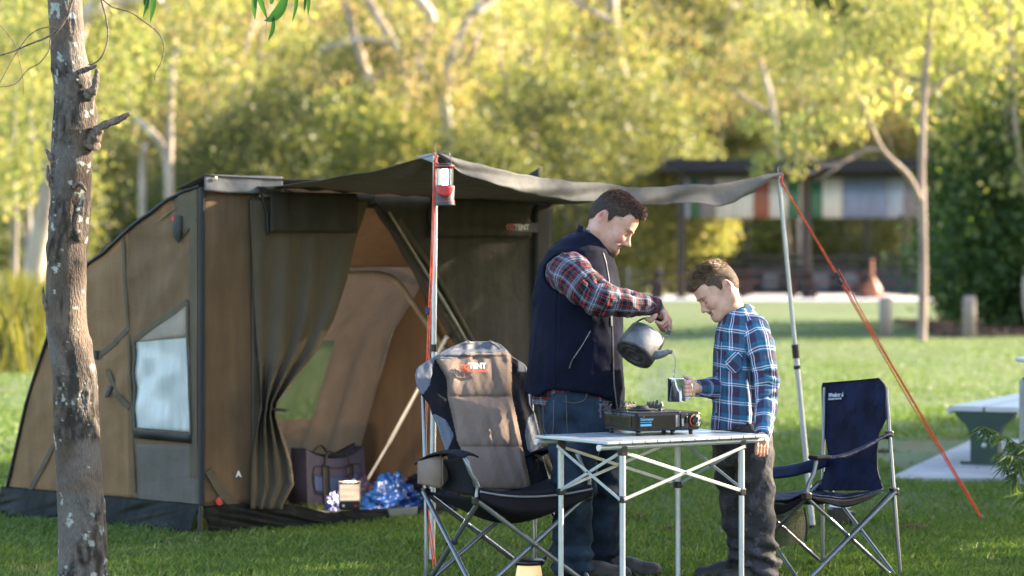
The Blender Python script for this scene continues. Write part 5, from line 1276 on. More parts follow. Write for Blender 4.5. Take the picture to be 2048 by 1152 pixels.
# ------------------------------------------------------------------ kettle, water, mug, steam
KC = P(1281, 690, 11.75); KA = Vector((.52, .45, .725)).normalized(); KD = Vector((.83, -.447, -.32)); KD = (KD - KA * KD.dot(KA)).normalized(); KS = KA.cross(KD)
RK = basis(KD, KS, KA)
def kq(d, a, s=0): return KC + KD * d + KA * a + KS * s
M_soot = basic('sooty_aluminium', (.15, .145, .15), .5, metal=.3, var=.5, vscale=14, bump=.35, bscale=60, bdist=.003, var2=(.30, .29, .30))
M_sootb = basic('sooty_base', (.03, .028, .026), .6, metal=.2, var=.6, vscale=22, bump=.6, bscale=50, bdist=.003, var2=(.10, .09, .085))
def kettle():
    root = thing('kettle', 'sooty old metal kettle tipped to pour, held by the man over the stove', 'kettle', tuple(KC))
    mb = MB(); mb.lathe([(.086, -.058), (.090, -.052), (.0915, -.044), (.090, 0), (.086, .045), (.083, .056), (.079, .062), (.05, .070), (0, .074)], KC, 48, RK); mb.build('body', M_soot, root)
    mb = MB(); prof = [(.0905, -.0535), (.089, -.060), (.084, -.0625), (.078, -.0605), (.066, -.0605), (.062, -.063), (.056, -.063), (.053, -.060), (.034, -.0595), (.031, -.0625), (.025, -.0625), (.022, -.0595), (.008, -.059), (0, -.059)]
    mb.lathe(prof, KC, 48, RK); mb.build('base', M_sootb, root)
    mb = MB(); mb.lathe([(.060, .066), (.056, .074), (.03, .080), (.0, .082)], KC, 36, RK); mb.lathe([(0, .082), (.008, .084), (.013, .094), (.010, .100), (0, .102)], KC, 16, RK); mb.build('lid', M_soot, root)
    mb = MB(); mb.lathe([(.0825, .058), (.0845, .060), (.0825, .063)], KC, 48, RK); mb.build('rim', M_soot, root)
    sp = spline([kq(.070, -.025), kq(.100, -.012), kq(.120, .004), kq(.131, .018), kq(.146, .024)], 4)
    mb = MB(); mb.tube(sp, [lerp(.030, .0085, (i / (len(sp) - 1)) ** .6) for i in range(len(sp))], 14, caps=False)
    mb.tube([sp[-1], sp[-1] + (sp[-1] - sp[-2]).normalized() * .003], [.0085, .010], 14, caps=False); mb.build('spout', M_soot, root)
    for sg in (-1, 1):
        mb = MB(); mb.box(kq(sg * .074, .066), (.012, .022, .022), RK, bev=.003); mb.tube([kq(sg * .074, .075, -.012), kq(sg * .074, .075, .012)], .004, 8); mb.build('lug', M_soot, root)
    bl_ = spline([kq(-.074, .075), kq(-.080, .100), kq(-.062, .132), kq(-.03, .150), kq(.0, .156), kq(.035, .152), kq(.068, .132), kq(.084, .100), kq(.074, .075)], 6)
    mb = MB(); mb.tube(bl_, .0042, 8); mb.build('bail_handle', M_soot, root)
    mb = MB(); mb.tube(bl_[18:31], .008, 10); mb.build('grip', M_plast, root)
    mb = MB(); mb.tube([kq(.074, .112), kq(.088, .118), kq(.086, .105), kq(.078, .10)], .006, 8); mb.build('handle_knot', basic('green_black_tape', (.02, .04, .025), .6), root)
    return sp[-1]
tip = kettle()
MUGC = P(1353, 803, 11.66)
def water():
    m = mat_new('pouring_water'); b = m.node_tree.nodes['Principled BSDF']; b.inputs['Base Color'].default_value = (.85, .9, .9, 1); b.inputs['Transmission Weight'].default_value = .75; b.inputs['Roughness'].default_value = .08; b.inputs['IOR'].default_value = 1.33
    tc = N(m, 'ShaderNodeTexCoord'); nz = N(m, 'ShaderNodeTexNoise'); nz.inputs['Scale'].default_value = 120; L(m, tc.outputs['Object'], nz.inputs['Vector']); bp = N(m, 'ShaderNodeBump'); bp.inputs['Strength'].default_value = .8; L(m, nz.outputs[0], bp.inputs['Height']); L(m, bp.outputs[0], b.inputs['Normal'])
    end = P(1347, 775, 11.66); a = tip + Vector((.004, 0, -.004))
    pts = [a, a + Vector((.006, -.006, -.012)), a + Vector((.013, -.012, -.04)), lerp(a, end, .62) + Vector((.004, 0, .0)), end]
    s = spline(pts, 7); mb = MB(); mb.tube(s, [.0042 + .0012 * sin(i * 1.7) + .0012 * sin(i * 4.1) for i in range(len(s))], 8, flat=(1, .7)); o = mb.build('water_stream', m)
    tag(o, 'thin twisting stream of water falling from the kettle spout into the steel mug', 'water')
water()
def mug():
    root = thing('mug', 'shiny stainless steel mug held out by the boy under the kettle', 'mug', tuple(MUGC))
    m = basic('mirror_steel', (.75, .75, .76), .09, metal=1, var=.04, vscale=4, aniso=(1, 1, .1)); h = 46.5 / FPX * 11.66; r = 18 / FPX * 11.66
    mb = MB(); mb.lathe([(0, .0), (r * .95, 0), (r, .003), (r, h - .003), (r * 1.03, h), (r * 1.0, h + .001), (r * .96, h - .002), (r * .96, .004), (0, .004)], MUGC, 48); mb.build('cup', m, root)
    mb = MB(); c = MUGC; mb.tube(spline([c + Vector((r, 0, h * .86)), c + Vector((r + .022, .002, h * .84)), c + Vector((r + .027, .003, h * .5)), c + Vector((r + .02, .002, h * .2)), c + Vector((r, 0, h * .16))], 5), .004, 8, flat=(1, 1.6)); mb.build('handle', m, root)
mug()
def steam():
    m = mat_new('steam'); ntt = m.node_tree; ntt.nodes.remove(ntt.nodes['Principled BSDF']); pv = N(m, 'ShaderNodeVolumePrincipled'); pv.inputs['Color'].default_value = (.95, .97, 1, 1)
    tc = N(m, 'ShaderNodeTexCoord'); mp = N(m, 'ShaderNodeMapping'); mp.inputs['Scale'].default_value = (1, 1, .7); L(m, tc.outputs['Object'], mp.inputs[0]); nz = N(m, 'ShaderNodeTexNoise'); nz.inputs['Scale'].default_value = 16; nz.inputs['Detail'].default_value = 3; nz.inputs['Distortion'].default_value = 1.0; L(m, mp.outputs[0], nz.inputs['Vector'])
    g = N(m, 'ShaderNodeTexGradient', gradient_type='SPHERICAL'); mp2 = N(m, 'ShaderNodeMapping'); mp2.inputs['Scale'].default_value = (7.5, 7.5, 5.2); L(m, tc.outputs['Object'], mp2.inputs[0]); L(m, mp2.outputs[0], g.inputs[0])
    mr = N(m, 'ShaderNodeMapRange'); L(m, nz.outputs[0], mr.inputs[0]); mr.inputs[1].default_value = .42; mr.inputs[2].default_value = .75; mr.inputs[3].default_value = 0; mr.inputs[4].default_value = 12
    mu = N(m, 'ShaderNodeMath', operation='MULTIPLY'); L(m, mr.outputs[0], mu.inputs[0]); L(m, g.outputs[0], mu.inputs[1]); L(m, mu.outputs[0], pv.inputs['Density']); L(m, pv.outputs[0], m.node_tree.nodes['Material Output'].inputs['Volume'])
    c = P(1318, 768, 11.8); mb = MB(); mb.box((0, 0, 0), (.28, .24, .38)); o = mb.build('steam', m); o.location = c
    tag(o, 'faint wisp of steam drifting between the kettle and the steel mug', 'steam', kind='stuff')
steam()
# ================================================================== FOLDING ARMCHAIRS
def tube_part(root, nm, pts, r, mat, n=10, flat=None):
    mb = MB(); mb.tube(pts, r, n, flat=flat); return mb.build(nm, mat, root)
def quad_frame(root, RL, r, f, w_, d_, hz, mat, R0=.0105, spread=.02, hub=True):
    """folding x-frame: returns seat corners / feet"""
    RR = RL + r * w_; FL = RL + f * d_; FR = RR + f * d_
    feet = {'RL': RL, 'RR': RR, 'FL': FL + f * spread, 'FR': FR + f * spread}
    hubs = {k: Vector((p.x, p.y, hz)) for k, p in (('RL', RL), ('RR', RR), ('FL', FL), ('FR', FR))}
    nrm = {('FL', 'FR'): f, ('RL', 'RR'): -f, ('RL', 'FL'): -r, ('RR', 'FR'): r}
    for (a, b), n_ in nrm.items():
        for k, (p, q) in enumerate(((a, b), (b, a))):
            o = n_ * (.012 * (1 if k else -1)); tube_part(root, 'leg', [feet[p] + UP * .012 + o, hubs[q] + o], R0, mat)
        c = (feet[a] + feet[b] + hubs[a] + hubs[b]) / 4
        mb = MB(); mb.tube([c - n_ * .028, c + n_ * .028], .006, 8); mb.build('pivot', M_plast, root)
    for k in feet:
        mb = MB(); mb.tube([feet[k] + UP * .0, feet[k] + UP * .028], [.017, .014], 10); mb.build('foot', M_plast, root)
    for k in hubs:
        mb = MB(); mb.box(hubs[k], (.036, .036, .034), basis(r, f, UP) if False else RZ(math.atan2(r.y, r.x)), bev=.006); mb.build('hub', M_plast, root)
    return feet, hubs
M_brown = canvas('taupe_ripstop', (.19, .135, .11), (.26, .19, .155), 0, streak=(2, 2, 2), bump=.5)
M_meshg = basic('grey_blue_mesh', (.12, .13, .165), .6, vscale=220, var=.35, bump=.4, bscale=320, bdist=.001)
M_chblack = basic('chair_black', (.009, .009, .014), .8, spec=.2, vscale=9, var=.3, bump=.4, bscale=14)
M_navy = basic('navy_polyester', (.006, .010, .036), .7, vscale=8, var=.4, spec=.12, bump=.9, bscale=9, bdist=.03, var2=(.012, .02, .06))
def padded_chair():
    f = Vector((.47, -.883, 0)); r = Vector((.883, .47, 0)); RL = Vector((-.389, 11.95, 0))
    root = thing('camp_chair', 'high-backed padded taupe and black folding camp chair left of the man', 'chair', tuple(RL + r * .28 + f * .25), 'folding camp chairs')
    feet, hubs = quad_frame(root, RL, r, f, .56, .50, .42, M_steel, .0115)
    # uprights up to the top of the back
    for k, top in (('RL', P(845, 745, 12.12)), ('RR', P(1060, 735, 12.40))):
        tube_part(root, 'upright', [feet[k] + UP * .012, hubs[k], top], .0105, M_steel)
    # padded back
    ys = [684, 690, 700, 715, 727, 735, 750, 765, 785, 808, 830, 860, 900, 930, 960, 985]
    xl = [935, 915, 893, 868, 850, 836, 833, 835, 843, 860, 868, 880, 893, 903, 925, 945]
    xr = [985, 1000, 1012, 1024, 1045, 1053, 1056, 1057, 1056, 1058, 1070, 1077, 1083, 1089, 1098, 1104]
    bl_y = [690, 716, 757, 793, 881, 911, 985]; bl_x = [869, 869, 893, 895, 914, 928, 950]
    br_y = [700, 713, 790, 881, 967, 985]; br_x = [1018, 1023, 1024, 1043, 1061, 1064]
    def cls(x, y):
        L_, R_ = np.interp(y, bl_y, bl_x), np.interp(y, br_y, br_x)
        if y < np.interp(x, [862, 880, 905, 950, 952, 985, 1010, 1024], [720, 719, 717, 705, 706, 707, 701, 706]): return 1
        if L_ <= x <= R_: return 0
        if x < L_:
            if x < np.interp(y, [722, 735, 770, 800], [868, 866, 860, 838]) and y < 800: return 1
            if 828 < y < 905 and x < np.interp(y, [828, 840, 870, 905], [870, 892, 908, 893]): return 1
            return 2
        if y < 745 and x > 1036: return 1
        if 822 < y < 925 and x > np.interp(y, [822, 835, 870, 900, 925], [1075, 1056, 1050, 1056, 1088]): return 1
        return 2
    nu, nv = 130, 150; vs = []; px = []
    for j in range(nv + 1):
        y = lerp(985, 684, j / nv); b = (985 - y) / 301; L_, R_ = np.interp(y, ys, xl), np.interp(y, ys, xr)
        for i in range(nu + 1):
            a = i / nu; x = L_ + (R_ - L_) * a
            D = 11.80 + .33 * b ** .9 + .26 * (x - 852) / 218
            bl2, br2 = np.interp(y, bl_y, bl_x), np.interp(y, br_y, br_x)
            seg = 0
            for (s0, s1) in ((700, 793), (793, 893), (893, 978)):
                if s0 <= y <= s1: seg = max(seg, sin(pi * (y - s0) / (s1 - s0))) ** .28 if y > s0 else 0
            inn = min(1, max(0, min(x - bl2, br2 - x) / 8))
            puff = .042 * (seg if inn > 0 else .6) * (.35 + .65 * inn) + .012 * min(1, min(a, 1 - a) * 12)
            puff += .010 * mn.noise(Vector((x * .035, y * .012, 2))) + .010 * mn.noise(Vector(((x - y * .3) * .06, y * .010, 7))) + .002 * mn.noise(Vector(((x + y * .4) * .12, y * .03, 9))) 
            if y < 712: puff += .018 * abs(sin((x - 872) / 47.0))
            D -= puff - .05 * abs(a - .5) * 0 + .03 * (abs(a - .5) * 2) ** 3
            p = P(x, y, D); vs.append(p); px.append((x, y))
    groups = {0: [], 1: [], 2: []}; W = nu + 1
    for j in range(nv):
        for i in range(nu):
            q = (j * W + i, j * W + i + 1, (j + 1) * W + i + 1, (j + 1) * W + i); cx_ = sum(px[k][0] for k in q) / 4; cy_ = sum(px[k][1] for k in q) / 4
            groups[cls(cx_, cy_)].append(q)
    for g, (nm, mt) in {0: ('back_panel', M_brown), 1: ('mesh_panel', M_meshg), 2: ('side_band', M_chblack)}.items():
        used_ = sorted({k for q in groups[g] for k in q}); mp_ = {k: i for i, k in enumerate(used_)}
        o = np_mesh(nm, np.array([tuple(vs[k]) for k in used_]), [tuple(mp_[k] for k in q) for q in groups[g]], mt, root, smooth=True)
        sm = o.modifiers.new('thick', 'SOLIDIFY'); sm.thickness = .012; sm.offset = 1 if False else -1
    # outer piping
    rim = [P(np.interp(y, ys, xl) - .5, y, 11.80 + .33 * ((985 - y) / 301) ** .9 + .26 * (np.interp(y, ys, xl) - 852) / 218 + .02) for y in np.linspace(980, 684, 50)] + [P(np.interp(y, ys, xr) + .5, y, 11.80 + .33 * ((985 - y) / 301) ** .9 + .26 * (np.interp(y, ys, xr) - 852) / 218 + .02) for y in np.linspace(684, 980, 50)]
    tube_part(root, 'piping', rim, .003, basic('grey_piping', (.25, .25, .28), .6), 6)
    # seat pad, sling and underside
    c0, c1, c2, c3 = hubs['RL'] + UP * .0, hubs['RR'], hubs['FL'] + UP * .01, hubs['FR'] + UP * .0
    def seat(off, sag):
        def fn(a, b):
            p = lerp(lerp(c0, c1, a), lerp(c2, c3, a), b); s = 4 * a * (1 - a); return p + UP * (off - sag * s * (.35 + .65 * sin(pi * min(1, b * 1.0) * .8 + .3))) + f * (.03 * (1 - s) * b)
        return fn
    mb = MB(); mb.grid(seat(.03, .055), 30, 20, .02); mb.build('seat', M_chblack, root)
    mb = MB(); mb.grid(lambda a, b: seat(.038, .055)(lerp(.22, .74, a), lerp(.12, .93, b)), 20, 16, .012); mb.build('seat_pad', M_brown, root)
    mb = MB(); mb.grid(lambda a, b: seat(.0, .135)(a, b) , 30, 20, .004); mb.build('seat_sling', M_chblack, root)
    fe = [seat(.033, .055)(a, 1.0) + f * .006 for a in np.linspace(0, 1, 24)]; tube_part(root, 'front_piping', fe, .005, basic('grey_piping2', (.2, .2, .23), .6), 6)
    mb = MB(); mb.grid(lambda a, b: lerp(seat(.03, .055)(a, 1.0), seat(.0, .135)(a, 1.0), b) + f * .004 * sin(pi * b), 24, 4, .003); mb.build('front_skirt', M_chblack, root)
    # left arm: curved metal tube and cloth rest with cup pouch
    ap = spline([hubs['FL'] + UP * .0, P(955, 970, 11.51), P(944, 950, 11.50), P(934, 926, 11.50), P(925, 911, 11.53), P(905, 905, 11.65)], 6)
    tube_part(root, 'arm_tube', ap, .0115, M_steel, 10)
    apr = [p + r * .56 for p in ap]; tube_part(root, 'arm_tube', apr, .0115, M_steel, 10)
    for off in (Vector((0, 0, 0)), r * .54):
        al = spline([P(934, 917, 11.50), P(915, 909, 11.56), P(885, 909, 11.68), P(862, 916, 11.80), P(842, 930, 11.93)], 6)
        mb = MB(); n_ = len(al) - 1
        def fa(a, b, al=al):
            k = min(int(a * n_), n_ - 1); p = lerp(al[k], al[k + 1], a * n_ - k); return p + off + r * (b - .35) * .085 + UP * (.012 * sin(pi * b))
        mb.grid(fa, 24, 5, .008); mb.build('armrest', M_chblack, root)
    # side cloth under the arm and brown pouch
    mb = MB(); mb.grid(lambda a, b: lerp(lerp(P(842, 930, 11.93), P(925, 912, 11.53), a), lerp(hubs['RL'] + UP * .03, hubs['FL'] + UP * .02, a), b) + r * .02 * sin(pi * a) * sin(pi * b), 20, 12, .004); mb.build('side_cloth', M_chblack, root)
    mb = MB()
    def pouch(a, b):
        x = lerp(839, 884, a); yt = lerp(924, 912, a); yb = lerp(966, 975, a); y = lerp(yt, yb, b); return P(x, y, 11.88 - .14 * a - .05 * sin(pi * a) - .03 * sin(pi * b)) 
    mb.grid(pouch, 14, 12, .01); mb.build('cup_pouch', M_brown, root)
    mb = MB(); mb.grid(lambda a, b: pouch(a, .36) + Vector((0, -.006, .006 * (b - .5))) + UP * (.016 * (b - .5)), 14, 2, .006); mb.build('pouch_trim', M_chblack, root)
    mb = MB(); mb.grid(lambda a, b: P(lerp(884, 896, a), lerp(lerp(914, 920, a), lerp(972, 958, a), b), 11.70 + .05 * a), 6, 10, .004); mb.build('pouch_side', canvas('taupe2', (.16, .12, .10), (.22, .17, .15), 0), root)
    # logo
    lo = P(946, 733, 11.97 + .26 * (946 - 852) / 218 - .052)
    pl = lambda x, y: P(x, y, 11.80 + .33 * ((985 - y) / 301) ** .9 + .26 * (x - 852) / 218 - .082)
    xa = (pl(1000, 735) - pl(900, 735)).normalized(); za = (pl(946, 715) - pl(946, 755)); za = (za - xa * za.dot(xa)).normalized(); RR_ = basis(xa, za, xa.cross(za))
    mo = basic('orange_print', (.75, .10, .03), .6)
    text_mesh('logo', 'OZ', .036, mo, root, pl(919, 735), RR_, shear=.25, bold=.0018); text_mesh('logo', 'TENT', .036, M_white, root, pl(937, 732), RR_, bold=.0018)
    text_mesh('logo', 'GECKO LOUNGER', .0165, mo, root, pl(922, 742), RR_, bold=.0006)
padded_chair()
def navy_chair():
    f = Vector((-.87, -.48, 0)).normalized(); rr_ = Vector((.48, -.87, 0)).normalized()   # from far rear corner to near rear corner
    RRp = Vector((1.758, 12.15, 0)); RLp = RRp - rr_ * .56
    root = thing('camp_chair', 'navy blue high-backed folding camp chair right of the boy', 'chair', tuple(RRp + f * .25 - rr_ * .28), 'folding camp chairs')
    feet, hubs = quad_frame(root, RLp, rr_, f, .56, .49, .405, M_steel, .0095)
    topR = P(1772, 775, 12.24); topL = P(1649, 775, 12.72)
    tube_part(root, 'upright', [feet['RR'] + Vector((.03, 0, .012)), hubs['RR'] + Vector((0, 0, 0)), topR], .0095, M_steel)
    tube_part(root, 'upright', [feet['RL'] + UP * .012, hubs['RL'], topL], .0095, M_steel)
    ys = [757, 768, 775, 835, 840, 865, 905, 940, 965, 980]
    xl = [1655, 1645, 1644, 1645, 1646, 1650, 1657, 1652, 1635, 1618]
    xr = [1757, 1767, 1770, 1771, 1770, 1757, 1753, 1754, 1761, 1767]
    def back(a, b):
        y = lerp(980, 757 + 10 * (1 - a), b); x = lerp(np.interp(y, ys, xl), np.interp(y, ys, xr), a); k = (1772 - x) / 125
        D = 12.14 + .52 * k + .07 * b - .04 * sin(pi * a) * (1 - b) + .035 * sin(pi * a) - (.03 * sin(pi * min(1, max(0, (b - .68) / .32))) * sin(pi * a)) - (1 - b) ** 6 * .08
        D += .010 * mn.noise(Vector((x * .03, y * .03, 4))) + .006 * mn.noise(Vector(((x + y * .5) * .06, y * .02, 9)))
        return P(x, y, D)
    mb = MB(); mb.grid(back, 50, 80, .006); mb.build('backrest', M_navy, root)
    tube_part(root, 'top_binding', [back(a, 1.0) for a in np.linspace(0, 1, 20)] , .004, M_chblack, 6)
    tube_part(root, 'side_binding', [back(1, b) for b in np.linspace(0, 1, 30)], .003, M_chblack, 6)
    tube_part(root, 'side_binding', [back(0, b) for b in np.linspace(0, 1, 30)], .003, M_chblack, 6)
    def seat(a, b):
        bk = back(a, 0); fr = lerp(hubs['FL'], hubs['FR'], a) + UP * .01; s = 4 * a * (1 - a)
        p = lerp(bk, fr, b) - UP * (.055 * s * (.35 + .65 * b) + .03 * sin(pi * b)) + UP * .006 * mn.noise(Vector((a * 5, b * 5, 1))); return p
    mb = MB(); mb.grid(seat, 30, 30, .008); mb.build('seat', M_navy, root)
    mb = MB(); mb.grid(lambda a, b: seat(a, 1) - UP * (.012 + .05 * b * (1 - (2 * a - 1) ** 2)) + f * .004, 20, 4, .004); mb.build('front_skirt', M_chblack, root)
    mb = MB(); mb.grid(lambda a, b: seat(1, a) - UP * (.004 + .035 * b * sin(pi * a)) , 20, 4, .004); mb.build('side_skirt', M_chblack, root)
    # near arm
    arm = spline([P(1780, 868, 12.20), P(1765, 870, 12.17), P(1735, 886, 12.10), P(1700, 902, 12.04), P(1672, 910, 11.99), P(1632, 912, 11.94)], 6); n_ = len(arm) - 1
    def fa(a, b):
        k = min(int(a * n_), n_ - 1); p = lerp(arm[k], arm[k + 1], a * n_ - k); w_ = lerp(.03, .075, min(1, a * 1.3)); return p + (rr_ * (b - .5)) * w_ + UP * (.02 * (b - .5) * (1 - a) - .010 * abs(b - .5)) 
    mb = MB(); mb.grid(fa, 40, 4, .012); mb.build('armrest', M_navy, root)
    mb = MB(); mb.box(P(1640, 915, 11.94), (.09, .07, .02), RZ(.5), bev=.008); mb.build('arm_pad', M_chblack, root)
    mb = MB(); mb.box(P(1778, 868, 12.2), (.035, .03, .03), RZ(.5), bev=.006); mb.build('arm_clip', M_plast, root)
    tube_part(root, 'arm_tube', spline([hubs['FR'], P(1617, 970, 11.92), P(1628, 945, 11.93), P(1633, 918, 11.94)], 5), .0098, M_steel)
    # far arm
    dv = -rr_ * .54
    def fb(a, b):
        k = min(int(a * n_), n_ - 1); p = lerp(arm[k], arm[k + 1], a * n_ - k) + dv; return p + UP * ((b - .5) * .075 - .035 * a + .02) + rr_ * (b - .5) * .02
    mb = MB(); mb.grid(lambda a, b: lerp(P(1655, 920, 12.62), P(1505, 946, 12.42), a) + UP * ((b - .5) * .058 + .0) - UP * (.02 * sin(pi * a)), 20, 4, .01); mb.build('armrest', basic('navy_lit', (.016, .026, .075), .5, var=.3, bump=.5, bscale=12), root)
    tube_part(root, 'arm_tube', [hubs['FL'], P(1495, 960, 12.40)], .0098, M_steel)
    # mesh cup net below the far arm
    m = mat_new('black_net'); b_ = m.node_tree.nodes['Principled BSDF']; b_.inputs['Base Color'].default_value = (.012, .012, .012, 1); tcn = N(m, 'ShaderNodeTexCoord'); ch = N(m, 'ShaderNodeTexChecker'); ch.inputs['Scale'].default_value = 260; L(m, tcn.outputs['Object'], ch.inputs['Vector']); tpn = N(m, 'ShaderNodeBsdfTransparent'); mx = N(m, 'ShaderNodeMixShader'); ml = N(m, 'ShaderNodeMath', operation='MULTIPLY'); ml.inputs[1].default_value = .55; L(m, ch.outputs['Fac'], ml.inputs[0]); L(m, ml.outputs[0], mx.inputs[0]); L(m, b_.outputs[0], mx.inputs[1]); L(m, tpn.outputs[0], mx.inputs[2]); L(m, mx.outputs[0], m.node_tree.nodes['Material Output'].inputs[0])
    mb = MB(); mb.grid(lambda a, b: P(lerp(1540, 1612, a), lerp(1000 + 22 * a, lerp(1100, 1082, a), b), 12.2 + .1 * a - .05 * sin(pi * a)), 10, 8); mb.build('net_pocket', m, root)
    tube_part(root, 'net_edge', [P(1540, 1036, 12.18), P(1575, 1033, 12.2), P(1608, 1024, 12.28)], .003, M_plast, 6)
    tube_part(root, 'strap', spline([P(1609, 1015, 12.25), P(1614, 1050, 12.25), P(1611, 1083, 12.25)], 4), .006, M_plast, 6, flat=(1, .4))
    # print
    c = back(.16, .885); xa = (back(.8, .88) - back(.2, .88)).normalized(); za = back(.5, .95) - back(.5, .8); za = (za - xa * za.dot(xa)).normalized(); nn = xa.cross(za); R_ = basis(xa, za, nn)
    wp = basic('grey_print', (.50, .52, .58), .6)
    c1_ = back(.15, .875) + nn * .016
    text_mesh('print', 'Wanderer', .026, wp, root, c1_, R_, bold=.0015); text_mesh('print', 'CAMPING & OUTDOOR', .0115, wp, root, c1_ - za * .019, R_, bold=.0006)
    e = c1_ + xa * .118; mb = MB(); mb.add([e + za * -.010, e + xa * .022 - za * .010, e + xa * .011 + za * .014], [(0, 1, 2)]); mb.build('tent_mark', wp, root)
navy_chair()
def small_pot():  # unidentified black item with a white top; it gives no light
    D = GD(1052); c = P(1680, 1052, D); root = thing('lawn_item', 'small black lamp with a white dome lying on the lawn seen beneath the blue chair', 'lamp', (c.x, D, 0))
    mb = MB(); mb.box((c.x - .01, D, .055), (.10, .09, .10), RZ(.3), bev=.012); mb.box((c.x + .055, D + .02, .04), (.05, .06, .08), RZ(.3), bev=.008); mb.build('body', M_plast, root)
    mb = MB(); mb.lathe([(.06, 0), (.055, .02), (.03, .035), (0, .04)], (c.x, D, .108), 20); mb.build('dome', M_white, root)
small_pot()
# ================================================================== PEOPLE
from mathutils.bvhtree import BVHTree
class Field:
    """signed distance field on a grid; smooth unions; meshed with surface nets"""
    def __init__(s, lo, hi, h):
        s.lo = np.array(lo, float); s.h = h; s.n = np.ceil((np.array(hi) - s.lo) / h).astype(int) + 1
        s.v = np.full(tuple(s.n), .25, dtype=np.float32)
    def _sl(s, lo, hi):
        a = np.clip(np.floor((np.array(lo) - s.lo) / s.h).astype(int), 0, s.n - 1); b = np.clip(np.ceil((np.array(hi) - s.lo) / s.h).astype(int) + 1, 1, s.n)
        if np.any(b - a < 2): return None
        sl = tuple(slice(int(a[i]), int(b[i])) for i in range(3))
        ax = [(s.lo[i] + s.h * np.arange(a[i], b[i])).astype(np.float32) for i in range(3)]
        return sl, ax[0][:, None, None], ax[1][None, :, None], ax[2][None, None, :]
    def op(s, fn, lo, hi, k=.01, sub=False):
        m = k + 3 * s.h + .004
        r = s._sl(np.array(lo) - m, np.array(hi) + m)
        if r is None: return s
        sl, X, Y, Z = r; d = fn(X, Y, Z).astype(np.float32); v = s.v[sl]
        if sub: d = -d; hh = np.maximum(k - np.abs(v - d), 0) / max(k, 1e-6); s.v[sl] = np.maximum(v, d) + hh * hh * k * .25
        else: hh = np.maximum(k - np.abs(v - d), 0) / max(k, 1e-6); s.v[sl] = np.minimum(v, d) - hh * hh * k * .25
        return s
    def cap(s, a, b, ra, rb=None, k=.01, sub=False):
        rb = ra if rb is None else rb; a = np.array(a, float); b = np.array(b, float); ab = b - a; L2 = float(ab @ ab) + 1e-12
        def fn(X, Y, Z):
            t = np.clip(((X - a[0]) * ab[0] + (Y - a[1]) * ab[1] + (Z - a[2]) * ab[2]) / L2, 0, 1)
            return np.sqrt((X - a[0] - ab[0] * t) ** 2 + (Y - a[1] - ab[1] * t) ** 2 + (Z - a[2] - ab[2] * t) ** 2) - (ra + (rb - ra) * t)
        R = max(ra, rb); return s.op(fn, np.minimum(a, b) - R, np.maximum(a, b) + R, k, sub)
    def chain(s, pts, rs, k=.02, sub=False):
        for i in range(len(pts) - 1): s.cap(pts[i], pts[i + 1], rs[i], rs[i + 1], k, sub)
        return s
    def ell(s, c, r, R=None, k=.01, sub=False):
        c = np.array(c, float); r = np.array(r, float); M = np.eye(3) if R is None else np.array(R)   # columns = local axes
        def fn(X, Y, Z):
            x, y, z = X - c[0], Y - c[1], Z - c[2]
            l = [x * M[0][i] + y * M[1][i] + z * M[2][i] for i in range(3)]
            k0 = np.sqrt((l[0] / r[0]) ** 2 + (l[1] / r[1]) ** 2 + (l[2] / r[2]) ** 2); k1 = np.sqrt((l[0] / r[0] ** 2) ** 2 + (l[1] / r[1] ** 2) ** 2 + (l[2] / r[2] ** 2) ** 2) + 1e-9
            return k0 * (k0 - 1) / k1
        e = np.sqrt(((M * r[None, :]) ** 2).sum(1)); return s.op(fn, c - e, c + e, k, sub)
    def loft(s, rows, k=.02, tilt=None, grow=0.0):
        """rows: (z, cx, cy, rx, ry) descending or ascending z"""
        rows = sorted(rows); zs = [q[0] for q in rows]; A = np.array(rows)
        def fn(X, Y, Z):
            f = lambda i: np.interp(Z.ravel(), zs, A[:, i]).astype(np.float32)[None, None, :]
            cx_, cy_, rx, ry = f(1), f(2), f(3) + grow, f(4) + grow; q = np.sqrt(((X - cx_) / rx) ** 2 + ((Y - cy_) / ry) ** 2); d = (q - 1) * np.minimum(rx, ry)
            return np.maximum(d, np.maximum(Z - zs[-1], zs[0] - Z))
        lo = (min(A[:, 1] - A[:, 3]) - grow, min(A[:, 2] - A[:, 4]) - grow, zs[0]); hi = (max(A[:, 1] + A[:, 3]) + grow, max(A[:, 2] + A[:, 4]) + grow, zs[-1]); return s.op(fn, lo, hi, k)
    def cut(s, fn):
        """keep where fn(X,Y,Z) < 0"""
        r = s._sl(s.lo, s.lo + s.h * s.n); sl, X, Y, Z = r; s.v = np.maximum(s.v, fn(X, Y, Z).astype(np.float32)); return s
    def mesh(s):
        v = s.v; ins = v < 0; n = v.shape
        c = np.zeros((n[0] - 1, n[1] - 1, n[2] - 1), np.int8)
        for i in (0, 1):
            for j in (0, 1):
                for k in (0, 1): c += ins[i:n[0] - 1 + i, j:n[1] - 1 + j, k:n[2] - 1 + k]
        act = (c > 0) & (c < 8); idx = np.argwhere(act); ids = np.full(c.shape, -1, np.int32); ids[act] = np.arange(len(idx))
        cor = [(i, j, k) for i in (0, 1) for j in (0, 1) for k in (0, 1)]; acc = np.zeros((len(idx), 3)); cnt = np.zeros(len(idx))
        vals = {q: v[idx[:, 0] + q[0], idx[:, 1] + q[1], idx[:, 2] + q[2]] for q in cor}
        for q in cor:
            for ax in range(3):
                if q[ax] == 0:
                    p = list(q); p[ax] = 1; p = tuple(p); a, b = vals[q], vals[p]; m = (a < 0) != (b < 0); t = np.where(m, a / np.where(m, a - b, 1), 0)
                    pos = np.tile(np.array(q, float), (len(idx), 1)); pos[:, ax] += t; acc[m] += pos[m]; cnt[m] += 1
        V = (idx + acc / cnt[:, None]) * s.h + s.lo; F = []
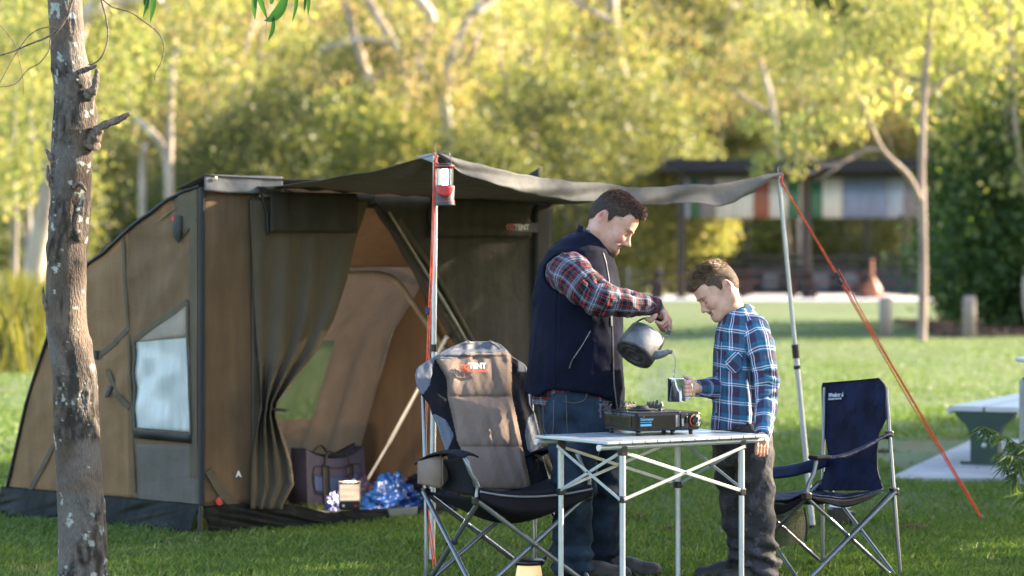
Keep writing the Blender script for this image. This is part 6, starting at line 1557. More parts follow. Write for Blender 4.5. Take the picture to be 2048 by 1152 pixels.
        for ax in range(3):
            o1, o2 = [(1, 2), (2, 0), (0, 1)][ax]
            sl0 = [slice(1, -1)] * 3; sl0[ax] = slice(0, -1); sl1 = [slice(1, -1)] * 3; sl1[ax] = slice(1, None)
            a, b = ins[tuple(sl0)], ins[tuple(sl1)]; off = [1, 1, 1]; off[ax] = 0
            for flip, mk in ((False, a & ~b), (True, ~a & b)):
                e = np.argwhere(mk) + np.array(off)
                def cell(d1, d2):
                    q = e.copy(); q[:, o1] -= d1; q[:, o2] -= d2; return ids[q[:, 0], q[:, 1], q[:, 2]]
                f = np.stack([cell(1, 1), cell(0, 1), cell(0, 0), cell(1, 0)], -1); F.append(f[:, ::-1] if flip else f)
        F = np.concatenate(F); F = F[(F >= 0).all(1)]; return V, F
def vnormals(V, F):
    a, b, c, d = V[F[:, 0]], V[F[:, 1]], V[F[:, 2]], V[F[:, 3]]; fn = np.cross(c - a, d - b); Nn = np.zeros_like(V)
    for i in range(4): np.add.at(Nn, F[:, i], fn)
    return Nn / (np.linalg.norm(Nn, axis=1)[:, None] + 1e-12)
def smooth_mesh(V, F, it=2, lam=.5):
    E = np.concatenate([F[:, [0, 1]], F[:, [1, 2]], F[:, [2, 3]], F[:, [3, 0]]]); cnt = np.bincount(E.ravel(), minlength=len(V))[:, None]
    for _ in range(it):
        S = np.zeros_like(V); np.add.at(S, E[:, 0], V[E[:, 1]]); np.add.at(S, E[:, 1], V[E[:, 0]]); V = V + lam * (S / np.maximum(cnt, 1) - V)
    return V
# ------------------------------------------------------------------ cloth materials
def plaid(name, pu, pv, ru, rv, rough=.8, weave=.5):
    m = mat_new(name); b = m.node_tree.nodes['Principled BSDF']; at = N(m, 'ShaderNodeAttribute'); at.attribute_name = 'pl'; sx = N(m, 'ShaderNodeSeparateXYZ'); L(m, at.outputs['Vector'], sx.inputs[0])
    tcn = N(m, 'ShaderNodeTexCoord'); wn = N(m, 'ShaderNodeTexNoise'); wn.inputs['Scale'].default_value = 14; L(m, tcn.outputs['Object'], wn.inputs['Vector'])
    outs = []
    for i, (pp, rp) in enumerate(((pu, ru), (pv, rv))):
        wa = N(m, 'ShaderNodeMath', operation='MULTIPLY_ADD'); L(m, wn.outputs[0], wa.inputs[0]); wa.inputs[1].default_value = .010; L(m, sx.outputs[i], wa.inputs[2])
        mu = N(m, 'ShaderNodeMath', operation='MULTIPLY'); mu.inputs[1].default_value = 1 / pp; L(m, wa.outputs[0], mu.inputs[0]); fr = N(m, 'ShaderNodeMath', operation='FRACT'); L(m, mu.outputs[0], fr.inputs[0])
        cr = N(m, 'ShaderNodeValToRGB'); cr.color_ramp.interpolation = 'CONSTANT'; L(m, fr.outputs[0], cr.inputs[0]); e = cr.color_ramp.elements
        e[0].position = 0; e[0].color = col4(rp[0][1]); e[1].position = rp[1][0]; e[1].color = col4(rp[1][1])
        for p_, c_ in rp[2:]:
            k = e.new(p_); k.color = col4(c_)
        outs.append(cr.outputs[0])
    mx = N(m, 'ShaderNodeMix'); mx.data_type = 'RGBA'; mx.inputs[0].default_value = weave; L(m, outs[0], mx.inputs[6]); L(m, outs[1], mx.inputs[7]); L(m, mx.outputs[2], b.inputs['Base Color'])
    b.inputs['Roughness'].default_value = rough; b.inputs['Specular IOR Level'].default_value = .25
    n2 = N(m, 'ShaderNodeTexNoise'); n2.inputs['Scale'].default_value = 26; n2.inputs['Detail'].default_value = 5; L(m, tcn.outputs['Object'], n2.inputs['Vector']); bp = N(m, 'ShaderNodeBump'); bp.inputs['Strength'].default_value = .5; bp.inputs['Distance'].default_value = .012; L(m, n2.outputs[0], bp.inputs['Height']); L(m, bp.outputs[0], b.inputs['Normal'])
    return m
K_, G_, R_c, W_ = (.005, .006, .010), (.085, .10, .14), (.36, .018, .03), (.36, .37, .44)
M_plaidM = plaid('red_black_plaid', .078, .078,
    [(0, K_), (.20, G_), (.24, K_), (.30, R_c), (.36, K_), (.42, (.03, .035, .06)), (.50, G_), (.60, W_), (.635, G_), (.72, W_), (.755, G_), (.86, K_), (.92, R_c), (.965, K_)],
    [(0, K_), (.18, G_), (.22, K_), (.30, R_c), (.35, K_), (.50, G_), (.62, W_), (.655, G_), (.72, (.03, .035, .06)), (.84, K_), (.92, R_c), (.96, K_)])
T_, Pm, Wh, Nv = (.028, .15, .26), (.055, .032, .065), (.80, .78, .92), (.022, .04, .13)
M_plaidB = plaid('teal_plum_plaid', .080, .080,
    [(0, T_), (.22, Nv), (.27, T_), (.34, Wh), (.40, Nv), (.47, Wh), (.53, Pm), (.70, Nv), (.74, Pm), (.88, T_)],
    [(0, Pm), (.26, Nv), (.30, T_), (.36, Wh), (.42, Nv), (.48, Wh), (.54, T_), (.78, Nv), (.82, Pm)])
M_vest = basic('navy_softshell', (.0045, .0055, .016), .85, vscale=5, var=.25, bump=.35, bscale=11, bdist=.02, var2=(.007, .009, .025), spec=.12)
def denim():
    m = basic('dark_denim', (.010, .017, .032), .9, vscale=9, var=.5, bump=.4, bscale=22, bdist=.012, var2=(.030, .05, .085), spec=.2); return m
M_denim = denim()
def camo():
    m = mat_new('dark_camo'); b = m.node_tree.nodes['Principled BSDF']; tc = N(m, 'ShaderNodeTexCoord'); base = None
    for i, (sc, thr, c) in enumerate(((11, .52, (.034, .031, .042)), (17, .58, (.018, .017, .022)), (24, .62, (.055, .052, .066)))):
        mp = N(m, 'ShaderNodeMapping'); mp.inputs['Location'].default_value = (i * 3.1, i, 0); L(m, tc.outputs['Object'], mp.inputs[0]); n = N(m, 'ShaderNodeTexNoise'); n.inputs['Scale'].default_value = sc; n.inputs['Detail'].default_value = 2.5; L(m, mp.outputs[0], n.inputs['Vector'])
        gt = N(m, 'ShaderNodeMath', operation='GREATER_THAN'); gt.inputs[1].default_value = thr; L(m, n.outputs[0], gt.inputs[0]); mx = N(m, 'ShaderNodeMix'); mx.data_type = 'RGBA'; L(m, gt.outputs[0], mx.inputs[0])
        if base is None: mx.inputs[6].default_value = (.016, .015, .019, 1)
        else: L(m, base, mx.inputs[6])
        mx.inputs[7].default_value = col4(c); base = mx.outputs[2]
    L(m, base, b.inputs['Base Color']); b.inputs['Roughness'].default_value = .8
    n2 = N(m, 'ShaderNodeTexNoise'); n2.inputs['Scale'].default_value = 18; n2.inputs['Detail'].default_value = 5; L(m, tc.outputs['Object'], n2.inputs['Vector']); bp = N(m, 'ShaderNodeBump'); bp.inputs['Strength'].default_value = .6; bp.inputs['Distance'].default_value = .02; L(m, n2.outputs[0], bp.inputs['Height']); L(m, bp.outputs[0], b.inputs['Normal'])
    return m
M_camo = camo()
M_leather = basic('dark_boot_leather', (.028, .022, .018), .6, vscale=20, bump=.5, bscale=50, var=.4)
M_sole = basic('black_rubber_sole', (.012, .012, .012), .8)
def skinmat():
    m = mat_new('skin'); b = m.node_tree.nodes['Principled BSDF']; at = N(m, 'ShaderNodeAttribute'); at.attribute_name = 'skin'; tc = N(m, 'ShaderNodeTexCoord')
    nz = N(m, 'ShaderNodeTexNoise'); nz.inputs['Scale'].default_value = 42; nz.inputs['Detail'].default_value = 6; L(m, tc.outputs['Object'], nz.inputs['Vector']); mr = N(m, 'ShaderNodeMapRange'); L(m, nz.outputs[0], mr.inputs[0]); mr.inputs[3].default_value = .74; mr.inputs[4].default_value = 1.2
    vm = N(m, 'ShaderNodeVectorMath', operation='SCALE'); L(m, at.outputs['Color'], vm.inputs[0]); L(m, mr.outputs[0], vm.inputs['Scale']); L(m, vm.outputs[0], b.inputs['Base Color'])
    b.inputs['Roughness'].default_value = .5; b.inputs['Subsurface Weight'].default_value = .25; b.inputs['Subsurface Radius'].default_value = (.012, .004, .002); b.inputs['Subsurface Scale'].default_value = .6
    bp = N(m, 'ShaderNodeBump'); bp.inputs['Strength'].default_value = .12; bp.inputs['Distance'].default_value = .002; L(m, nz.outputs[0], bp.inputs['Height']); L(m, bp.outputs[0], b.inputs['Normal']); return m
M_skin = skinmat()
M_teeth = basic('teeth', (.75, .70, .62), .3, var=.05); M_mouth = basic('mouth_inside', (.08, .02, .02), .6)
M_lash = basic('lash', (.07, .035, .025), .8)

def head(fd, C, Fv, Uv, Sv, sc, boy=False):
    """Fv face direction, Uv crown direction, Sv side towards the camera"""
    q = lambda f, u, s=0: C + (Fv * f + Uv * u + Sv * s) * sc
    R = np.array([[Fv[i], Uv[i], Sv[i]] for i in range(3)])
    E = lambda f, u, s, r, k=.012, sub=False: fd.ell(q(f, u, s), np.array(r) * sc, R, k * sc, sub)
    E(-.012, .030, 0, (.098, .090, .075), .01); E(.045, .030, 0, (.050, .055, .062), .03); E(-.055, -.01, 0, (.055, .06, .060), .03)
    E(.040, -.035, 0, (.054, .070, .058), .03)
    for s in (-1, 1):
        E(.082, .006, s * .020, (.014, .010, .022), .014)
        E(.055, -.040, s * .036, (.028, .028, .024), .025)
        fd.cap(q(-.032, -.070, s * .047), q(.062, -.112, s * .020), .022 * sc, .019 * sc, .03 * sc)
        fd.cap(q(-.040, -.020, s * .055), q(-.032, -.070, s * .047), .022 * sc, .022 * sc, .03 * sc)
    E(.020, -.085, 0, (.055, .036, .044), .03); E(.074, -.116, 0, (.023, .022 if not boy else .019, .024), .02)
    E(.074, -.080, 0, (.022, .024, .030), .02)
    for s in (-1, 1): E(.094, -.018, s * .031, (.018, .012, .019), .016, True)
    for s in (-1, 1): E(.070, -.018, s * .031, (.0165, .0155, .0175), .006)
    nl = .112 if not boy else .107
    fd.cap(q(.087, -.008), q(nl - .004, -.045), .0085 * sc, .0105 * sc, .012 * sc); fd.ell(q(nl, -.051), np.array((.0125, .0115, .0125)) * sc, R, .008 * sc)
    for s in (-1, 1): E(nl - .012, -.056, s * .0125, (.011, .0085, .008), .006)
    for s in (-1, 1): E(nl - .008, -.064, s * .006, (.004, .004, .003), .003, True)
    # lips in an open smile
    lipu = [q(.092, -.076, 0), q(.088, -.075, .013), q(.074, -.070, .028)]; lipl = [q(.090, -.097, 0), q(.086, -.095, .013), q(.073, -.075, .028)]
    E(.090, -.086, 0, (.030, .0095, .026), .004, True); 
    for s in (-1, 1): fd.cap(q(.085, -.083, s * .012), q(.078, -.075, s * .026), .006 * sc, .0035 * sc, .005 * sc, True)
    for s in (-1, 1):
        m_ = lambda p: p - Sv * (2 * (p - C).dot(Sv)) if s < 0 else p
        fd.chain([m_(p) for p in lipu], [.0045 * sc, .0042 * sc, .003 * sc], .003 * sc); fd.chain([m_(p) for p in lipl], [.0056 * sc, .005 * sc, .003 * sc], .003 * sc)
    for s in (-1, 1): fd.cap(q(.098, -.054, s * .020), q(.072, -.072, s * .040), .0022 * sc, .0022 * sc, .008 * sc, True)
    # ears
    ef, eu = (-.046, -.010)
    for s in (-1, 1):
        Re = np.array([[(Fv * .93 + Sv * s * -.25)[i], (Uv * .97 - Fv * .2)[i], (Sv * s)[i]] for i in range(3)]); Re = Re / np.linalg.norm(Re, axis=0)
        fd.ell(q(ef, eu, s * .0765), np.array((.0145, .029, .009)) * sc, Re, .004 * sc)
        fd.ell(q(ef + .001, eu + .003, s * .087), np.array((.0085, .020, .012)) * sc, Re, .003 * sc, True)
        fd.ell(q(ef + .006, eu - .024, s * .077), np.array((.008, .009, .006)) * sc, Re, .004 * sc)
    return q, R
def head_paint(V, col, C, Fv, Uv, Sv, sc, boy):
    d = V - np.array(C); f = d @ np.array(Fv) / sc; u = d @ np.array(Uv) / sc; s = np.abs(d @ np.array(Sv)) / sc
    g = lambda a, b, c, w: np.exp(-(((f - a) ** 2 + (u - b) ** 2 + (s - c) ** 2) / w ** 2))
    def mixc(m, c): 
        nonlocal col; col = col * (1 - m[:, None]) + np.array(c) * m[:, None]
    mixc(.45 * g(.07, -.045, .04, .028), (.62, .24, .19)); mixc(.55 * g(.112, -.05, 0, .016), (.60, .22, .17)); mixc(.65 * g(-.046, -.01, .082, .026), (.62, .22, .17))
    mouth = np.clip(1.5 * np.exp(-(((u + .075 + s * -.12) / .006) ** 2)) * (f > .07) * (s < .028), 0, 1); mixc(.6 * mouth, (.50, .16, .14))
    mouth = np.clip(1.5 * np.exp(-(((u + .097 - s * .7) / .006) ** 2)) * (f > .07) * (s < .028), 0, 1); mixc(.6 * mouth, (.50, .16, .14))
    mixc(.95 * np.clip(1.6 * np.exp(-(((u + .083 - s * .28) / .0065) ** 2)) * (s < .031) * (f > .055) * (f < .092), 0, 1), (.05, .012, .012)); mixc(.5 * np.clip(g(-.046, -.010, .078, .013) * 1.3, 0, 1), (.30, .09, .06)); mixc(.35 * g(.088, -.012, .030, .013), (.34, .15, .11))  # shade painted into the skin colour: mouth gap, ear hollow, eye sockets
    if not boy:
        jw = sstep(-.05, -.10, u) * sstep(-.03, .03, f); mixc(.28 * jw, (.24, .14, .10))
        mixc(.85 * np.clip(g(.072, -.122, .01, .032) * 1.6, 0, 1) * sstep(-.098, -.108, u), (.13, .055, .03)); mixc(.4 * g(.095, -.069, .01, .014), (.20, .10, .06))
    return col
def face_extras(root, bv, q, Sv, sc, hair_c, boy):
    def snap(p, off=.001):
        loc, nrm, i, d = bv.find_nearest(p); 
        return loc + nrm * off
    mh = basic('eyebrow_hair', hair_c, .8, vscale=60, var=.4)
    for s in (1, -1):
        pts = [snap(q(.098, .001, s * .012), .0015 * sc), snap(q(.097, .007, s * .022), .002 * sc), snap(q(.085, .008, s * .036), .002 * sc), snap(q(.066, .002, s * .047), .001 * sc)]
        mb = MB(); sp = spline(pts, 5); mb.tube(sp, [(.0020 - .0010 * (i / (len(sp) - 1))) * sc for i in range(len(sp))], 6); mb.build('eyebrow', mh, root)
        pts = [snap(q(.088, -.027, s * .022), .0002), snap(q(.086, -.028, s * .031), .0006), snap(q(.078, -.025, s * .041), .0004)]
        mb = MB(); sp = spline(pts, 5); mb.tube(sp, [(.0014) * sc for i in range(len(sp))], 6); mb.build('eyelash', M_lash, root)
    mb = MB()
    sp = [q(.0885, -.081, s) for s in (0,)]
    mb.grid(lambda a, b: q(.0895 - 16 * (lerp(-.022, .022, a)) ** 2, lerp(-.088, -.0775, b) + 6 * (lerp(-.022, .022, a)) ** 2, lerp(-.022, .022, a)), 14, 2, .002 * sc); mb.build('teeth', M_teeth, root)
def hair(root, C, Fv, Uv, Sv, sc, mat, boy, hl, bumps, seed):
    q = lambda f, u, s=0: C + (Fv * f + Uv * u + Sv * s) * sc; R = np.array([[Fv[i], Uv[i], Sv[i]] for i in range(3)])
    c = np.array(C); fd = Field(c - .17, c + .17, .0032)
    fd.ell(q(-.014, .032), np.array((.106, .099, .081)) * sc, R, .01); fd.ell(q(-.055, -.008), np.array((.061, .064, .064)) * sc, R, .03)
    for b in bumps: fd.ell(q(b[0], b[1], b[2]), np.array(b[3]) * sc, R, .025)
    def fn(X, Y, Z):
        x, y, z = X - c[0], Y - c[1], Z - c[2]; f = (x * Fv[0] + y * Fv[1] + z * Fv[2]) / sc; u = (x * Uv[0] + y * Uv[1] + z * Uv[2]) / sc; s = np.abs(x * Sv[0] + y * Sv[1] + z * Sv[2]) / sc
        line = np.interp(f.ravel(), [q_[0] for q_ in hl], [q_[1] for q_ in hl]).reshape(f.shape)
        front = line - .012 * np.clip(s / .06, 0, 1) * (f > .03)
        return (front - u) * .6 * sc
    fd.cut(fn)
    # clear the ear
    for s in (-1, 1): fd.ell(q(-.046, -.008, s * .082), np.array((.019, .033, .02)) * sc, R, .006, True)
    V, F = fd.mesh(); V = smooth_mesh(V, F, 2); Nn = vnormals(V, F); V = V + Nn * (.0007 * fbm(V, 70, seed, 3)[:, None] * sc); o = np_mesh('hair', V, F, basic('hair_base', (.03, .018, .012) if not boy else (.07, .04, .024), .8, vscale=120, var=.6, bump=.6, bscale=260, bdist=.002), root, smooth=True)
    rg = np.random.default_rng(seed); n = 30000 if not boy else 28000; k = rg.integers(0, len(V), n); p = V[k] - Nn[k] * .002; nn = Nn[k]
    d = (p - c); f = d @ np.array(Fv) / sc; u = d @ np.array(Uv) / sc
    flow = np.array(Fv)[None] * (1.0 * np.clip((u - .02) / .05, 0, 1))[:, None] + np.array(Uv)[None] * (-.9 * (1 - np.clip((u - .0) / .06, 0, 1)))[:, None] + np.array(Fv)[None] * .25
    flow = flow - nn * (flow * nn).sum(1)[:, None]; flow /= np.linalg.norm(flow, axis=1)[:, None] + 1e-9
    lift = (.14 + .9 * np.clip((u - .05) / .05, 0, 1) * (.6 - .1 * (f > .04)))[:, None]
    ln = ((.010 + .008 * np.clip((u - .03) / .06, 0, 1)) * rg.uniform(.6, 1.3, n) * sc)[:, None]
    dr = flow + nn * lift + rg.normal(size=(n, 3)) * .09; dr /= np.linalg.norm(dr, axis=1)[:, None]; sd_ = np.cross(dr, rg.normal(size=(n, 3))); sd_ /= np.linalg.norm(sd_, axis=1)[:, None]
    wd = .0008 * sc; a = p - sd_ * wd; b = p + sd_ * wd; m1 = p + dr * ln * .6; tipp = p + dr * ln + flow * ln * .25
    VV = np.stack([a, b, m1 + sd_ * wd * .7, tipp], 1).reshape(-1, 3); so = np_mesh('hair_strands', VV, quads(VV), mat, o); so['kind'] = 'stuff'
def hairmat(name, c1, c2, c3):
    m = leaf_mat(name, c1, c2, c3, .0, rough=.45); return m
def shoe(root, heel, fwd, ln, wd, ht, name='boot'):
    fd = Field((min(heel.x, heel.x + fwd.x * ln) - .12, min(heel.y, heel.y + fwd.y * ln) - .12, -.01), (max(heel.x, heel.x + fwd.x * ln) + .12, max(heel.y, heel.y + fwd.y * ln) + .12, ht + .16), .006)
    h = Vector((heel.x, heel.y, 0)); p = lambda f, z: h + fwd * f + UP * z; side = UP.cross(fwd)
    fd.cap(p(.03, .055), p(ln * .5, .052), wd * .85, wd, .03); fd.cap(p(ln * .5, .050), p(ln - wd, .042), wd, wd * .92, .03); fd.cap(p(.035, .06), p(.03, ht + .05), wd * .85, wd * .8, .04); fd.cap(p(.04, .10), p(ln * .5, .06), wd * .7, wd * .7, .03)
    fd.cut(lambda X, Y, Z: .018 - Z + 0 * X + 0 * Y); V, F = fd.mesh(); V = smooth_mesh(V, F, 1); o = np_mesh(name, V, F, M_leather, root, smooth=True)
    fd2 = Field(fd.lo, fd.lo + fd.h * fd.n, .006); fd2.cap(p(.03, .02), p(ln - wd, .02), wd * .95, wd * 1.0, .01); fd2.cut(lambda X, Y, Z: np.maximum(Z - .024, .002 - Z) + 0 * X + 0 * Y); V, F = fd2.mesh(); np_mesh('sole', V, F, M_sole, o)
    mb = MB()
    for k in range(5):
        c = p(.075 + k * .022, .125 - k * .013); mb.tube([c - side * wd * .35, c + side * wd * .35 + fwd * .012], .0028, 5)
    mb.build('laces', M_chblack, o)['kind'] = 'stuff'
def poly_uv(V, pts, across):
    """coordinates along a limb (blended over its bones) and across it"""
    pts = [np.array(p, float) for p in pts]; acc = 0; best = None; D_ = []; U_ = []; W_s = []
    for i in range(len(pts) - 1):
        a, b = pts[i], pts[i + 1]; ab = b - a; l = np.linalg.norm(ab); d = ab / l; t = (V - a) @ d; tc = np.clip(t, 0, l); dist = np.linalg.norm(V - (a + tc[:, None] * d), axis=1)
        acr = np.cross(d, across); acr /= np.linalg.norm(acr); s = (V - a) @ acr; dep = (V - a) @ across; r = np.sqrt(s * s + dep * dep) + 1e-6; ang = np.arctan2(s, -dep) * (1)
        U_.append(acc + t); W_s.append(ang * r); D_.append(dist); acc += l
    D_ = np.array(D_); w_ = np.exp(-(D_ - D_.min(0)) / .012); w_ /= w_.sum(0); return (w_ * np.array(U_)).sum(0), (w_ * np.array(W_s)).sum(0)
def folds(V, Nn, amp, sc=(9, 9, 22), seed=0):
    n = fbm(V * np.array(sc), 1, seed, 3); r = 1 - np.abs(n) * 1.6; return V + Nn * (amp * np.clip(r, -.5, 1))[:, None]
def cloth(name, fd, mat, root, amp=.006, sc=(9, 9, 22), seed=0, sm=2, uvf=None, extra=None):
    V, F = fd.mesh(); V = smooth_mesh(V, F, sm)
    attrs = None
    if uvf is not None:
        uv = uvf(V); attrs = {'pl': ('FLOAT_VECTOR', np.stack([uv[0], uv[1], 0 * uv[0]], -1))}
    if amp: V = folds(V, vnormals(V, F), amp, sc, seed)
    if extra: V = V + vnormals(V, F) * extra(V)[:, None]
    return np_mesh(name, V, F, mat, root, smooth=True, attrs=attrs)
def rows(tab, D, ry):
    out = []
    for i, (y, xl, xr) in enumerate(tab):
        a, b = P(xl, y, D), P(xr, y, D); out.append((a.z, (a.x + b.x) / 2, D, (b.x - a.x) / 2, ry[i] if isinstance(ry, (list, tuple)) else ry))
    return out
def body_extent(pts, m=.1):
    A = np.array([tuple(p) for p in pts]); return A.min(0) - m, A.max(0) + m
SKIN = (.60, .33, .25)
# ------------------------------------------------------------------ THE MAN
def man():
    root = thing('person', 'man in navy vest and red-black plaid shirt pouring from a kettle, bent over the table', 'person', (XatD(1165, 12.0), 12.0, 0))
    C = P(1228, 443, 11.97); a = radians(34); yaw = -.2
    Fv = Vector((cos(a) * cos(yaw), sin(yaw), -sin(a))).normalized(); Uv = Vector((sin(a), 0, cos(a))); Uv = (Uv - Fv * Uv.dot(Fv)).normalized(); Sv = Uv.cross(Fv) * -1
    if Sv.y > 0: Sv = -Sv
    sc = 1.02
    SH, EL, WR = P(1130, 532, 11.82), P(1198, 597, 11.68), P(1303, 608, 11.78)
    fd = Field((.15, 11.55, 1.0), (.80, 12.28, 1.86), .0036)
    q, R = head(fd, C, Fv, Uv, Sv, sc)
    fd.cap(P(1178, 500, 12.0), P(1204, 458, 11.98), .064, .060, .03); fd.cap(P(1200, 500, 11.98), P(1208, 470, 11.98), .05, .05, .03)
    # torso and arm inside the clothes, one surface with the head
    fd.loft(rows([(480, 1140, 1200), (505, 1112, 1210), (560, 1092, 1225), (640, 1085, 1228), (720, 1085, 1228)], 12.0, [.08, .17, .18, .17, .17]), .04)
    fd.chain([SH, EL, WR], [.042, .034, .026], .02)
    fd.chain([P(1128, 540, 12.2), P(1150, 640, 12.22), P(1175, 715, 12.2)], [.05, .042, .035], .03)
    # hand closed around the bail grip
    fd.cap(WR, P(1316, 620, 11.80), .025, .028, .02); fd.cap(P(1312, 616, 11.80), P(1325, 628, 11.80), .026, .026, .015)
    for (k, dy) in enumerate((-.036, -.014, .008, .028)):
        D = 11.81 + dy; x0, y0 = 1327 + k * 3.0, 624 + k * 3
        fd.chain([P(x0 - 8, y0 - 6, D), P(x0 + 3, y0 + 4 + k, D - .004), P(x0 + 5, y0 + 17 + k * 2, D - .012), P(x0 - 4, y0 + 24 + k * 2, D - .018), P(x0 - 14, y0 + 20 + k * 2, D - .012)], [.0115, .0115, .0098, .009, .008], .0035)
    fd.chain([P(1311, 622, 11.765), P(1308, 634, 11.755), P(1301, 641, 11.755), P(1293, 638, 11.76)], [.016, .0125, .0108, .009], .005)
    V, F = fd.mesh(); V = smooth_mesh(V, F, 1, .4)
    col = np.tile(np.array(SKIN), (len(V), 1)); col = head_paint(V, col, C, Fv, Uv, Sv, sc, False)
    hd = np.exp(-(((V - np.array(P(1328, 640, 11.79))) ** 2).sum(1)) / .03 ** 2)[:, None] * .35; col = col * (1 - hd) + np.array((.60, .24, .19)) * hd
    body = np_mesh('body', V, F, M_skin, root, smooth=True, attrs={'skin': ('FLOAT_COLOR', np.concatenate([col, np.ones((len(col), 1))], 1))})
    bv = BVHTree.FromPolygons([Vector(v) for v in V], [tuple(f) for f in F.tolist()])
    hm = hairmat('dark_brown_hair', (.040, .023, .016), (.085, .05, .035), (.20, .125, .09))
    face_extras(root, bv, q, Sv, sc, (.13, .07, .05), False)
    hair(root, C, Fv, Uv, Sv, sc, hm, False, [(-.2, -.06), (-.10, -.055), (-.065, -.030), (-.045, .022), (-.028, .015), (-.020, -.012), (-.006, -.014), (.004, .025), (.040, .038), (.062, .050), (.085, .078), (.2, .085)], [(.045, .093, 0, (.048, .026, .050)), (.070, .086, 0, (.022, .022, .038))], 3)
    # shirt: sleeve, collar and hem
    fs = Field((.05, 11.52, .60), (.82, 12.35, 1.62), .0052)
    TM = [(462, 1160, 1196), (478, 1126, 1208), (500, 1102, 1216), (530, 1086, 1224), (580, 1074, 1230), (640, 1070, 1233), (700, 1066, 1234), (760, 1066, 1236), (800, 1064, 1238), (862, 1068, 1244)]
    fs.loft(rows(TM, 12.0, [.06, .11, .150, .175, .185, .185, .185, .185, .18, .175]), .03)
    SL = [SH + Vector((.008, .06, -.03)), P(1140, 546, 11.79), P(1166, 572, 11.72), EL, P(1250, 606, 11.72), P(1304, 612, 11.775)]
    fs.chain(SL, [.080, .084, .080, .071, .055, .041], .03)
    fs.chain([P(1298, 611, 11.77), P(1307, 613, 11.778)], [.043, .043], .004)
    # elbow and forearm creases
    for (p0, p1, r) in ((P(1178, 560, 11.64), P(1192, 628, 11.66), .010), (P(1196, 556, 11.66), P(1212, 624, 11.64), .009), (P(1225, 575, 11.68), P(1232, 628, 11.68), .007), (P(1262, 582, 11.70), P(1256, 630, 11.70), .006)): fs.cap(p0, p1, r, r, .03, True)
    fs.cut(lambda X, Y, Z: np.maximum((np.interp(X.ravel(), [P(1060, 0, 12).x, P(1105, 0, 12).x, P(1180, 0, 12).x, P(1200, 0, 12).x, P(1245, 0, 12).x], [P(0, y, 12).z for y in (806, 812, 796, 850, 866)])[:, None, None] - Z) + 0 * Y, -9))
    fs.cap(WR, WR + (WR - EL).normalized() * .1, .030, .034, .003, True)
    fs.cap(P(1207, 470, 11.97), P(1196, 440, 11.97), .062, .066, .004, True)
    def uvm(V):
        u1, w1 = poly_uv(V, SL, np.array((0., 1., 0.)))
        tang = np.arctan2(V[:, 0] - P(1150, 0, 12).x, -(V[:, 1] - 12.0)) * .2; isT = sstep(.0, .02, (12.0 - .195) - V[:, 1] + 9 * (V[:, 2] < CAMH - (770 - HY) * 12 / FPX) * -1)
        low = V[:, 2] < 1.0 - .1
        u = np.where(low, V[:, 2], u1 * 1.0); w_ = np.where(low, tang, w1); return u, w_
    cloth('shirt', fs, M_plaidM, root, .007, (16, 10, 16), 3, 2, uvm)
    # collar of the shirt
    cc = P(1186, 482, 11.98)
    mb = MB(); ax = (P(1204, 458, 11.98) - P(1180, 498, 11.99)).normalized(); sdx = Vector((0, 1, 0)); fx = sdx.cross(ax).normalized()
    if fx.x < 0: fx = -fx
    def colr(rad, h0, h1, lean):
        def fn(a, b):
            t = a * 2 * pi; r_ = rad + lean * b; return cc + fx * (cos(t) * r_ * 1.12 + .012) + sdx * (sin(t) * r_) + ax * lerp(h0, h1, b) - UP * .0
        return fn
    mb.grid(colr(.068, -.03, .022, -.002), 36, 5, .005); oc = mb.build('shirt_collar', M_plaidM, root)
    at = oc.data.attributes.new('pl', 'FLOAT_VECTOR', 'POINT')
    for i, v in enumerate(oc.data.vertices): at.data[i].vector = (v.co.x * .9 + v.co.y * .5 + v.co.z * .3, v.co.z * .8 - v.co.x * .6, 0)
    # vest
    fv = Field((.02, 11.60, .62), (.62, 12.35, 1.66), .0052)
    TV = [(458, 1166, 1192), (466, 1146, 1200), (478, 1122, 1212), (500, 1097, 1221), (530, 1081, 1231), (580, 1069, 1238), (640, 1063, 1242), (700, 1057, 1243), (760, 1052, 1246), (795, 1049, 1249), (850, 1049, 1250)]
    fv.loft(rows(TV, 12.0, [.055, .09, .135, .190, .212, .215, .212, .212, .212, .210, .20]), .03)
    fv.cap(P(1128, 548, 11.90), P(1133, 548, 11.70), .088, .098, .012, True); fv.cap(P(1140, 552, 11.74), P(1175, 580, 11.60), .090, .092, .012, True)
    fv.cut(lambda X, Y, Z: (np.interp(X.ravel(), [P(x, 0, 12).x for x in (1045, 1058, 1075, 1092, 1112, 1160, 1205, 1225, 1240, 1255)], [P(0, y, 12).z for y in (786, 786, 789, 776, 773, 776, 786, 794, 846, 848)])[:, None, None] - Z) + 0 * Y)
    fv.cap(P(1212, 474, 11.97), P(1192, 440, 11.97), .070, .072, .01, True)
    fv.cap(P(1250, 560, 12.02), P(1262, 860, 12.02), .035, .055, .02, True)
    def vx(V):
        z = V[:, 2]; x = V[:, 0]; pan = .0045 * np.exp(-((x - P(1112, 0, 12).x - (z - 1.0) * .03) / .004) ** 2) * -1 * (z < 1.38); return pan + .016 * np.clip(fbm(V * np.array((6, 6, 2.6)), 1, 4, 3), -1, 1) * sstep(1.5, 1.2, z) + .006 * (1 - np.abs(fbm((V + V[:, [2, 0, 1]] * .5) * np.array((11, 11, 8)), 1, 14, 2))) * sstep(1.5, 1.3, z)
    cloth('vest', fv, M_vest, root, .003, (7, 7, 9), 8, 2, None, vx)
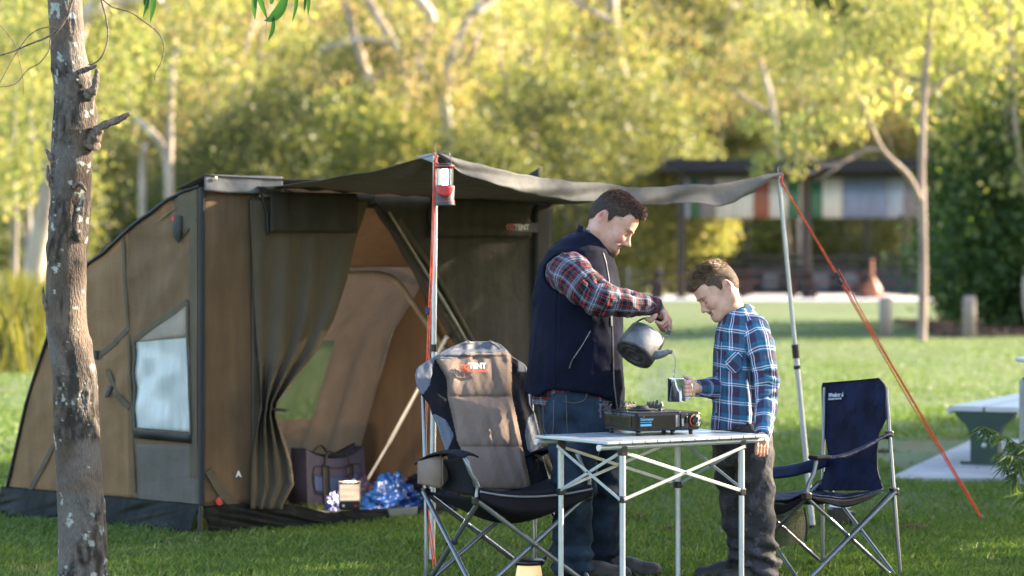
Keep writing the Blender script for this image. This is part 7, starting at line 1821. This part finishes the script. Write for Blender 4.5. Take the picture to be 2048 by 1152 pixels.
    mb = MB(); mb.grid(lambda a, b: (lambda t, r_: P(1184, 478, 11.985) + fx * (cos(t) * r_ * 1.22 + .012 + .02 * (1 - b)) + sdx * (sin(t) * r_ * 1.05) + ax * lerp(-.065, .026 - .035 * max(0, cos(t)) - .030 * max(0, -sin(t)) ** 1.0, b))(lerp(.45, 2 * pi - .45, a), .082 - .002 * b), 40, 7, .009); mb.build('vest_collar', M_vest, root)
    vo = [c_ for c_ in root.children if c_.name.split('.')[0] == 'vest'][0]; ofs = Vector(root.location); bvv = BVHTree.FromPolygons([v.co + ofs for v in vo.data.vertices], [tuple(p.vertices) for p in vo.data.polygons])
    def vc(x, y, off=.002):
        d = (P(x, y, 12) - Vector((0, 0, CAMH))).normalized(); h = bvv.ray_cast(Vector((0, 0, CAMH)), d); return (h[0] if h[0] else P(x, y, 11.85)) - d * off
    def vpath(pts, n=14, off=.002):
        A_ = np.array(pts, float); t_ = np.linspace(0, 1, len(A_)); return [vc(np.interp(k, t_, A_[:, 0]), np.interp(k, t_, A_[:, 1]), off) for k in np.linspace(0, 1, n)]
    mz = basic('zip_grey', (.16, .16, .18), .35, metal=.5, vscale=200, var=.5)
    tube_part(root, 'zip', vpath([(1206, 506), (1212, 525), (1218, 560), (1224, 640), (1226, 700), (1228, 770), (1234, 815), (1234, 838)], 30), .0035, mz, 6)
    0 and tube_part(root, 'front_edge', spline([P(1221, 530, 11.86), P(1229, 590, 11.85), P(1240, 690, 11.86), P(1246, 760, 11.86), P(1251, 815, 11.88), P(1245, 850, 11.88)], 6), .006, M_vest, 7, (1, .5))
    tube_part(root, 'pocket_zip', vpath([(1181, 662), (1165, 690), (1150, 712), (1140, 729)]), .0030, mz, 6); tube_part(root, 'seam', vpath([(1186, 660), (1170, 690), (1154, 714), (1143, 733)]), .0018, M_chblack, 5)
    tube_part(root, 'zip_pull', vpath([(1147, 716), (1142, 727), (1139, 737)], 4, .005), .005, M_plast, 6)
    tube_part(root, 'zip_pull', vpath([(1222, 633), (1223, 652)], 3, .005), .004, M_alu, 6)
    tube_part(root, 'seam', vpath([(1121, 632), (1119, 690), (1115, 735), (1106, 768)], 16, .0005), .0018, M_chblack, 5); tube_part(root, 'seam', vpath([(1062, 600), (1084, 640), (1086, 700), (1080, 772)], 16, .0005), .0016, M_chblack, 5)
    # watch strap
    wv = (WR - EL).normalized(); tube_part(root, 'watch_strap', [WR + wv * .006, WR + wv * .020], .0285, M_plast, 18)
    # jeans
    fj = Field((.05, 11.62, -.01), (.62, 12.36, .96), .0058)
    fj.loft(rows([(770, 1076, 1228), (800, 1078, 1234), (840, 1083, 1238), (880, 1092, 1240)], 12.0, [.17, .18, .185, .17]), .03)
    NL = [P(1140, 820, 11.90), P(1148, 890, 11.88), P(1149, 965, 11.85), P(1146, 1060, 11.87), P(1146, 1150, 11.89)]; fj.chain(NL, [.115, .104, .090, .083, .088], .03)
    FLg = [P(1188, 820, 12.10), P(1200, 890, 12.10), P(1207, 965, 12.08), P(1203, 1060, 12.12), P(1206, 1140, 12.14)]; fj.chain(FLg, [.11, .098, .084, .074, .080], .03)
    fj.cut(lambda X, Y, Z: .035 - Z + 0 * X + 0 * Y)
    kz = P(0, 965, 12).z
    def jx(V):
        z = V[:, 2]; st = .010 * np.sin(z * 95 + 3 * fbm(V, 4, 2, 2)) * sstep(.30, .06, z); kn = .007 * np.sin(z * 60 + V[:, 0] * 20 + 2 * fbm(V, 5, 5, 2)) * np.exp(-((z - kz + .03) / .12) ** 2); return st + kn
    cloth('jeans', fj, M_denim, root, .007, (10, 10, 7), 5, 2, None, jx)
    th = basic('stitch_thread', (.10, .085, .07), .8)
    tube_part(root, 'seam', [P(1132, 790, 11.782), P(1134, 850, 11.778), P(1140, 920, 11.772)], .0016, th, 5)
    tube_part(root, 'seam', spline([P(1106, 985, 11.80), P(1125, 995, 11.76), P(1150, 1008, 11.765), P(1172, 1000, 11.79), P(1184, 990, 11.82)], 4), .0016, th, 5)
    tube_part(root, 'pocket_edge', spline([P(1128, 803, 11.78), P(1150, 806, 11.775), P(1168, 800, 11.785), P(1175, 785, 11.80)], 4), .0018, th, 5)
    tube_part(root, 'back_pocket', spline([P(1086, 800, 11.85), P(1088, 860, 11.84), P(1105, 866, 11.80), P(1107, 800, 11.80)], 4), .0018, th, 5)
    shoe(root, P(1135, 1167, 11.92), Vector((.98, .15, 0)).normalized(), .30, .048, .12)
    shoe(root, P(1195, 1167, 12.12), Vector((.99, -.1, 0)).normalized(), .30, .048, .12)
man()
# ------------------------------------------------------------------ THE BOY
def boy():
    root = thing('person', 'smiling boy in blue plaid shirt and dark camouflage trousers holding out a steel mug', 'person', (XatD(1500, 11.9), 11.9, 0))
    C = P(1431, 579, 11.90); a = radians(34); yaw = .22
    Fv = Vector((-cos(a) * cos(yaw), -sin(yaw) * cos(a), -sin(a))).normalized(); Uv = Vector((-sin(a), 0, cos(a))); Uv = (Uv - Fv * Uv.dot(Fv)).normalized(); Sv = Uv.cross(Fv)
    if Sv.y > 0: Sv = -Sv
    sc = .94
    SH, EL, WR = P(1512, 658, 11.80), P(1534, 765, 11.74), P(1526, 862, 11.60)
    SH2, EL2, WR2 = P(1458, 668, 12.04), P(1448, 775, 11.96), P(1396, 777, 11.76)
    fd = Field((.72, 11.45, .52), (1.26, 12.18, 1.52), .0036)
    q, R = head(fd, C, Fv, Uv, Sv, sc, True)
    fd.cap(P(1476, 640, 11.93), P(1456, 592, 11.91), .052, .047, .03)
    fd.loft(rows([(628, 1458, 1502), (650, 1446, 1516), (700, 1440, 1520), (800, 1438, 1518), (850, 1438, 1518)], 11.93, [.06, .12, .12, .11, .11]), .03)
    fd.chain([SH + Vector((-.01, .03, 0)), EL, WR], [.024, .016, .022], .02); fd.chain([SH2, EL2, WR2], [.03, .024, .022], .02)
    # near hand resting at the table edge
    fd.cap(WR, P(1524, 880, 11.56), .021, .025, .015); fd.cap(P(1518, 878, 11.56), P(1530, 880, 11.58), .020, .020, .012)
    for k in range(4):
        x = 1514 + k * 6.4; D = 11.535 + k * .016
        fd.chain([P(x, 882, D), P(x - .5, 893, D - .012), P(x - 1, 902 + (k in (1, 2)) * 3, D - .010), P(x - 1.2, 908 + (k in (1, 2)) * 3, D - .002)], [.0098, .0090, .0084, .0075], .0028)
    fd.chain([P(1512, 874, 11.55), P(1505, 876, 11.53), P(1499, 877, 11.525)], [.011, .0095, .008], .004)
    # far hand round the mug handle
    hD = 11.68
    fd.cap(WR2, P(1386, 775, 11.70), .022, .026, .015)
    for k in range(4):
        y = 765 + k * 8.0; fd.chain([P(1386, y, 11.69), P(1378, y + .5, 11.655), P(1371.5, y + 1, 11.645), P(1373, y + 1.5, 11.665)], [.0105, .0095, .0088, .008], .0028)
    fd.chain([P(1385, 765, 11.69), P(1377, 757, 11.68), P(1369, 752.5, 11.67)], [.012, .0102, .0085], .004)
    V, F = fd.mesh(); V = smooth_mesh(V, F, 1, .4); col = np.tile(np.array((.66, .38, .28)), (len(V), 1)); col = head_paint(V, col, C, Fv, Uv, Sv, sc, True)
    for cpt in (P(1523, 895, 11.55), P(1376, 775, 11.66)):
        hd = np.exp(-(((V - np.array(cpt)) ** 2).sum(1)) / .035 ** 2)[:, None] * .35; col = col * (1 - hd) + np.array((.60, .25, .19)) * hd
    np_mesh('body', V, F, M_skin, root, smooth=True, attrs={'skin': ('FLOAT_COLOR', np.concatenate([col, np.ones((len(col), 1))], 1))})
    bv = BVHTree.FromPolygons([Vector(v) for v in V], [tuple(f) for f in F.tolist()])
    hm = hairmat('chestnut_hair', (.08, .042, .022), (.16, .09, .05), (.34, .21, .12))
    face_extras(root, bv, q, Sv, sc, (.15, .08, .05), True)
    hair(root, C, Fv, Uv, Sv, sc, hm, True, [(-.2, -.075), (-.10, -.072), (-.072, -.055), (-.048, .022), (-.028, .018), (-.018, -.010), (-.004, -.012), (.010, .026), (.040, .036), (.062, .045), (.085, .052), (.2, .055)], [(.035, .082, 0, (.050, .028, .052)), (.070, .066, 0, (.022, .018, .042)), (-.08, .050, 0, (.03, .04, .04))], 9)
    # shirt
    fs = Field((.70, 11.45, .62), (1.28, 12.22, 1.36), .0048)
    TB = [(612, 1466, 1494), (622, 1452, 1508), (636, 1441, 1520), (660, 1434, 1530), (700, 1429, 1535), (770, 1427, 1534), (820, 1425, 1532), (868, 1421, 1534), (884, 1421, 1536)]
    fs.loft(rows(TB, 11.93, [.05, .08, .115, .145, .150, .150, .150, .155, .155]), .03)
    SL = [SH + Vector((0, .04, .0)), P(1520, 690, 11.775), EL, P(1531, 820, 11.68), P(1526, 866, 11.60)]; fs.chain(SL, [.060, .057, .051, .043, .036], .02)
    SL2 = [SH2, EL2, P(1424, 776, 11.86), P(1393, 777, 11.755)]; fs.chain(SL2, [.055, .045, .040, .033], .02)
    fs.chain([P(1527, 852, 11.62), P(1526, 867, 11.598)], [.038, .037], .004)
    for (p0, p1, r) in ((P(1508, 742, 11.70), P(1560, 752, 11.72), .008), (P(1510, 775, 11.68), P(1562, 770, 11.70), .009), (P(1512, 800, 11.67), P(1552, 792, 11.68), .006), (P(1500, 690, 11.80), P(1508, 760, 11.80), .012), (P(1506, 760, 11.79), P(1510, 850, 11.79), .012)): fs.cap(p0, p1, r, r, .025, True)
    fs.cut(lambda X, Y, Z: (np.interp(X.ravel(), [P(x, 0, 11.9).x for x in (1415, 1422, 1440, 1490, 1508, 1530, 1545)], [P(0, y, 11.9).z for y in (866, 868, 862, 842, 855, 868, 868)])[:, None, None] - Z - 9 * (Y < 11.72)) + 0 * Y)
    fs.cap(WR, WR + (WR - EL).normalized() * .1, .026, .03, .003, True); fs.cap(WR2, WR2 + (WR2 - EL2).normalized() * .12, .0265, .03, .003, True)
    fs.cap(P(1466, 618, 11.915), P(1452, 585, 11.91), .053, .056, .004, True)
    near_x = .5
    def uvb(V):
        u1, w1 = poly_uv(V, SL, np.array((0., 1., 0.))); u2, w2 = poly_uv(V, SL2, np.array((0., 1., 0.)))
        def dist(pts):
            d = 9 * np.ones(len(V))
            for i in range(len(pts) - 1):
                a_, b_ = np.array(pts[i]), np.array(pts[i + 1]); ab = b_ - a_; t = np.clip(((V - a_) @ ab) / (ab @ ab), 0, 1); d = np.minimum(d, np.linalg.norm(V - (a_ + t[:, None] * ab), axis=1))
            return d
        arm = (dist(SL) < .066) & (V[:, 1] < 11.80 + .0); arm2 = dist(SL2[2:]) < .05
        tu = V[:, 2] + .12 * (V[:, 0] - 1.0); tw = np.arctan2(V[:, 0] - P(1480, 0, 11.93).x, -(V[:, 1] - 11.93)) * .13
        u = np.where(arm, 1.36 - u1, tu); w_ = np.where(arm, w1, tw); u = np.where(arm2, u2, u); w_ = np.where(arm2, w2, w_); return w_, u
    cloth('shirt', fs, M_plaidB, root, .006, (14, 10, 9), 13, 2, uvb)
    # collar leaves, placket, pocket
    ax = (P(1456, 592, 11.91) - P(1476, 640, 11.93)).normalized(); sdx = Vector((0, 1, 0)); fx = ax.cross(sdx).normalized()
    if fx.x > 0: fx = -fx
    cc = P(1472, 630, 11.925)
    mb = MB(); mb.grid(lambda a, b: (lambda t, r_: cc + fx * (cos(t) * r_ * 1.10 - .004) + sdx * (sin(t) * r_) + ax * lerp(-.012, .026, b))(a * 2 * pi, .058), 36, 4, .004)
    mb.grid(lambda a, b: (lambda t: cc + fx * (cos(t) * (.060 + .022 * b) * 1.10 - .004) + sdx * (sin(t) * (.060 + .022 * b)) + ax * (.027 - (.030 + .028 * max(0, cos(t)) ** 2) * b))(lerp(.22, 2 * pi - .22, a)), 40, 4, .003)
    oc = mb.build('shirt_collar', M_plaidB, root); at = oc.data.attributes.new('pl', 'FLOAT_VECTOR', 'POINT')
    for i, v in enumerate(oc.data.vertices): at.data[i].vector = (v.co.x * .9 + v.co.y * .5 - v.co.z * .3, v.co.z * .9 + v.co.x * .5, 0)
    bvs = BVHTree.FromObject(root.children[-2] if root.children[-2].name.startswith('shirt') else root.children[-1], bpy.context.evaluated_depsgraph_get()) if False else None
    so = [c for c in root.children if c.name.startswith('shirt') and 'collar' not in c.name][0]; ofs = Vector(root.location); bvs = BVHTree.FromPolygons([v.co + ofs for v in so.data.vertices], [tuple(p.vertices) for p in so.data.polygons])
    def cast(x, y):
        o_ = Vector((0, 0, CAMH)); d = (P(x, y, 12) - o_).normalized(); h = bvs.ray_cast(o_, d); return h[0] if h[0] else P(x, y, 11.8)
    mb = MB(); pc = [[cast(lerp(lerp(1449, 1485, a), lerp(1452, 1484, a), b), lerp(lerp(700, 706, a), lerp(738 + 8 * (1 - abs(2 * a - 1)), 742 + 6 * (1 - abs(2 * a - 1)), a), b)) + Vector((0, -.004, 0)) for a in np.linspace(0, 1, 11)] for b in np.linspace(0, 1, 9)]
    mb.grid(lambda a, b: pc[min(8, int(round(b * 8)))][min(10, int(round(a * 10)))], 10, 8, .003); op = mb.build('pocket', M_plaidB, root); at = op.data.attributes.new('pl', 'FLOAT_VECTOR', 'POINT')
    for i, v in enumerate(op.data.vertices): at.data[i].vector = ((v.co.x + v.co.z) * .72 + .03, (v.co.z - v.co.x) * .72 + .02, 0)
    for y in (664, 700, 742, 785, 828):
        p = cast(1438 - (y - 660) * .03, y); mb = MB(); mb.lathe([(0, 0), (.0055, 0), (.0055, .002), (0, .003)], p + Vector((-.001, -.001, 0)), 10, Matrix.Rotation(radians(70), 3, 'X')); mb.build('button', M_plast, root)
    tube_part(root, 'placket', [cast(x, y) + Vector((0, -.001, 0)) for x, y in ((1446, 650), (1443, 690), (1441, 740), (1440, 790), (1438, 840), (1436, 858))], .0018, basic('placket_edge', (.45, .45, .62), .7), 5)
    # trousers
    fj = Field((.78, 11.62, -.01), (1.34, 12.2, .80), .0055)
    fj.loft(rows([(842, 1427, 1532), (870, 1427, 1540), (900, 1428, 1545), (930, 1430, 1546)], 11.93, [.14, .145, .145, .13]), .03)
    NL = [P(1508, 885, 11.85), P(1511, 960, 11.83), P(1513, 1025, 11.82), P(1519, 1085, 11.83), P(1523, 1132, 11.85)]; fj.chain(NL, [.084, .078, .073, .070, .077], .03)
    FLg = [P(1463, 885, 12.0), P(1468, 960, 11.98), P(1475, 1030, 11.96), P(1485, 1085, 11.95), P(1490, 1112, 11.95)]; fj.chain(FLg, [.080, .075, .066, .060, .060], .03)
    fj.cut(lambda X, Y, Z: .045 + .06 * (X < P(1500, 0, 11.9).x) - Z + 0 * Y)
    def jx(V):
        z = V[:, 2]; return .010 * np.sin(z * 80 + V[:, 0] * 30 + 3 * fbm(V, 5, 2, 2)) * sstep(.34, .1, z) + .006 * np.sin(z * 50 - V[:, 0] * 30 + 3 * fbm(V, 5, 8, 2)) * sstep(.8, .35, z)
    cloth('trousers', fj, M_camo, root, .006, (10, 10, 8), 25, 2, None, jx)
    mb = MB(); mb.grid(lambda a, b: P(lerp(1512, 1542, a), lerp(975, 995, b), 11.748 + .03 * a), 4, 3, .004); mb.build('pocket_flap', M_camo, root)
    shoe(root, P(1548, 1167, 11.88), Vector((-.96, -.28, 0)).normalized(), .27, .044, .10)
    shoe(root, P(1500, 1167, 12.0), Vector((-.98, -.2, 0)).normalized(), .27, .044, .10)
boy()
